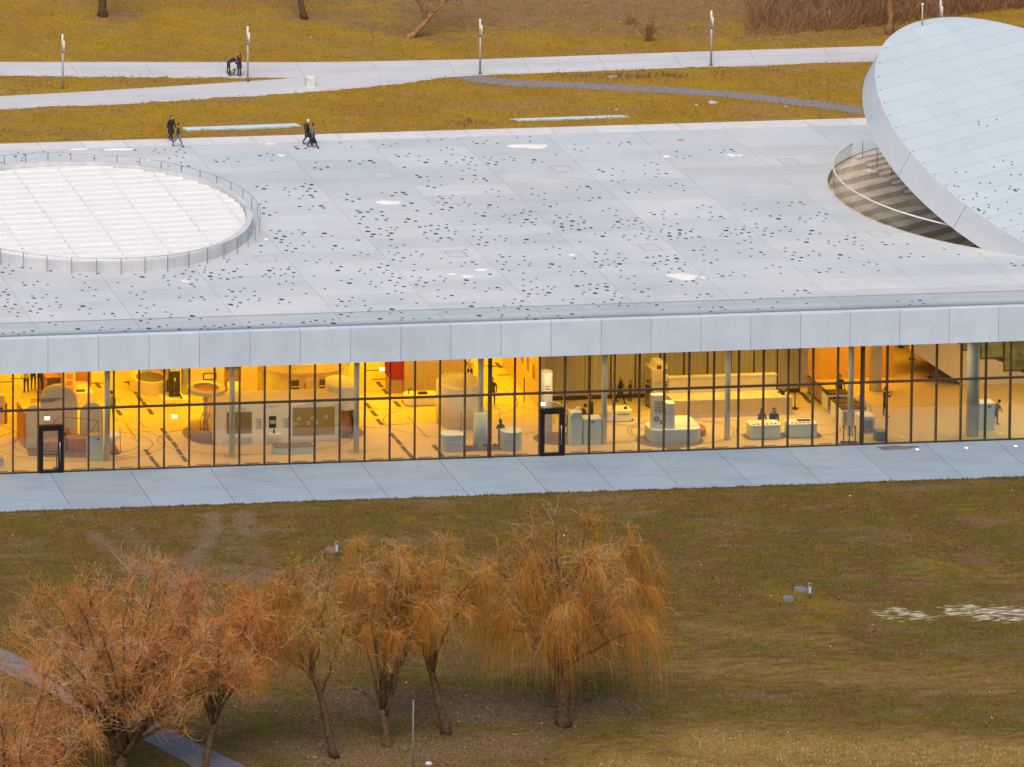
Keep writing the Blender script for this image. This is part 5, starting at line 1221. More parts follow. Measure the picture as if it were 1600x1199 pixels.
# park and roof
G1 = 'walkers in the park and on the roof'
person(W(267, 221, ZR), 1.76, -PI / 2 + .5, 'person in long black hooded coat walking on the roof edge behind a shorter companion', BLACK, BLACK, BLACK, 'walk', G1, coat=(BLACK, .55), hood=BLACK)
person(W(277.5, 230, ZR), 1.62, -.25, 'person in dark jacket and grey trousers striding in front of the black hooded walker', CHAR, GREYB, HAIRD, 'walk', G1, stride=.34)
person(W(480, 227, ZR), 1.74, -.2, 'white haired person in black coat with brown backpack walking arm in arm', BLACK, BLACK, HAIRW, 'walk', G1, coat=(BLACK, .6), bag=BROWN)
person(W(488, 231, ZR), 1.66, -.1, 'person in grey and black coat with long skirt walking beside the white haired one', GREYB, BLACK, HAIRD, 'walk', G1, coat=(BLACK, .35), stride=.32)
person(W(357, 117, ZR + .03), 1.72, .1, 'person in black jacket bending down to a small dog on the path', BLACK, CHAR, HAIRD, 'bend', G1, arms='reach')
person(W(374, 119, ZR + .03), 1.66, PI + .2, 'person in plum coat standing on the path facing the bent over companion', PLUM, BLACK, HAIRD, 'stand', G1, arms='front', coat=(PLUM, .62), long_hair=True)
# dog
dg_ = empty('dog', W(362, 119, ZR + .03), 'small dark dog in a yellow vest on the path between two people', 'dog', rz=.5)
J = [(-.18, 0, .30), (0, 0, .31), (.17, 0, .33), (.27, 0, .42), (.36, 0, .44), (.44, 0, .41), (-.26, 0, .36), (-.33, 0, .46)]
E = [(0, 1), (1, 2), (2, 3), (3, 4), (4, 5), (0, 6), (6, 7)]
Rr = [.075, .085, .095, .06, .06, .028, .028, .014]
for s in (-1, 1):
    b = len(J); J += [(.17, s * .06, .22), (.18, s * .065, .12), (.19, s * .065, .02), (.22, s * .065, .015)]; E += [(2, b), (b, b + 1), (b + 1, b + 2), (b + 2, b + 3)]; Rr += [.04, .025, .02, .018]
    b = len(J); J += [(-.13, s * .065, .22), (-.23, s * .065, .12), (-.20, s * .065, .02), (-.16, s * .065, .015)]; E += [(0, b), (b, b + 1), (b + 1, b + 2), (b + 2, b + 3)]; Rr += [.05, .024, .02, .018]
me = bpy.data.meshes.new('body'); me.from_pydata(J, E, []); o = bpy.data.objects.new('body', me); COL.objects.link(o)
sk_ = o.modifiers.new('s', 'SKIN'); sk_.use_smooth_shade = True
for i, r in enumerate(Rr): v = me.skin_vertices[0].data[i]; v.radius = (r, r); v.use_root = i == 1
o.modifiers.new('u', 'SUBSURF').levels = 1
nme = bpy.data.meshes.new_from_object(o.evaluated_get(bpy.context.evaluated_depsgraph_get())); bpy.data.objects.remove(o)
nme.materials.clear(); nme.materials.append(M('dog_fur', (.09, .05, .03), .9)); link('body', nme, dg_)
for s in (-1, 1): MB().add([(.34, s * .03, .48), (.38, s * .05, .47), (.35, s * .05, .55), (.36, s * .06, .47)], [(0, 1, 2), (1, 3, 2), (3, 0, 2)]).build('ear', M('dog_fur', (.09, .05, .03)), dg_)
vb = MB(); n = 12
vv = [(x, .105 * math.cos(2 * PI * i / n), .31 + .10 * math.sin(2 * PI * i / n)) for x in (-.12, .02, .15) for i in range(n)]
vb.add(vv, [(a * n + i, a * n + (i + 1) % n, (a + 1) * n + (i + 1) % n, (a + 1) * n + i) for a in (0, 1) for i in range(n)], 0, True).build('vest', M('vest_yellow', (.62, .45, .03), .8), dg_)

# ------------------------------------------------------------------ lamp columns along the park path
pole_m = M('lamp_pole', (.40, .38, .36), .5, .06, metal=.3); head_m = M('lamp_white', (.78, .72, .6), .5)
LL = ['lamp column on the grass at the far left of the park path', 'lamp column beside the person with the plum coat', 'lamp column at the end of the gravel path, left of the grass marker post', 'lamp column nearest the tilted disc in front of the thicket', 'lamp column half hidden behind the top of the tilted disc']
lamps = [(98, 141, 52), (387, 128, 41), (750, 116, 32), (1111, 103, 19), (1469, 85.5, 7)]
proto = None
for i, (px, py, pt) in enumerate(lamps):
    c = W(px, py, ZR); h = 3.93
    if proto is None:
        o = empty('lamp_column', c, LL[i], 'street lamp', 'lamp columns along the park path'); proto = o
        MB().cyl(0, 0, -.1, h - 1.0, .075, .068, 12).build('pole', pole_m, o)
        MB().cyl(0, 0, -.05, .03, .16, n=12).build('base_plate', pole_m, o)
        MB().cyl(.075, 0, h - 1.25, h - .45, .075, n=12).build('lamp_head', head_m, o)
        MB().cyl(-.02, 0, h - .95, h, .07, n=12).build('lamp_head', head_m, o)
        MB().cyl(0, 0, h - 1.27, h - 1.0, .085, n=12).build('collar', M('lamp_collar', (.25, .24, .23), .5), o)
    else:
        o = proto.copy(); COL.objects.link(o); o.location = c; o['label'] = LL[i]
        for chd in list(proto.children):
            q = chd.copy(); COL.objects.link(q); q.parent = o
# pale concrete cube on the path
c = W(486, 136.5, ZR + .03)
cube = empty('concrete_block', c, 'knee high pale concrete cube standing on the branching path', 'concrete block', rz=-.06)
bb = MB(); bb.prism(rrect(-.31, .31, 0, .62, .03, 2), -.02, .60); bb.build('body', M('block_concrete', (.66, .64, .61), .8, .1, 3, .2), cube)
MB().prism(rrect(-.27, .27, .04, .58, .02, 2), .602, .64).build('cap', M('block_cap', (.74, .72, .68), .8, .06, 3), cube)
# flush glass strips in the grass
for pts, lb in (([(283, 199), (292, 203.9), (471, 196.8), (462, 192.5)], 'long pale flush glass strip in the grass between the two couples on the roof'), ([(795.7, 185.6), (810.7, 188), (984, 182.2), (970.7, 179.8)], 'long pale flush glass strip in the grass behind the largest snow patch')):
    P = [W(x, y, ZR + .06)[:2] for x, y in pts]; cx = np.mean(P, 0)
    o = empty('skylight_strip', (cx[0], cx[1], ZR), lb, 'skylight strip', 'flush skylight strips in the grass')
    Q = [tuple(p - cx) for p in P]
    MB().prism(Q, -.1, .05).build('frame', M('strip_frame', (.45, .55, .58), .5), o)
    MB().prism([(x * .985, y * .86) for x, y in Q], .051, .062).build('pane', M('strip_glass', (.58, .70, .72), .25, .04), o)
# marker posts: bent galvanised loops with a plate, and the manhole lids they mark
galv = M('galvanised', (.45, .50, .50), .45, .08, metal=.4)
def marker(px, py, pt, z, lb):
    c = W(px, py, z); h = VH(c, pt) - z
    o = empty('marker_post', c, lb, 'marker post', 'galvanised marker posts')
    pts = [(-.09, 0, -.1), (-.09, 0, h - .12)] + [(-.09 * math.cos(t), 0, h - .12 + .1 * math.sin(t)) for t in (.5, 1.1, 1.57, 2.0, 2.6)] + [(.09, 0, h - .12), (.09, 0, -.1)]
    MB().tube(pts, .022, 6).build('frame', galv, o)
    MB().box(-.065, .065, -.012, .012, h * .38, h * .78).build('plate', M('plate_blue', (.50, .62, .64), .5), o)
marker(969, 121, 104, ZR, 'looped galvanised marker post among dead weeds beside the park path')
marker(1126, 158, 143, ZR, 'looped galvanised marker post beside the round stone at the gravel path')
marker(526, 872, 846, 0, 'looped galvanised marker post beside the reddish manhole lid')
marker(1265, 937, 911, 0, 'looped galvanised marker post beside the pair of grey manhole lids')
def lid(px, py, wpx, mat, lb, z=0, t=.10):
    c = W(px, py, z); r = wpx / 2 / 27
    o = empty('manhole', c, lb, 'manhole', 'manhole lids in the lawn')
    MB().cyl(0, 0, -.12, t, r, r * .97, 28).build('ring', M('lid_ring', (.17, .16, .15), .9, .1, 3, spec=.1), o)
    MB().cyl(0, 0, t + .001, t + .03, r * .88, r * .86, 24).build('lid', mat, o)
lid(518, 861, 20, M('lid_red', (.27, .125, .075), .85, .12, 4), 'reddish round manhole lid in the worn lawn behind the middle willow')
lid(1251, 923, 21, M('lid_grey', (.20, .19, .185), .9, .15, 4, spec=.1), 'larger upper grey manhole lid of the pair in the mossy lawn')
lid(1232, 938, 18, M('lid_grey', (.36, .37, .40)), 'smaller lower grey manhole lid of the pair in the mossy lawn', 0, .14)
def stone(px, py, wpx, hpx, lb, seed, col=(.50, .47, .43), z=ZR):
    c = W(px, py, z); r = wpx / 2 / 25
    bm = bmesh.new(); bmesh.ops.create_icosphere(bm, subdivisions=2, radius=1)
    g = random.Random(seed)
    for v in bm.verts: v.co = Vector((v.co.x * r, v.co.y * r * .8, v.co.z * hpx / 2 / 20)) * (1 + g.uniform(-.14, .14))
    me = bpy.data.meshes.new('stone'); bm.to_mesh(me); bm.free(); me.materials.append(M('stone_%d' % seed, col, .85, .15, 4, .3))
    o = link('stone', me); o.location = (c[0], c[1], z + .02); return tag(o, lb, 'stone')
stone(1113, 161, 17, 4, 'broad pale flat stone beside the gravel path', 1)
stone(1088, 165, 6, 3, 'small white stone in the grass left of the broad flat stone', 2, (.7, .68, .65))
stone(1228, 167.5, 8, 3, 'small pale stone at the lower side of the gravel path', 3, (.55, .48, .42))
stone(958, 121, 20, 5, 'low tan stone among the dead weeds by the marker post', 4, (.42, .30, .20))
stone(1283, 120, 9, 4, 'grey brown stone in the grass left of the disc', 5, (.22, .17, .14))
stone(963, 172, 5, 2.5, 'tiny white stone in the grass above the right glass strip', 6, (.7, .68, .65))
stone(486, 60, 8, 5, 'pale stone on the slope above the concrete cube', 7, (.40, .33, .26), park_z(30, 63))
# thin grey post standing among the willows
c = W(645, 1199, 0); h = VH(c, 1095)
o = empty('slim_post', c, 'slim grey metal post standing in front of the willows', 'post')
MB().cyl(0, 0, -.2, h, .036, .032, 10).build('pole', M('post_grey', (.24, .23, .22), .6, .1), o); MB().cyl(0, 0, h + .001, h + .03, .05, .02, 10).build('cap', galv, o)
stone(670, 1194, 9, 4, 'small white scrap of rubbish beside the slim post', 9, (.6, .6, .6), 0)

# ------------------------------------------------------------------ the exhibition hall behind the glass
cw = M('exhibit_white', (.86, .83, .76), .5, .03, 1); ct = M('exhibit_daylit_teal', (.66, .78, .74), .5, .03, 1)  # ct: daylight's teal cast put into the colour of white exhibits
cyel = M('exhibit_lamp_yellow', (.74, .64, .42), .5, .03); cdark = M('exhibit_dark', (.035, .028, .025), .5, .1); ctxt = M('print_grey', (.12, .11, .10), .7)  # cyel: yellow lamplight put into the colour of exhibit tops
cmat = M('floor_mat', (.20, .155, .12), .85, .08, 3); cred = M('curtain_red', (.36, .012, .015), .85, .2, 3, stretch=(9, 9, .3)); cor = M('exhibit_orange', (.52, .22, .05), .6, .06)
col_ = M('partition_olive', (.50, .42, .27), .6, .14, 3.0, stretch=(4, 1, .12)); cwood = M('counter_wood', (.45, .30, .16), .5, .06)
signw = emit_mat('exit_sign_face', (1, .96, .85), 1.3)


def ext(x0, x1, py, z=0.0):
    c = W((x0 + x1) / 2, py, z)
    return WY(x0, py, c[1])[0], WY(x1, py, c[1])[0], c[1], c


def fb(name, label, cat, x0, x1, py, pt, depth, mat, r=.08, group=None, part='body', z0=0.0):
    """a rounded block whose front foot line is at photograph row py and whose front top edge is at row pt"""
    X0, X1, Y, c = ext(x0, x1, py, z0); H = VH(c, pt) - z0
    o = empty(name, ((X0 + X1) / 2, Y, z0), label, cat, group)
    w2 = (X1 - X0) / 2
    MB().prism(rrect(-w2, w2, 0, depth, r), .001, H, 0).build(part, mat, o)
    return o, w2, H


def panel(o, name, mat, x0, x1, z0, z1, y=-.012, t=.02):
    return MB().box(x0, x1, y - t, y + t * .4, z0, z1).build(name, mat, o)


# white pavilion with show windows
o, w2, H = fb('exhibit_pavilion', 'long white exhibit pavilion with show windows, a wall screen and a yellow lit roof', 'exhibit pavilion', 336, 536, 692.5, 628, 1.9, cw, .5)
pav = o
sx = lambda px: -w2 + (px - 336) / 200 * 2 * w2
sz = lambda py: (692.5 - py) / (692.5 - 628) * H
MB().prism(rrect(-w2 + .02, w2 - .02, .03, 1.87, .5), H + .001, H + .05).build('roof', cyel, o)
panel(o, 'show_window', M('show_case', (.26, .21, .115), .4, .1), sx(354), sx(393), sz(675), sz(642)); panel(o, 'shelf', ct, sx(354), sx(393), sz(690), sz(681)); panel(o, 'ledge', cw, sx(352), sx(395), sz(681), sz(676), -.10, .1)
f = panel(o, 'wall_screen', cdark, sx(420), sx(431), sz(668), sz(650)); panel(f, 'display', M('screen_pale', (.45, .55, .55), .3), sx(421), sx(430), sz(662), sz(656), -.04, .006)
panel(o, 'ledge', cw, sx(416), sx(438), sz(680), sz(675), -.18, .18)
panel(o, 'handset', cdark, sx(425), sx(428), sz(676), sz(669), -.2, .04)
f = panel(o, 'window_frame', M('frame_white', (.74, .73, .68), .5), sx(453), sx(530), sz(689), sz(634), -.02, .03)
f2 = panel(f, 'board', M('board_olive', (.36, .27, .09), .5, .05), sx(457), sx(522), sz(681), sz(638), -.06, .012)
for px, py in ((466, 655), (488, 655), (509, 653), (481, 662), (493, 662), (460, 663)):
    c_ = MB(); x, z = sx(px), sz(py)
    n = 14; v = [(x + r * math.cos(2 * PI * i / n), -.085, z + r * math.sin(2 * PI * i / n)) for r in (.07, .11) for i in range(n)]
    c_.add(v, [(i, (i + 1) % n, n + (i + 1) % n, n + i) for i in range(n)]); c_.build('ring_mark', cw, f)
for px0, px1, py in ((366, 386, 636), (417, 438, 633), (478, 502, 632)):
    panel(o, 'name_plate', M('plate_white', (.74, .73, .69), .5), sx(px0), sx(px1), sz(py + 2), sz(py - 2), -.02, .02)
for px in (400, 443):
    for q in range(6): panel(o, 'text_line', M('text_pale', (.40, .40, .38), .7), sx(px), sx(px + 8), sz(668 - q * 2.6), sz(667 - q * 2.6), -.012, .004)
# rounded ends: a low drum with a yellow lit bowl on the left, a recess on the right
c = W(322, 686, 0)
o = empty('exhibit_drum', c, 'low curved desk with a bowl shaped top at the left end of the white pavilion', 'exhibit desk')
MB().prism(ellipse(0, .8, .75, 1.2), .001, .5).build('body', cwood, o); MB().ring(.3, 1.2, 2.55, 2.75, .75, 1.15, 32).build('bowl_rim', cyel, o); MB().cyl(.3, 1.2, 2.4, 2.52, .76, n=28).build('bowl', cor, o); MB().cyl(.3, 1.2, .5, 2.4, .16, n=12).build('stand', cw, o)
for k in range(3): MB().tube([(-.3 + .2 * k, .1, .5), (-.35 + .2 * k, .05, 1.1), (-.1 + .2 * k, .3, 1.5)], .045, 6).build('pipe', steel, o)
MB().prism(ellipse(.1, .7, 1.3, 1.7), -.001, .008).build('base_mat', cmat, o)
c = W(543, 682, 0)
o = empty('exhibit_niche', c, 'curved niche exhibit with an orange lit opening at the right end of the white pavilion', 'exhibit niche')
MB().prism(ellipse(0, 1.3, .95, 1.2), 1.55, 2.9).build('hood', cw, o); MB().prism(ellipse(.05, 1.4, .7, .9), .001, 1.549).build('core', cor, o); MB().prism(ellipse(.1, .9, 1.1, 1.3), -.001, .009).build('base_mat', cmat, o); MB().box(-.55, -.1, .1, .5, .01, .85).build('desk', cwood, o)
# second pavilion behind with an oval canopy
o, w2, H = fb('exhibit_pavilion', 'rear cream pavilion with a wide oval canopy above two dark shelf windows', 'exhibit pavilion', 412, 548, 613, 578, 2.6, M('exhibit_cream', (.68, .60, .42), .5), .6)
sx = lambda px: -w2 + (px - 412) / 136 * 2 * w2
sz = lambda py: (613 - py) / 35 * H
MB().prism(ellipse(0, 1.2, w2 + .25, 1.9, 48), H + .001, H + .55).build('canopy', M('canopy_yellow', (.70, .58, .34), .5), o)
MB().ring(w2 * .78, 1.1, H + .56, H + .8, .65, 1.0, 28).build('bowl_rim', cw, o)
for a, b in ((455, 467), (499, 524)):
    f = panel(o, 'shelf_window', M('shelf_dark', (.10, .07, .04), .5, .3, 9), sx(a), sx(b), sz(608), sz(594)); panel(f, 'shelf', cw, sx(a), sx(b), sz(604), sz(603), -.05, .03)
panel(o, 'slot', cor, sx(475), sx(478), sz(610), sz(598)); panel(o, 'name_plate', M('plate_white', (.74, .73, .69), .5), sx(476), sx(500), sz(594), sz(590))
# black screen tower and the panelled wall with a picture
o, w2, H = fb('screen_tower', 'tall black display tower with a pale screen on a low white stand', 'display tower', 264.5, 281.5, 621, 570, .25, cdark, .04)
panel(o, 'screen', M('screen_white', (.62, .62, .58), .4), -w2 + .03, w2 - .03, H * .80, H * .97); panel(o, 'badge', cyel, -.06, .06, H * .5, H * .6)
MB().prism(rrect(-.9, .9, -.5, 1.0, .4), -.001, .02).build('base', cw, o)
MB().tube([(-.3, -.1, .3), (.2, -.3, .35), (.35, -.35, .03)], .06, 6).build('arm', cdark, o)
o, w2, H = fb('display_wall', 'tall pale amber display wall with a framed picture left of the rear pavilion', 'display wall', 297, 402, 618, 560, .35, M('amber_wall', (.70, .56, .33), .6, .04), .03)
f = panel(o, 'picture_frame', cdark, -w2 * .62, -w2 * .22, H * .44, H * .62); panel(f, 'picture', M('screen_white', (.62, .62, .58)), -w2 * .59, -w2 * .25, H * .465, H * .595, -.045, .006)
panel(o, 'niche', M('niche_brown', (.30, .18, .08), .6), w2 * .02, w2 * .5, .25, H * .95)
MB().cyl(w2 * .26, -.45, .002, .9, .42, n=24).build('podium', cyel, o)
for k in range(4): panel(o, 'round_sign', cdark, w2 * (.06 + .28 * (k % 2)), w2 * (.14 + .28 * (k % 2)), H * (.72 + .12 * (k // 2)), H * (.78 + .12 * (k // 2)), -.04)
# amber exhibit with a dark oval seat
c = W(237, 617, 0)
o = empty('exhibit_counter', c, 'curved yellow counter with a dark sunken oval next to the black display tower', 'exhibit counter')
MB().prism(ellipse(.1, 1.2, 1.15, 1.3), .001, .75).build('body', cyel, o); MB().prism(ellipse(.15, 1.0, .85, .85), .751, .775).build('recess', cmat, o); MB().box(-.2, .5, 1.9, 2.1, .751, 1.3).build('panel', cw, o)
MB().box(1.2, 1.35, .2, 4.2, .001, 3.2).build('side_wall', M('amber_wall', (.70, .56, .33)), o)
# house shaped exhibit near the left door
def arch(x0, x1, h, n=9, shoulder=.55):
    m = (x0 + x1) / 2
    return [(x0, .012), (x1, .012), (x1, h * shoulder)] + [(m + (x1 - m) * math.cos(PI * i / n) * .98, h * shoulder + h * (1 - shoulder) * math.sin(PI * i / n)) for i in range(1, n)] + [(x0, h * shoulder)]
c = W(108, 709, 0)
o = empty('house_exhibit', c, 'house shaped exhibit with three arched grey panels and a railed ramp behind the left door', 'house exhibit')
gp = M('arch_panel', (.66, .60, .55), .6, .04)
MB().xprism(arch(-1.25, .95, 3.35, shoulder=.72), 1.9, 2.1).build('arch_panel', gp, o)
MB().xprism(arch(-2.35, -1.27, 2.55, shoulder=.8), 1.2, 1.4).build('arch_panel', gp, o); MB().xprism(arch(.97, 2.35, 2.6, shoulder=.75), 1.2, 1.4).build('arch_panel', gp, o)
MB().box(-2.45, -2.36, 1.1, 3.2, .012, 2.1).build('side_panel', cor, o); MB().xprism([(x * 1.02, z + .06) for x, z in arch(-1.25, .95, 3.35, shoulder=.72)][2:], 2.101, 2.5).build('rim', cyel, o)
MB().prism([(-2.5, -.2), (1.6, -.9), (2.1, .5), (2.2, 1.15), (-2.3, 1.15)], -.001, .01).build('base_mat', cmat, o)
MB().box(.02, 1.5, .35, 1.1, .011, .75).build('ramp_step', cor, o); MB().box(-1.6, -.1, .45, 1.1, .011, .55).build('ramp_step', M('tan_board', (.45, .30, .20), .6), o)
MB().box(-.15, .35, 1.2, 1.8, .8, .9).build('seat', cor, o); MB().box(0, .2, 1.4, 1.6, .011, .79).build('seat_leg', cor, o)
hr = MB()
for pts in ([(-1.9, .1, 1.0), (.2, -.1, 1.0), (.2, -.1, .02)], [(.2, -.1, 1.05), (1.2, .1, 1.05), (1.9, .6, 1.75)], [(1.9, .6, .02), (1.9, .6, 1.75), (-.4, .9, 1.95), (-.8, .9, 1.5)], [(-1.9, .1, .02), (-1.9, .1, 1.0)], [(1.2, .1, .02), (1.2, .1, 1.05)]): hr.tube(pts, .028, 6)
tag(hr.build('railing', rail_m, o), kind='stuff')
for q in range(3): panel(o, 'text_line', ctxt, -1.9, -.5 + .3 * q, 2.5 + .09 * q, 2.54 + .09 * q, 1.88, .01)
# daylit teal cabinet and cone by the first column
o, w2, H = fb('cabinet', 'daylit teal cabinet right of the left door, touching a column', 'cabinet', 138, 161, 721, 682, .55, ct, .03); panel(o, 'lock_plate', ctxt, .05, .25, H * .86, H * .91)
MB().prism(rrect(-w2 - .01, w2 + .01, -.01, .56, .03), H + .001, H + .04).build('top', cwood, o)
c = W(178, 711, 0); o = empty('cone_exhibit', c, 'small orange and white hourglass exhibit beside the first column', 'exhibit')
MB().cyl(0, .4, .001, .55, .45, .16, 16).build('foot', cor, o); MB().cyl(0, .4, .551, 1.15, .14, .5, 16).build('bowl', cw, o); MB().tube([(.45, .2, .01), (.4, .2, 1.6)], .035, 6).build('pole', steel, o)
# left edge items
o, w2, H = fb('locker', 'rounded grey panel with an orange edge cut by the left picture border', 'panel', -40, 9, 664, 620, .5, gp, .3); MB().box(w2 + .002, w2 + .12, .1, 1.5, .002, H * .7).build('edge', cor, o); panel(o, 'slot', cdark, w2 * .4, w2 * .8, H * .45, H * .6)
o, w2, H = fb('bench', 'low daylit teal bench cut by the left picture border', 'bench', -30, 7, 730, 719, .6, ct, .1); MB().prism(rrect(-w2 + .02, w2 - .02, .02, .58, .1), H + .001, H + .05).build('top', cwood, o)
o, w2, H = fb('bench', 'long daylit teal bench in front of the white pavilion', 'bench', 429, 491, 711, 700, .75, ct, .12); MB().prism(rrect(-w2 + .02, w2 - .02, .02, .73, .12), H + .001, H + .05).build('top', cmat, o)
# counters with people far left
o, w2, H = fb('exhibit_counter', 'tall amber exhibit counter with a dark aquarium panel behind the three standing people', 'exhibit counter', 72, 95, 624, 590, 2.0, cor, .04); panel(o, 'window', M('shelf_dark', (.10, .07, .04)), -w2 * .9, w2 * .9, H * .62, H * .98)
MB().box(-w2, w2 * 2.2, -1.2, -.1, .001, .8).build('desk', cyel, o)
for k in range(3): MB().cyl(-w2 * .3 + .4 * k, -.6, .801, .95, .13, n=10).build('bowl', cdark, o)
o, w2, H = fb('display_wall', 'narrow amber display wall with printed panels left of the first column', 'display wall', 100, 118, 632, 566, 2.4, M('amber_wall', (.70, .56, .33)), .03)
for q in range(4): panel(o, 'printed_panel', cor, -w2 * .6, w2 * .5, H * (.3 + .16 * q), H * (.4 + .16 * q))
o, w2, H = fb('exhibit_counter', 'low yellow counter with small objects beside the narrow amber wall', 'exhibit counter', 119, 148, 634, 615, 2.2, cyel, .2); panel(o, 'tray', cdark, -w2 * .8, w2 * .1, H + .002, H + .05, .5, .2)
MB().box(-.1, .9, 2.3, 3.2, .001, 1.6).build('rear_block', cor, o)
# box with red curtain and slatted top
o, w2, H = fb('curtained_booth', 'big pale booth with a red curtain at its left side and a dark slatted roof', 'booth', 634, 726, 617, 561, 2.6, M('booth_wall', (.52, .40, .30), .6, .05), .03)
MB().box(-w2 - .85, -w2 - .02, .4, 1.6, .9, H).build('curtain', cred, o); MB().box(-w2 - .82, -w2 - .05, .45, 1.5, .002, .88).build('pedestal', M('tan_board', (.45, .30, .20)), o)
for k in range(20): MB().box(-w2 + .05 + k * .165, -w2 + .13 + k * .165, .02, 2.5, H + .001, H + .10).build('slat', cdark, o)
for k in (1, 2): panel(o, 'seam', M('frame_white', (.74, .73, .68)), -w2 + k * w2 * .66, -w2 + k * w2 * .66 + .02, .02, H)
panel(o, 'oval_panel', M('frame_white', (.74, .73, .68)), w2 * .45, w2 * .95, H * .34, H * .62, -.02, .01); panel(o, 'handset', cdark, w2 * .66, w2 * .72, H * .44, H * .54, -.06)
o, w2, H = fb('exhibit_table', 'white rounded exhibit table in front of the curtained booth', 'exhibit table', 636, 688, 634.5, 621, 1.1, cw, .3); MB().prism(rrect(-w2 - .06, w2 + .06, -.08, 1.2, .3), -.001, .012).build('base_mat', cdark, o)
MB().prism(rrect(-w2 + .05, w2 - .05, .05, 1.05, .25), H + .001, H + .03).build('top', cyel, o); MB().box(-.2, .35, .4, .6, H + .031, H + .16).build('tool', cdark, o); MB().tube([(-.8, .5, H + .03), (-.8, .5, H + .35), (-.6, .5, H + .4)], .03, 6).build('arm', cdark, o)
# large drum with slanted top and the swing exhibit
c = W(722, 672, 0)
o = empty('drum_exhibit', c, 'large white drum with a slanted yellow lit top beside the fourth column', 'drum exhibit')
E_ = ellipse(.1, 1.2, 1.28, 1.28, 40)
MB().prism(E_, .001, 2, 0, True, top=lambda x, y: 2.55 + .12 * (x) + .10 * (y - 1.2)).build('body', cw, o)
tp = MB(); n = 40; tp.add([(x, y, 2.56 + .12 * x + .10 * (y - 1.2)) for x, y in E_] + [(.1 + (x - .1) * .84, 1.2 + (y - 1.2) * .84, 2.60 + .12 * x + .10 * (y - 1.2)) for x, y in E_], [(i, (i + 1) % n, n + (i + 1) % n, n + i) for i in range(n)]); tp.build('rim', cyel, o)
tp = MB(); tp.add([(.1 + (x - .1) * .84, 1.2 + (y - 1.2) * .84, 2.57 + .12 * x + .10 * (y - 1.2)) for x, y in E_], [tuple(range(n))]); tp.build('lid', gp, o)
c = W(752, 703, 0)
o = empty('swing_exhibit', c, 'white tubular frame with hanging handles over a grey floor mat around the fourth column', 'swing exhibit')
MB().tube([(-1.1, .5, .01), (-1.1, .5, 2.3), (1.25, .5, 2.3), (1.25, .5, 1.6)], .03, 6).build('frame', cw, o)
MB().tube([(-1.1, .46, 2.28), (-1.1, .46, .9)], .02, 5).build('rope', cdark, o); MB().cyl(-1.1, .46, .8, .9, .10, n=10).build('handle', cdark, o)
MB().prism([(-1.0, -.2), (1.9, -.2), (1.9, .75), (-1.0, .75)], -.001, .009).build('floor_mat', cmat, o)
MB().cyl(WY(750, 700, 1.66)[0] - c[0], 1.66 - c[1], .011, 2.2, .40, n=24).build('collar', ct, o)
for x in (.15, .75):
    MB().ring(x, -.25, .35, .40, .07, .11, 12).build('ring', cdark, o)
o, w2, H = fb('seat_block', 'white rounded bench block left of the swing exhibit', 'seat block', 691, 729, 707, 681, .9, ct, .35); panel(o, 'recess', M('frame_white', (.74, .73, .68)), -w2 * .6, w2 * .9, H * .18, H * .62, -.01, .012)
o, w2, H = fb('seat_block', 'white rounded drum shaped block right of the person in jeans', 'seat block', 786, 819, 705, 677, 1.1, ct, .55); panel(o, 'recess', M('frame_white', (.74, .73, .68)), -w2 * .95, -w2 * .1, .05, H * .66, -.02, .02)
# yellow side wall with print
A, B = W(843, 641, 0), W(785, 573, 0); d = (B - A)[:2]; L = np.linalg.norm(d); d /= L; q = np.array([d[1], -d[0]])
o = empty('side_wall_panel', A, 'long amber wall with small print running into the depth left of the olive partition', 'wall')
P4 = [(0, 0), tuple(d * L), tuple(d * L + q * .3), tuple(q * .3)]
ar = sum(P4[i][0] * P4[(i + 1) % 4][1] - P4[(i + 1) % 4][0] * P4[i][1] for i in range(4))
MB().prism(P4 if ar > 0 else P4[::-1], .001, 6.42).build('body', M('amber_wall', (.70, .56, .33)), o)
for k in range(5):
    a = np.array(d) * (1.0 + 1.2 * k) - q * .012; b = a + d * .5
    MB().add([(a[0], a[1], 1.5 + .1 * k), (b[0], b[1], 1.5 + .1 * k), (b[0], b[1], 2.4 + .1 * k), (a[0], a[1], 2.4 + .1 * k)], [(0, 1, 2, 3)]).build('print', M('print_brown', (.35, .24, .12), .7), o)
MB().cyl(float(d[0] * 1.5 - q[0] * .5), float(d[1] * 1.5 - q[1] * .5), .002, 1.5, .035, n=8).build('post', cdark, o)
# olive partition with dark mullions
o = empty('partition_wall', (36.7, 9.15, 0), 'olive curtained inner partition with dark mullions behind the reception', 'partition')
pxs = [846, 883, 919, 954, 992.5, 1031, 1068, 1105, 1141.5, 1177.5, 1214, 1249, 1263]
X = [WY(p, 600, 9.15)[0] - 36.7 for p in pxs]
for a, b in zip(X, X[1:]):
    MB().box(a + .035, b - .035, 0, .08, .25, 6.42).build('panel', col_ if b < X[-1] - .1 else M('edge_post', (.55, .48, .36), .6), o)
for a in X[1:-1]: MB().box(a - .033, a + .033, -.06, .12, .02, 6.42).build('mullion', mul_m, o)
MB().box(X[0], X[-2], -.05, .1, .02, .24).build('sill', mul_m, o)
dz = VH((36.7, 9.05, 0), 559) if False else 5.2
fr = MB(); a, b = X[1] + .05, X[2] - .05
fr.box(a, a + .14, -.05, -.002, .25, dz).box(b - .14, b, -.05, -.002, .25, dz).box(a + .141, b - .141, -.05, -.002, dz - .14, dz); fr.build('door_frame', M('door_tan', (.50, .40, .27), .5), o)
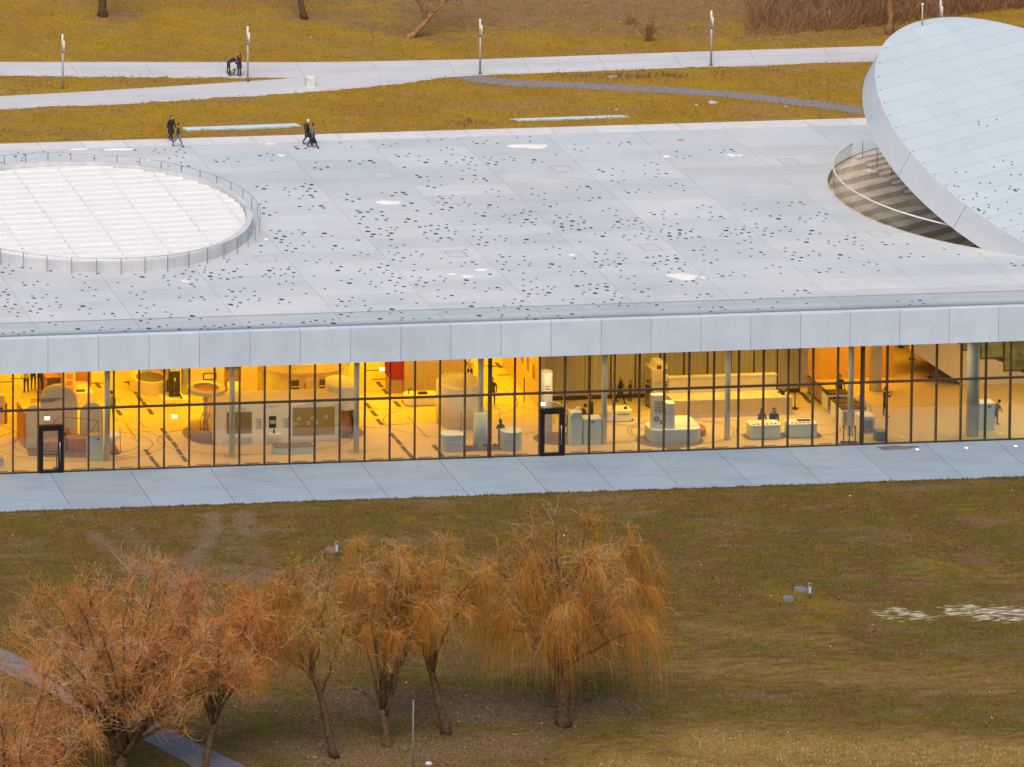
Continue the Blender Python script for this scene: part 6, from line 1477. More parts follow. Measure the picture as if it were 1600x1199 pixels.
# long low white counters in front of it
c = W(1150, 657, 0)
o, w2, H = fb('low_counter', 'long white panelled counter with a raised rear ledge in front of the olive partition', 'counter', 1052, 1238, 651.5, 625, 1.3, M('counter_cream', (.66, .56, .42), .5, .03), .06)
MB().box(-w2 + .2, w2 - .5, 1.32, 1.6, .002, H + .95).build('rear_ledge', M('counter_cream', (.66, .56, .42)), o); MB().box(-w2 + .15, w2 - .45, 1.30, 1.7, H + .951, H + 1.02).build('rear_top', M('counter_top_pale', (.70, .62, .48), .5), o)
MB().box(-w2 - .02, w2 + .02, -.02, 1.31, H + .001, H + .05).build('top', M('counter_top_pale', (.70, .62, .48)), o)
for k in range(9): panel(o, 'front_panel', M('counter_panel', (.58, .47, .34), .5, .03), -w2 + .06 + k * (2 * w2 / 9), -w2 - .04 + (k + 1) * (2 * w2 / 9), .08, H - .08, -.006, .012)
# slim cylinder, cabinets
c = W(857, 689, 0); o = empty('info_column', c, 'tall slim white cylinder with a yellow lit top behind the right door', 'info column')
Hc = VH(c, 584); MB().cyl(0, .4, .001, Hc, .33, n=28).build('body', cw, o); MB().cyl(0, .4, Hc + .001, Hc + .03, .32, n=28).build('top', cyel, o); MB().prism(ellipse(.7, .3, 1.5, 1.1, 32), -.001, .008).build('floor_mat', cmat, o)
for q in range(2): MB().ring(0, .4, Hc * (.80 - .04 * q), Hc * (.81 - .04 * q), .331, .336, 10, a0=-2.2, a1=-1.3).build('text_line', ctxt, o)
MB().ring(0, .4, Hc * .2, Hc * .21, .331, .336, 8, a0=-1.7, a1=-1.3).build('text_line', ctxt, o)
o, w2, H = fb('cabinet', 'tall daylit teal rounded cabinet with a white loop handle behind the right door', 'cabinet', 891, 910, 697, 645, .6, ct, .15); MB().tube([(-w2 - .12, -.05, .3), (-w2 - .15, -.05, 1.7), (-w2 + .1, 0, 2.0)], .03, 6).build('loop', cw, o)
MB().tube([(-.2, .3, H), (-.9, .9, H + .35), (-1.6, 1.2, H + .35)], .03, 6).build('pipe', cw, o); MB().ring(.2, .3, H + .15, H + .2, .10, .15, 14).build('ring', cw, o)
o, w2, H = fb('cabinet', 'lower wide daylit teal cabinet right of the tall rounded one', 'cabinet', 912, 940, 695, 656, .7, ct, .04); panel(o, 'mark', cdark, -.1, .1, H * .88, H * .93); MB().prism(rrect(-w2 - .01, w2 + .01, -.01, .71, .04), H + .001, H + .04).build('top', cw, o)
# white table with print and pink stick
o, w2, H = fb('exhibit_table', 'white rounded table with a printed line and small objects between two columns', 'exhibit table', 948, 989, 659, 643, 1.0, cw, .25); panel(o, 'text_line', ctxt, -w2 * .2, w2 * .75, H * .68, H * .74); MB().prism(rrect(-w2 - .05, w2 + .12, -.06, 1.1, .3), -.001, .012).build('base_mat', cdark, o); MB().cyl(w2 * .6, .4, H, H + .12, .1, n=10).build('bowl', cdark, o)
MB().cyl(-w2 * .35, .3, H, H + 1.6, .10, .07, n=10).build('pink_stick', M('pink', (.55, .25, .22), .6), o)
# tall kiosk with black slots
o, w2, H = fb('tall_kiosk', 'tall white kiosk with a rounded yellow lit top and black slots on its right side', 'kiosk', 1018, 1037, 638, 578, 1.2, M('kiosk_tan', (.60, .50, .40), .5), .05)
MB().xprism([(w2 + .002, .001), (w2 + .5, .001), (w2 + .5, H * .72)] + [(w2 + .5 * math.cos(t * PI / 10), H * .72 + H * .12 * math.sin(t * PI / 10)) for t in range(1, 5)] + [(w2 + .002, H * .86)], .1, 1.1).build('side_block', cw, o)
MB().xprism([(-w2 * .5, H + .001), (w2 + .25, H + .001), (w2 + .2, H + .3), (w2 * .8, H + .42), (-w2 * .1, H + .36)], .1, 1.1).build('cap', cyel, o)
panel(o, 'screen', M('screen_red', (.25, .02, .015), .4), -w2 * .1, w2 * .6, H + .02, H + .24, .08, .03)
for q in range(3): panel(o, 'slot', cdark, w2 + .02, w2 + .46, H * (.50 + .075 * q), H * (.525 + .075 * q), .09, .02)
panel(o, 'text_line', ctxt, -w2 * .5, w2 * .4, H * .66, H * .67)
# reception: L shaped podium with tall printed panel
o, w2, H = fb('reception_podium', 'white rounded reception podium carrying a tall printed panel with round emblems', 'reception podium', 1017, 1098, 692, 672, 1.5, ct, .5)
c0 = -w2
MB().prism(rrect(c0 + .15, c0 + .95, .25, .7, .12), H + .001, H + 2.05).build('printed_panel', cw, o)
MB().prism(rrect(c0 + 1.0, c0 + 1.55, .15, .8, .2), H + .001, H + 1.55).build('pillar', ct, o)
pp = [x for x in o.children if x.name.startswith('printed_panel')][0]
for q in range(6): MB().box(c0 + .3, c0 + .85 - .05 * (q % 3), .238, .2485, H + 1.65 - .12 * q, H + 1.68 - .12 * q).build('text_line', ctxt, pp)
for x, z, r in ((c0 + .42, H + .62, .17), (c0 + .72, H + .42, .12)):
    e = MB(); n = 18
    v = [(x + rr_ * math.cos(2 * PI * i / n), .240, z + rr_ * math.sin(2 * PI * i / n)) for rr_ in (r * .55, r) for i in range(n)]
    e.add(v, [(i, (i + 1) % n, n + (i + 1) % n, n + i) for i in range(n)]); e.box(x - r * .5, x + r * .5, .236, .239, z - r * .12, z + r * .12); e.build('round_emblem', M('emblem_blue', (.10, .14, .20), .5), pp)
MB().prism(rrect(w2 - 1.3, w2 + .02, .6, 2.3, .2), H * .3, H + .02).build('side_desk', cw, o); MB().prism(ellipse(w2 + .15, 1.6, .55, .8), .002, .35).build('red_pad', M('pad_red', (.35, .12, .08), .7), o)
MB().prism(ellipse(-.3, .4, w2 + .45, 1.25, 36), -.001, .01).build('floor_mat', cmat, o); MB().tube([(c0 + .3, .4, H + 2.05), (c0 + .35, .4, H + 2.3), (c0 + .7, .4, H + 2.3)], .025, 6).build('arm', cw, o)
# two low play tables and their mat
for a, b, pb, pt, lb in ((1173, 1221, 686, 666, 'left low white play table where two dark haired people sit'), (1233, 1278, 684, 664, 'right low white play table with a dark board')):
    o, w2, H = fb('play_table', lb, 'play table', a, b, pb, pt, .9, ct, .2); MB().prism(rrect(-w2 - .02, w2 + .02, -.02, .92, .2), H + .001, H + .05).build('top', cw, o)
    for q in range(6): MB().box(-w2 * .8 + q * w2 * .28, -w2 * .8 + q * w2 * .28 + .14, .12, .26, H + .051, H + .07).build('tile', M('tile_dark', (.12, .06, .05), .5), o)
    if a > 1200: MB().box(-w2 * .2, w2 * .7, .45, .75, H + .051, H + .08).build('board', cdark, o)
    MB().prism(rrect(-w2 - .25, w2 + .3, -.15, 1.0, .4), -.001, .01).build('floor_mat', cmat, o)
# orange back wall, desk, turnstiles
owall = M('orange_wall', (.74, .46, .06), .7, .05)
o = empty('orange_wall', (51.9, 11.2, 0), 'tall orange lit wall right of the olive partition', 'wall'); MB().box(0, 5.6, 0, .3, .001, 6.42).build('body', owall, o); MB().cyl(.75, -.08, 3.2, 3.35, .12, n=12).build('wall_knob', cw, o)  # small pale knob on the wall, gives no light
o = empty('glass_barrier', W(1268, 622, 0), 'low barrier with a dark handrail sloping down beside the orange wall', 'barrier')
A, B = W(1262, 613, 0), W(1294, 640, 0); d = B - A
MB().add([(d[0] * t + o_, d[1] * t, z) for t in (0, 1) for o_ in (0, .05) for z in (.02, 1.0)], [(0, 1, 5, 4), (2, 6, 7, 3), (1, 3, 7, 5), (0, 4, 6, 2)]).build('panel', M('barrier_panel', (.50, .33, .16), .6), o); MB().tube([(0, 0, 1.05), (d[0], d[1], 1.05)], .04, 6).build('handrail', cdark, o); MB().tube([(0, 0, .03), (d[0], d[1], .03)], .04, 6).build('kick_rail', cdark, o)
o.location = A
def gate(name, lb, cat, x0, x1, py, pt, depth, top, bag=False):
    X0, X1, Y, c = ext(x0, x1, py); H = VH(c, pt); w2 = (X1 - X0) / 2
    o = empty(name, ((X0 + X1) / 2, Y, 0), lb, cat, 'entrance gates')
    for s in (-1, 1): MB().box(s * w2 - .05, s * w2 + .05, 0, depth, .001, H).build('side_frame', cw, o)
    MB().box(-w2 + .051, w2 - .051, 0, depth, H - .12, H).build('beam', cw, o); MB().box(-w2 - .05, w2 + .05, -.01, depth + .01, H + .001, H + .06).build('top', top, o)
    MB().box(-w2 + .051, w2 - .051, depth * .4, depth * .45, .15, H - .13).build('pane', M('gate_grey', (.42, .44, .42), .4), o)
    if bag: MB().prism(rrect(-.25, .15, .05, .3, .08), .02, .85).build('bag', cdark, o)
    return o, w2, H
gate('ticket_desk', 'white framed ticket desk with a dark top and a dark bag below', 'ticket desk', 1293, 1327, 641, 617, .8, cdark, True)
gate('turnstile', 'rear white turnstile gate behind the last slim column', 'turnstile', 1306, 1341, 655, 631, .7, cdark); gate('turnstile', 'middle white turnstile gate in front of the rear one', 'turnstile', 1316, 1350, 666, 640, .7, cdark)
gate('turnstile', 'front white turnstile gate with two square openings', 'turnstile', 1345, 1366, 677, 653, .9, cw)
for px, py, pt, lb in ((1342, 640, 617, 'rearmost slim scanner post at the turnstiles'), (1352, 652, 625, 'middle slim scanner post at the turnstiles'), (1360, 663, 632, 'frontmost slim scanner post at the turnstiles')):
    c = W(px, py, 0); h = VH(c, pt); o = empty('scanner_post', c, lb, 'scanner', 'ticket scanners'); MB().cyl(0, 0, 0, h - .3, .035, n=8).build('pole', cdark, o); MB().prism(rrect(-.09, .09, -.06, .06, .04), h - .3, h).build('head', cw, o)
o, w2, H = fb('pouf', 'low grey upholstered pouf beside the front turnstile', 'pouf', 1370, 1388, 690, 677, .7, M('pouf_grey', (.20, .23, .24), .8), .2); MB().prism(rrect(-w2 + .03, w2 - .03, .03, .67, .18), H + .001, H + .05).build('cushion', M('pouf_top', (.23, .26, .27), .8), o)
# stair block of the amphitheatre seen from the hall: white flank, sloping soffit, stepped green glass
def PZ(px, py, y): q = WY(px, py, y); return (q[0], q[2])
yw = 9.4
o = empty('stair_block', (0, yw, 0), 'great white stair flank with a sloping underside at the right end of the hall', 'stair block')
pts = [PZ(1424, 549, yw), PZ(1513, 606.5, yw), (WY(1513, 606, yw)[0] + .02, .003), (80, .003), (80, 5.0), PZ(1612, 590, yw), PZ(1570, 568, yw), PZ(1512, 545, yw), PZ(1484, 532, yw), (PZ(1484, 532, yw)[0], 6.40), (PZ(1424, 549, yw)[0], 6.40)]
pts[0] = (pts[0][0], min(pts[0][1], 6.3))
MB().xprism(pts, 0, .25).build('flank', M('stair_flank', (.82, .72, .56), .6, .03), o)
s0 = PZ(1424, 549, yw); s1 = PZ(1513, 606.5, yw)
MB().add([(s0[0], .26, min(s0[1], 6.3)), (s1[0], .26, .01), (s1[0], 4.5, .01), (s0[0], 4.5, min(s0[1], 6.3))], [(0, 1, 2, 3)]).build('soffit', M('soffit_shade_brown', (.30, .17, .07), .7), o)  # brown holds the shade under the stair in its colour
gg = M('stair_glass', (.30, .36, .22), .25, .35, 1.2)
for a, b, t, u in ((1502, 1532, 534, 546), (1533, 1567, 522, 559), (1569, 1624, 522, 578)):
    q0, q1 = PZ(a, u, yw), PZ(b, t, yw); MB().box(q0[0], q1[0], -.06, -.03, q0[1], min(q1[1], 6.42)).build('glass_pane', gg, o)
    MB().box(q0[0], q1[0], -.05, -.0, q0[1] - .08, q0[1] - .002).build('bottom_rail', mul_m, o); MB().box(q0[0] - .06, q0[0] - .002, -.07, -.01, q0[1] - .08, min(q1[1], 6.42)).build('post', mul_m, o)
o, w2, H = fb('info_kiosk', 'tall daylit teal kiosk in the entrance hall next to the thick column', 'kiosk', 1529, 1554, 674, 632, .7, ct, .02); panel(o, 'screen_slot', cdark, w2 * .1, w2 * .55, H * .89, H * .93); MB().box(-w2 - .01, w2 + .01, -.01, .71, H + .001, H + .05).build('top', cw, o); MB().box(-w2 - .05, -w2 - .002, 0, .6, 0.002, H).build('side', ctxt, o)
# belt posts
def belt(px, py, pt, lb, group='belt barrier posts'):
    c = W(px, py, 0); h = VH(c, pt); o = empty('belt_post', c, lb, 'barrier post', group); MB().cyl(0, 0, 0, .05, .2, n=16).build('base', cdark, o); MB().cyl(0, 0, .051, h, .035, n=8).build('pole', cdark, o); MB().cyl(0, 0, h - .12, h + .01, .05, n=10).build('head', cdark, o); return o
belt(1242, 639, 615, 'dark belt post beside the blond person in front of the olive partition'); belt(1318, 692, 666, 'left of the three dark belt posts by the glass at the turnstiles'); belt(1327, 692, 666, 'middle of the three dark belt posts by the glass at the turnstiles'); belt(1336, 692, 666, 'right of the three dark belt posts by the glass at the turnstiles')
belt(1407.5, 543, 529, 'dark belt post far back under the facade edge in the orange hall'); belt(1425, 562, 545, 'dark belt post at the top of the shadow below the white stair flank'); belt(1454, 591, 568, 'dark belt post in the shadow below the white stair flank'); b1 = belt(88.5, 733, 708, 'dark belt post behind the left door'); MB().box(-.9, 0, -.012, .012, .86, .93).build('belt', cdark, b1); belt(1074, 633, 611, 'dark belt post with a frame near the white counters')
# lit exit signs hanging behind the upper panes
for px, py, lb in ((73.5, 654, 'small lit white sign above the left door'), (272.5, 651, 'small lit white sign left of the white pavilion'), (597, 577, 'small lit white sign left of the red curtain'), (848, 631.5, 'small lit white sign above the right door')):
    q = WY(px, py, 1.2 if px != 597 else 9.0); o = empty('exit_sign', q, lb, 'sign', 'lit exit signs')
    MB().box(-.16, .16, -.03, .03, -.1, .1).build('face', signw, o); MB().box(-.008, .008, -.008, .008, .101, 6.4 - q[2]).build('hanger', steel, o)

# ------------------------------------------------------------------ visitors
GI = 'visitors in the museum hall'
def vis(px, py, H, f, lb, **k): return person(W(px, py, 0), H, f, lb, group=GI, **k)
vis(41, 614, 1.78, PI / 2, 'person in lime high visibility top and black trousers at the far left of the hall', top=HIVIS, legs=BLACK)
vis(52, 608, 1.75, -PI / 2, 'person in black clothes facing the lime topped person', top=BLACK, legs=BLACK, arms='front')
vis(66, 616, 1.72, PI - .4, 'person in black leaning forward beside the pair at the far left', top=BLACK, legs=BLACK, pose='lean', arms='front')
vis(734, 600, 1.78, -2.2, 'person in white shirt and dark trousers walking behind the large drum', top=WHITE, legs=CHAR, pose='walk')
vis(769.5, 633, 1.74, -2.0, 'person in brown grey jacket beside the transom, walking towards the glass', top=M('cloth_taupe', (.10, .075, .06), .85), legs=CHAR, pose='walk')
vis(782, 697, 1.60, PI / 2, 'person in dark top and blue jeans seen from behind under the swing frame', top=CHAR, legs=JEANS, arms='front', long_hair=True)
vis(969, 630, 1.74, -.4, 'blond person in black dress and boots before the olive partition', top=BLACK, legs=BLACK, hair=HAIRB, pose='walk', arms='front', coat=(BLACK, .75), long_hair=True)
vis(985, 627, 1.30, PI, 'child in dark clothes beside the blond person in black', top=CHAR, legs=CHAR, arms='front')
vis(1012, 637, 1.72, .2, 'person in black top and grey trousers reading the tall kiosk', top=BLACK, legs=GREYB, arms='front')
vis(888, 682, 1.55, 0, 'person in dark brown coat standing just behind the right door frame', top=BROWN, legs=CHAR, coat=(BROWN, .7))
vis(909, 664, 1.7, 0, 'seated person in dark jacket bending over the tall daylit teal cabinet', top=M('cloth_taupe', (.10, .075, .06), .85), legs=BROWN, pose='sit', arms='reach')
vis(924, 663, 1.7, PI, 'person in brown jumper standing behind the wide daylit teal cabinet', top=BROWN, legs=CHAR, arms='front')
vis(1187, 674, 2.0, -PI / 2 + .4, 'dark haired person crouching over the left play table', top=PLUM, legs=CHAR, pose='sit', arms='reach', long_hair=True)
vis(1209, 673, 1.95, -PI / 2 - .3, 'second dark haired person at the right end of the left play table', top=BLACK, legs=CHAR, pose='sit', arms='reach', long_hair=True)
vis(1222, 644, 1.66, .3, 'blond person in short black outfit standing by the belt post', top=BLACK, legs=BLACK, hair=HAIRB, arms={'l': 'hips', 'r': 'up'})
vis(1312, 628, 1.7, -PI / 2, 'person standing behind the ticket desk in dark clothes', top=BLACK, legs=BLACK)
vis(1383, 651, 1.80, .1, 'person in dark clothes raising a phone in the orange hall', top=CHAR, legs=BLACK, arms='phone')
vis(1556, 663, 1.5, .2, 'person in dark clothes half hidden behind the tall daylit teal kiosk', top=BROWN, legs=CHAR, pose='lean', arms='reach')
vis(551, 676, 1.72, PI - .3, 'grey topped person standing in the niche at the end of the white pavilion', top=GREYB, legs=CHAR, arms='front')
vis(174, 655, 1.74, PI / 2, 'person in lime vest mostly hidden behind the first column', top=HIVIS, legs=BLACK)

# ------------------------------------------------------------------ bare willows: trunk, limbs and thousands of fine twigs
bark = M('bark', (.13, .073, .033), .9, .35, 5, .6, 14)
bark3 = M('bark_pale', (.50, .32, .16), .85, .2, 6)
bark2 = M('bark_light', (.34, .175, .065), .9, .3, 5, .6, 14)
twig_yel = tint_mat('twig_yellow', [(0, (.20, .085, .018)), (.25, (.56, .21, .028)), (.5, (.72, .30, .030)), (.72, (.62, .31, .035)), (.90, (.58, .34, .12)), (1, (.72, .58, .40))])
twig_red = tint_mat('twig_red', [(0, (.20, .075, .025)), (.25, (.68, .22, .045)), (.5, (.80, .31, .06)), (.72, (.72, .32, .06)), (.90, (.60, .35, .15)), (1, (.70, .55, .38))])
twig_brn = tint_mat('twig_brown', [(0, (0.085, 0.041, 0.022)), (.6, (0.187, 0.085, 0.043)), (1, (0.323, 0.170, 0.081))])


def strand_mesh(name, P, R, tint, mat):
    """P (N,S,3) polylines, R (N,S) radii -> three sided tubes"""
    N, Sg, _ = P.shape
    T = np.gradient(P, axis=1); T /= np.linalg.norm(T, axis=2, keepdims=True) + 1e-9
    ref = np.where(np.abs(T[..., 2:3]) > .9, np.array([1., 0, 0]), np.array([0, 0, 1.]))
    U = np.cross(T, ref); U /= np.linalg.norm(U, axis=2, keepdims=True) + 1e-9
    Vv = np.cross(T, U)
    ring = [P + R[..., None] * (math.cos(a) * U + math.sin(a) * Vv) for a in (0, 2 * PI / 3, 4 * PI / 3)]
    V = np.stack(ring, 2).reshape(-1, 3)
    b = (np.arange(N)[:, None] * Sg + np.arange(Sg - 1)[None]).ravel() * 3
    F = np.concatenate([np.stack([b + j, b + (j + 1) % 3, b + 3 + (j + 1) % 3, b + 3 + j], 1) for j in range(3)])
    return np_mesh(name, V, F, mat, dict(tint=np.repeat(tint, Sg * 3)), smooth=True)


def grow(p, d, L, n, g, wob, pull=(0, 0, 0)):
    """one wandering polyline"""
    p = np.array(p, float); d = np.array(d, float); d /= np.linalg.norm(d)
    pts = [p.copy()]; st = L / n
    for i in range(n):
        d = d + g.normal(0, wob, 3) + np.array(pull) / n; d /= np.linalg.norm(d)
        p = p + d * st; pts.append(p.copy())
    return np.array(pts)


def tree(name, base, label, seed, trunk, limbs, sub, twigs, mats, group='bare willows on the front lawn', cat='tree'):
    """trunk: dict(h, r, lean, n stems); limbs: list of (azimuth deg, elevation deg, length, start height fraction); sub: (count, length, up);
    twigs: dict(n, L, droop, wob, r, up)"""
    g = np.random.default_rng(seed)
    root = empty(name, base, label, cat, group)
    th = trunk['h']; lean = np.array(trunk.get('lean', (0, 0, 0)), float)
    tp = grow((0, 0, -.15), np.array([0, 0, 1]) + lean, th + .15, 7, g, trunk.get('wob', .07))
    rr = np.linspace(trunk['r'] * 1.05, trunk['r'] * .72, len(tp)); rr[0] *= 1.45
    MB().tube(tp, list(rr), 9).build('trunk', mats[0], root)
    ctl = []
    bmb = MB()
    env = trunk.get('env')                     # crown envelope: (centre x, centre y, centre z, rx, ry, rz)
    def inside(q, k=1.0): return sum(((q[c] - env[c]) / (env[c + 3] * k)) ** 2 for c in range(3)) < 1
    if env:
        for m in range(trunk['nl']):
            u = -.38 + 1.33 * (m + .5) / trunk['nl']; a = m * 2.39996 + seed; k_ = .84 if m % 4 else .55; rr_ = math.sqrt(max(0, 1 - u * u)) * k_
            tgt = np.array([env[0] + env[3] * rr_ * math.cos(a), env[1] + env[4] * rr_ * math.sin(a), env[2] + env[5] * u * k_])
            i = int(g.integers(max(1, len(tp) - 3), len(tp))); s = tp[i]; ctlp = s * .55 + tgt * .45; ctlp[2] += .10 * np.linalg.norm(tgt - s); ctlp[:2] = s[:2] * .62 + tgt[:2] * .38
            n_ = 10; lp = np.array([(1 - t) ** 2 * s + 2 * t * (1 - t) * ctlp + t * t * tgt for t in np.linspace(0, 1, n_)])
            jit = np.cumsum(g.normal(0, .07, (n_, 3)), 0); jit -= np.linspace(0, 1, n_)[:, None] * jit[-1] * .5; jit[0] = 0; lp = lp + jit
            lr = np.linspace(rr[i] * trunk.get('limbr', .5) * (.75 + .5 * g.random()), .025, n_)
            MB().tube(lp, list(lr), 6).build('limb', mats[0], root)
            for q in range(trunk.get('bare', 3), n_): ctl.append((lp[q], lp[q] - lp[q - 1], lr[q]))
    for az, el, L, fr in limbs:
        i = min(int(fr * (len(tp) - 1)), len(tp) - 1); s = tp[i]
        a, e = math.radians(az), math.radians(el)
        d = (math.cos(a) * math.cos(e), math.sin(a) * math.cos(e), math.sin(e))
        lp = grow(s, d, L, 9, g, .13, (0, 0, trunk.get('curl', -.25)))
        lr = np.linspace(rr[i] * trunk.get('limbr', .62), .03, len(lp))
        MB().tube(lp, list(lr), 7).build('limb', mats[0], root)
        for q in range(trunk.get('bare', 2), len(lp)):
            ctl.append((lp[q], lp[q] - lp[q - 1], lr[q]))
    fine = []
    ns, sl, supp = sub
    for _ in range(ns):
        c, d, r = ctl[int(len(ctl) * g.random() ** .75) % len(ctl)]
        a = g.random() * 2 * PI
        out = np.array([math.cos(a), math.sin(a), 0]); rad = c[:2] / (np.linalg.norm(c[:2]) + .3)
        dd = d / np.linalg.norm(d) * .7 + out * .75 + np.array([rad[0], rad[1], 0]) * .45 + np.array([0, 0, supp * (.4 + g.random())])
        sp = grow(c, dd, sl * (.55 + .8 * g.random()), 7, g, .27, (0, 0, twigs.get('subpull', -.3)))
        bmb.tube(sp, list(np.linspace(min(r * .55, .036), .010, len(sp))), 3, int(g.random() < .33))
        for q in range(1, len(sp)):
            if not env or inside(sp[q], 1.04): fine.append((sp[q], sp[q] - sp[q - 1]))
    br = bmb.build('branches', [mats[1], bark3], root); tag(br, kind='stuff')
    C = np.array([f[0] for f in fine]); D = np.array([f[1] for f in fine]); D /= np.linalg.norm(D, axis=1, keepdims=True)
    # two kinds of twig: short crooked ones in every direction, and long thin ones that hang
    P_, R_, T_ = [], [], []
    Sg = 5
    for kind in ('crooked', 'hanging'):
        N = twigs['n'] if kind == 'crooked' else twigs.get('hang', 0)
        if not N: continue
        if kind == 'crooked': pick = g.integers(0, len(C), N)
        else:                                   # hanging strands start on the outer, upper shell of the crown
            wt = np.linalg.norm(C[:, :2], axis=1) + .25 * C[:, 2]; wt = np.clip(wt - np.percentile(wt, 25), .02, None) ** 1.2
            tuft = C[g.choice(len(C), max(60, N // 28), p=wt / wt.sum())]          # they hang in bunches
            pick = None; S0 = tuft[g.integers(0, len(tuft), N)] + g.normal(0, .13, (N, 3))
        P = np.zeros((N, Sg, 3)); P[:, 0] = (C[pick] + g.normal(0, .04, (N, 3))) if pick is not None else S0
        rad = P[:, 0, :2] / (np.linalg.norm(P[:, 0, :2], axis=1, keepdims=True) + .5)
        if kind == 'crooked':
            d = D[pick] * .35 + g.normal(0, .75, (N, 3)); d[:, :2] += rad * .3; d[:, 2] += twigs['up']
            L = twigs['L'] * (.3 + g.random(N) ** 1.4 * 1.1); dr = twigs['droop'] * (.3 + 1.2 * g.random(N)); wob = twigs['wob']; r0 = twigs['r'] * (.6 + .9 * g.random(N) ** 2)
        else:
            d = g.normal(0, .35, (N, 3)); d[:, :2] += rad * .55; d[:, 2] += .1
            L = twigs['hl'] * (.3 + .9 * g.random(N)); dr = 5.5 * (.7 + .5 * g.random(N)); wob = .10; r0 = twigs['r'] * .62 * (.7 + .6 * g.random(N))
        d /= np.linalg.norm(d, axis=1, keepdims=True); st = (L / (Sg - 1))[:, None]
        for q in range(1, Sg):
            d = d + g.normal(0, wob, (N, 3)); d[:, 2] -= dr / (Sg - 1)
            d /= np.linalg.norm(d, axis=1, keepdims=True)
            P[:, q] = P[:, q - 1] + d * st
        zmin = .15 + g.random(N) * .7
        P[..., 2] = np.maximum(P[..., 2], zmin[:, None])
        cl = fbm(P[:, 0, 0] * .8 + 50, P[:, 0, 1] * .8 + P[:, 0, 2] * 1.1 + 50, seed, 3)
        tint = np.clip((cl - .5) * 1.3 + .08 + .76 * g.random(N), 0, .96)
        tint = np.where(g.random(N) < (.05 if kind == 'crooked' else .004), 1.0, tint)
        P_.append(P); R_.append(r0[:, None] * np.linspace(1.2, .45, Sg)[None]); T_.append(tint)
    P = np.concatenate(P_); R = np.concatenate(R_); tint = np.concatenate(T_)
    link('crown', strand_mesh('crown', P, R, tint, mats[2]), root)
    return root


def ring_limbs(n, el, L, f0, f1, seed, jit=14):
    g = random.Random(seed)
    return [(360 * i / n + g.uniform(-jit, jit), el + g.uniform(-10, 10), L * g.uniform(.8, 1.2), f0 + (f1 - f0) * g.random()) for i in range(n)]


# the big weeping willow, right of the group
tree('willow_tree', W(880, 1132, 0), 'largest weeping willow, right end of the row, its yellow twigs hanging almost to the ground', 11,
     dict(h=3.7, r=.33, lean=(-.02, 0, 0), wob=.05, bare=3, env=(.25, 0, 6.6, 4.8, 4.5, 4.9), nl=26), [], (760, 1.7, .35),
     dict(n=8600, L=.9, droop=.6, wob=.38, r=.0060, up=.3, hang=6400, hl=3.0, subpull=-.5), (bark, bark2, twig_yel))
tree('willow_tree', W(697, 1146, 0), 'willow with a bent single trunk between the multi stemmed willow and the largest one', 23,
     dict(h=4.3, r=.22, lean=(-.10, 0, 0), wob=.10, bare=3, env=(-.6, 0, 7.2, 2.9, 2.7, 3.1), nl=10), [], (300, 1.15, .35),
     dict(n=4400, L=.8, droop=.5, wob=.38, r=.0066, up=.3, hang=2600, hl=2.2, subpull=-.2), (bark, bark2, twig_yel))
tree('willow_tree', W(604, 1166, 0), 'multi stemmed willow with a short forked trunk left of the slim post', 31,
     dict(h=1.9, r=.25, lean=(0, 0, 0), wob=.05, limbr=.58, bare=5, env=(.1, 0, 7.2, 3.2, 2.9, 3.8), nl=11), [(165, 44, 2.6, .95)], (330, 1.2, .35),
     dict(n=5200, L=.85, droop=.5, wob=.38, r=.0066, up=.35, hang=2600, hl=2.2, subpull=-.15), (bark, bark2, twig_yel))
tree('willow_tree', W(524, 1183, 0), 'slender leaning willow with a curved trunk left of the multi stemmed willow', 45,
     dict(h=4.9, r=.20, lean=(-.27, 0, 0), wob=.07, bare=3, env=(-2.0, 0, 7.4, 2.9, 2.7, 3.1), nl=11), [], (320, 1.25, .35),
     dict(n=4800, L=.8, droop=.6, wob=.38, r=.0064, up=.3, hang=3000, hl=2.6, subpull=-.3), (bark, bark2, twig_yel))
# the broad reddish willow on the left with upright twigs
tree('red_willow_tree', W(190, 1212, 0), 'broad reddish orange willow with many upright stems at the lower left', 57,
     dict(h=1.5, r=.35, lean=(0, 0, 0), wob=.04, limbr=.5, bare=4, env=(.1, 0, 5.6, 6.3, 5.0, 5.4), nl=44), [(192, 20, 6.0, .8)], (1050, 1.6, .55),
     dict(n=16000, L=.95, droop=-.1, wob=.30, r=.0068, up=.5, subpull=.45), (bark, bark2, twig_red), 'bare willows on the front lawn')
tree('red_willow_tree', W(318, 1216, 0), 'smaller reddish willow whose trunk leans right beside the broad reddish one', 63,
     dict(h=3.6, r=.19, lean=(.12, 0, 0), wob=.06, bare=3, env=(1.2, 0, 6.6, 3.4, 3.0, 3.3), nl=12), [], (330, 1.3, .5),
     dict(n=6500, L=.9, droop=.0, wob=.30, r=.0068, up=.45, hang=800, hl=1.6, subpull=.2), (bark, bark2, twig_red))
tree('red_willow_tree', W(20, 1335, 0), 'low reddish willow whose crown enters at the bottom left corner', 71,
     dict(h=1.6, r=.24, lean=(.05, 0, 0), wob=.05, bare=3, env=(0, 0, 5.2, 4.3, 4.0, 4.6), nl=16), [], (460, 1.5, .5),
     dict(n=5000, L=.95, droop=.2, wob=.32, r=.0068, up=.45, hang=900, hl=1.4), (bark, bark2, twig_red))

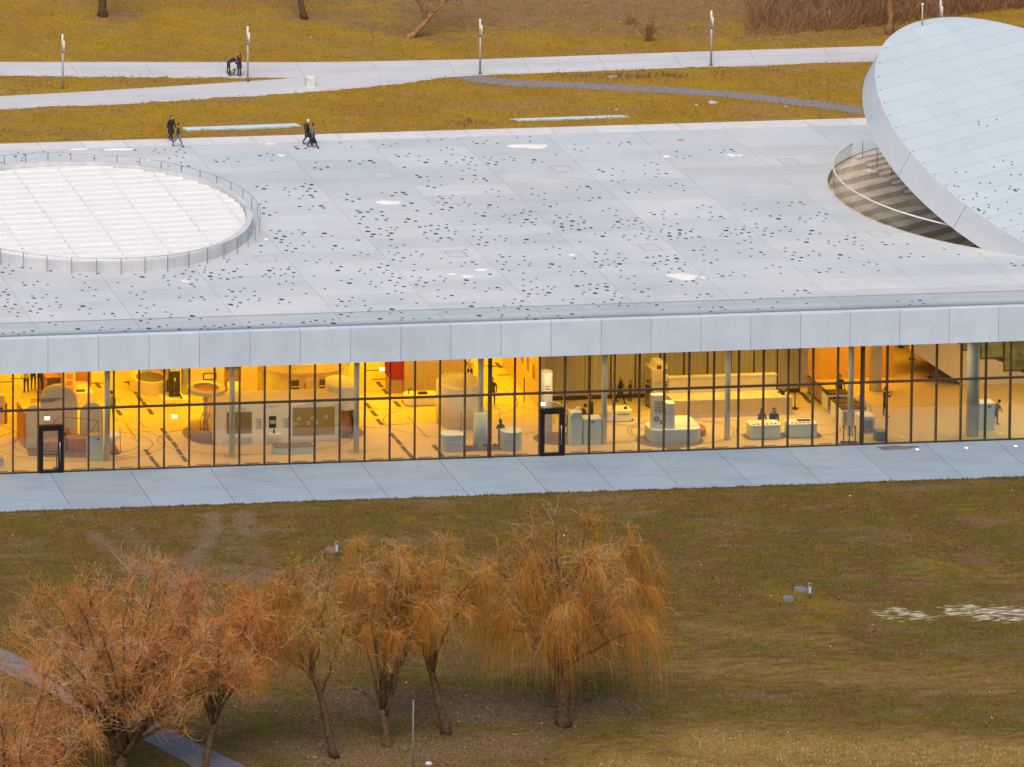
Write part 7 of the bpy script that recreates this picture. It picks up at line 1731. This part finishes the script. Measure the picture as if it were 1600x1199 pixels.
# park trees behind: only their trunks reach into the picture
for i, (px, py, h, r, lean, lb) in enumerate([(160, 22, 4.5, .30, (-.03, 0, 0), 'dark park tree trunk at the top left, standing in a bare earth ring'),
                                              (476, 25, 4.5, .22, (-.22, 0, 0), 'slim leaning park tree trunk above the concrete cube'),
                                              (1390, 47, 5.0, .26, (-.02, 0, 0), 'straight grey brown tree trunk at the edge of the thicket')]):
    b = W(px, py, ZR + .3); b = np.array([b[0], b[1], park_z(b[0], b[1])])
    tree('park_tree', b, lb, 80 + i, dict(h=h, r=r, lean=lean, wob=.05), ring_limbs(5, 55, 4.5, .85, 1, i), (40, 1.8, .5), dict(n=700, L=1.2, droop=.2, wob=.2, r=.01, up=.4), (bark2 if i == 2 else bark, bark2, twig_brn), 'bare trees in the park')
b = W(636, 60, ZR); b = np.array([b[0], b[1], park_z(b[0], b[1])])
tree('park_tree', b, 'park tree with a strongly slanting forked trunk at the top centre', 91, dict(h=2.6, r=.24, lean=(1.0, 0, 0), wob=.06, curl=.3), [(20, 52, 4.8, 1), (160, 60, 4.5, .85), (60, 65, 4.5, .95), (350, 40, 4., 1)], (46, 1.8, .5),
     dict(n=900, L=1.2, droop=.3, wob=.22, r=.01, up=.3), (bark2, bark2, twig_brn), 'bare trees in the park')
# a thin bare shrub and the brown thicket
def shrub(px, py, hgt, spread, n, lb, seed, mat=twig_brn, r=.014):
    g = np.random.default_rng(seed); b = W(px, py, ZR); b = np.array([b[0], b[1], park_z(b[0], b[1])])
    root = empty('shrub', b, lb, 'shrub', 'bare shrubs in the park')
    st = MB()
    pts = []
    for i in range(7):
        a = g.random() * 2 * PI; lp = grow((0, 0, -.05), (math.cos(a) * .35, math.sin(a) * .35, 1), hgt * (.6 + .4 * g.random()), 6, g, .12)
        st.tube(lp, list(np.linspace(.035, .012, 7)), 5); pts += list(lp[1:])
    tag(st.build('stems', bark2, root), kind='stuff')
    C = np.array(pts); pk = g.integers(0, len(C), n); P = np.zeros((n, 6, 3)); P[:, 0] = C[pk]; d = g.normal(0, .6, (n, 3)); d[:, 2] += .8; d /= np.linalg.norm(d, axis=1, keepdims=True)
    L = spread * (.3 + g.random(n))
    for s in range(1, 6): d = d + g.normal(0, .15, (n, 3)); d /= np.linalg.norm(d, axis=1, keepdims=True); P[:, s] = P[:, s - 1] + d * (L / 5)[:, None]
    link('crown', strand_mesh('crown', P, np.full((n, 6), r) * np.linspace(1, .5, 6), g.random(n), mat), root)
th_m = tint_mat('thicket', [(0, (.20, .085, .05)), (.5, (.34, .18, .09)), (.85, (.50, .29, .13)), (1, (.6, .40, .17))])
shrub(1013, 64, 2.2, .9, 300, 'thin bare shrub on the slope left of the brown thicket', 5, th_m, .009)
shrub(985, 40, 1.4, .7, 160, 'faint low shrub higher on the slope left of the brown thicket', 6, th_m, .008)
g = np.random.default_rng(99)
n = 14000
u = g.random(n) ** .8; px = 1165 + u * 520; depth = g.random(n)
py = np.interp(px, [1165, 1200, 1330, 1420, 1600, 1700], [52, 50, 42, 30, 8, 0]) - depth * 48
B = np.array([W(a, b, ZR + .25) for a, b in zip(px, py)]); B[:, 2] = ZR + np.clip((B[:, 1] - 62) / 60, 0, 1.5) ** 1.3 * 2.0 - .1
dens = fbm(B[:, 0] * .45, B[:, 1] * .45, 77); kp = dens + .4 * g.random(n) > .56; B = B[kp]; n = len(B)
P = np.zeros((n, 5, 3)); P[:, 0] = B; d = g.normal(0, .38, (n, 3)); d[:, 2] = 1; d /= np.linalg.norm(d, axis=1, keepdims=True)
L = (.5 + 2.6 * g.random(n) ** 1.5) * (.3 + 1.3 * fbm(B[:, 0] * .35, B[:, 1] * .35, 31))
for s in range(1, 5): d = d + g.normal(0, .2, (n, 3)); d /= np.linalg.norm(d, axis=1, keepdims=True); P[:, s] = P[:, s - 1] + d * (L / 4)[:, None]
tag(link('thicket', strand_mesh('thicket', P, np.full((n, 5), .018) * np.linspace(1.2, .4, 5), np.clip(g.random(n) * .7 + .3 * fbm(B[:, 0] * .3, B[:, 1] * .3, 8), 0, 1), th_m)), kind='stuff')
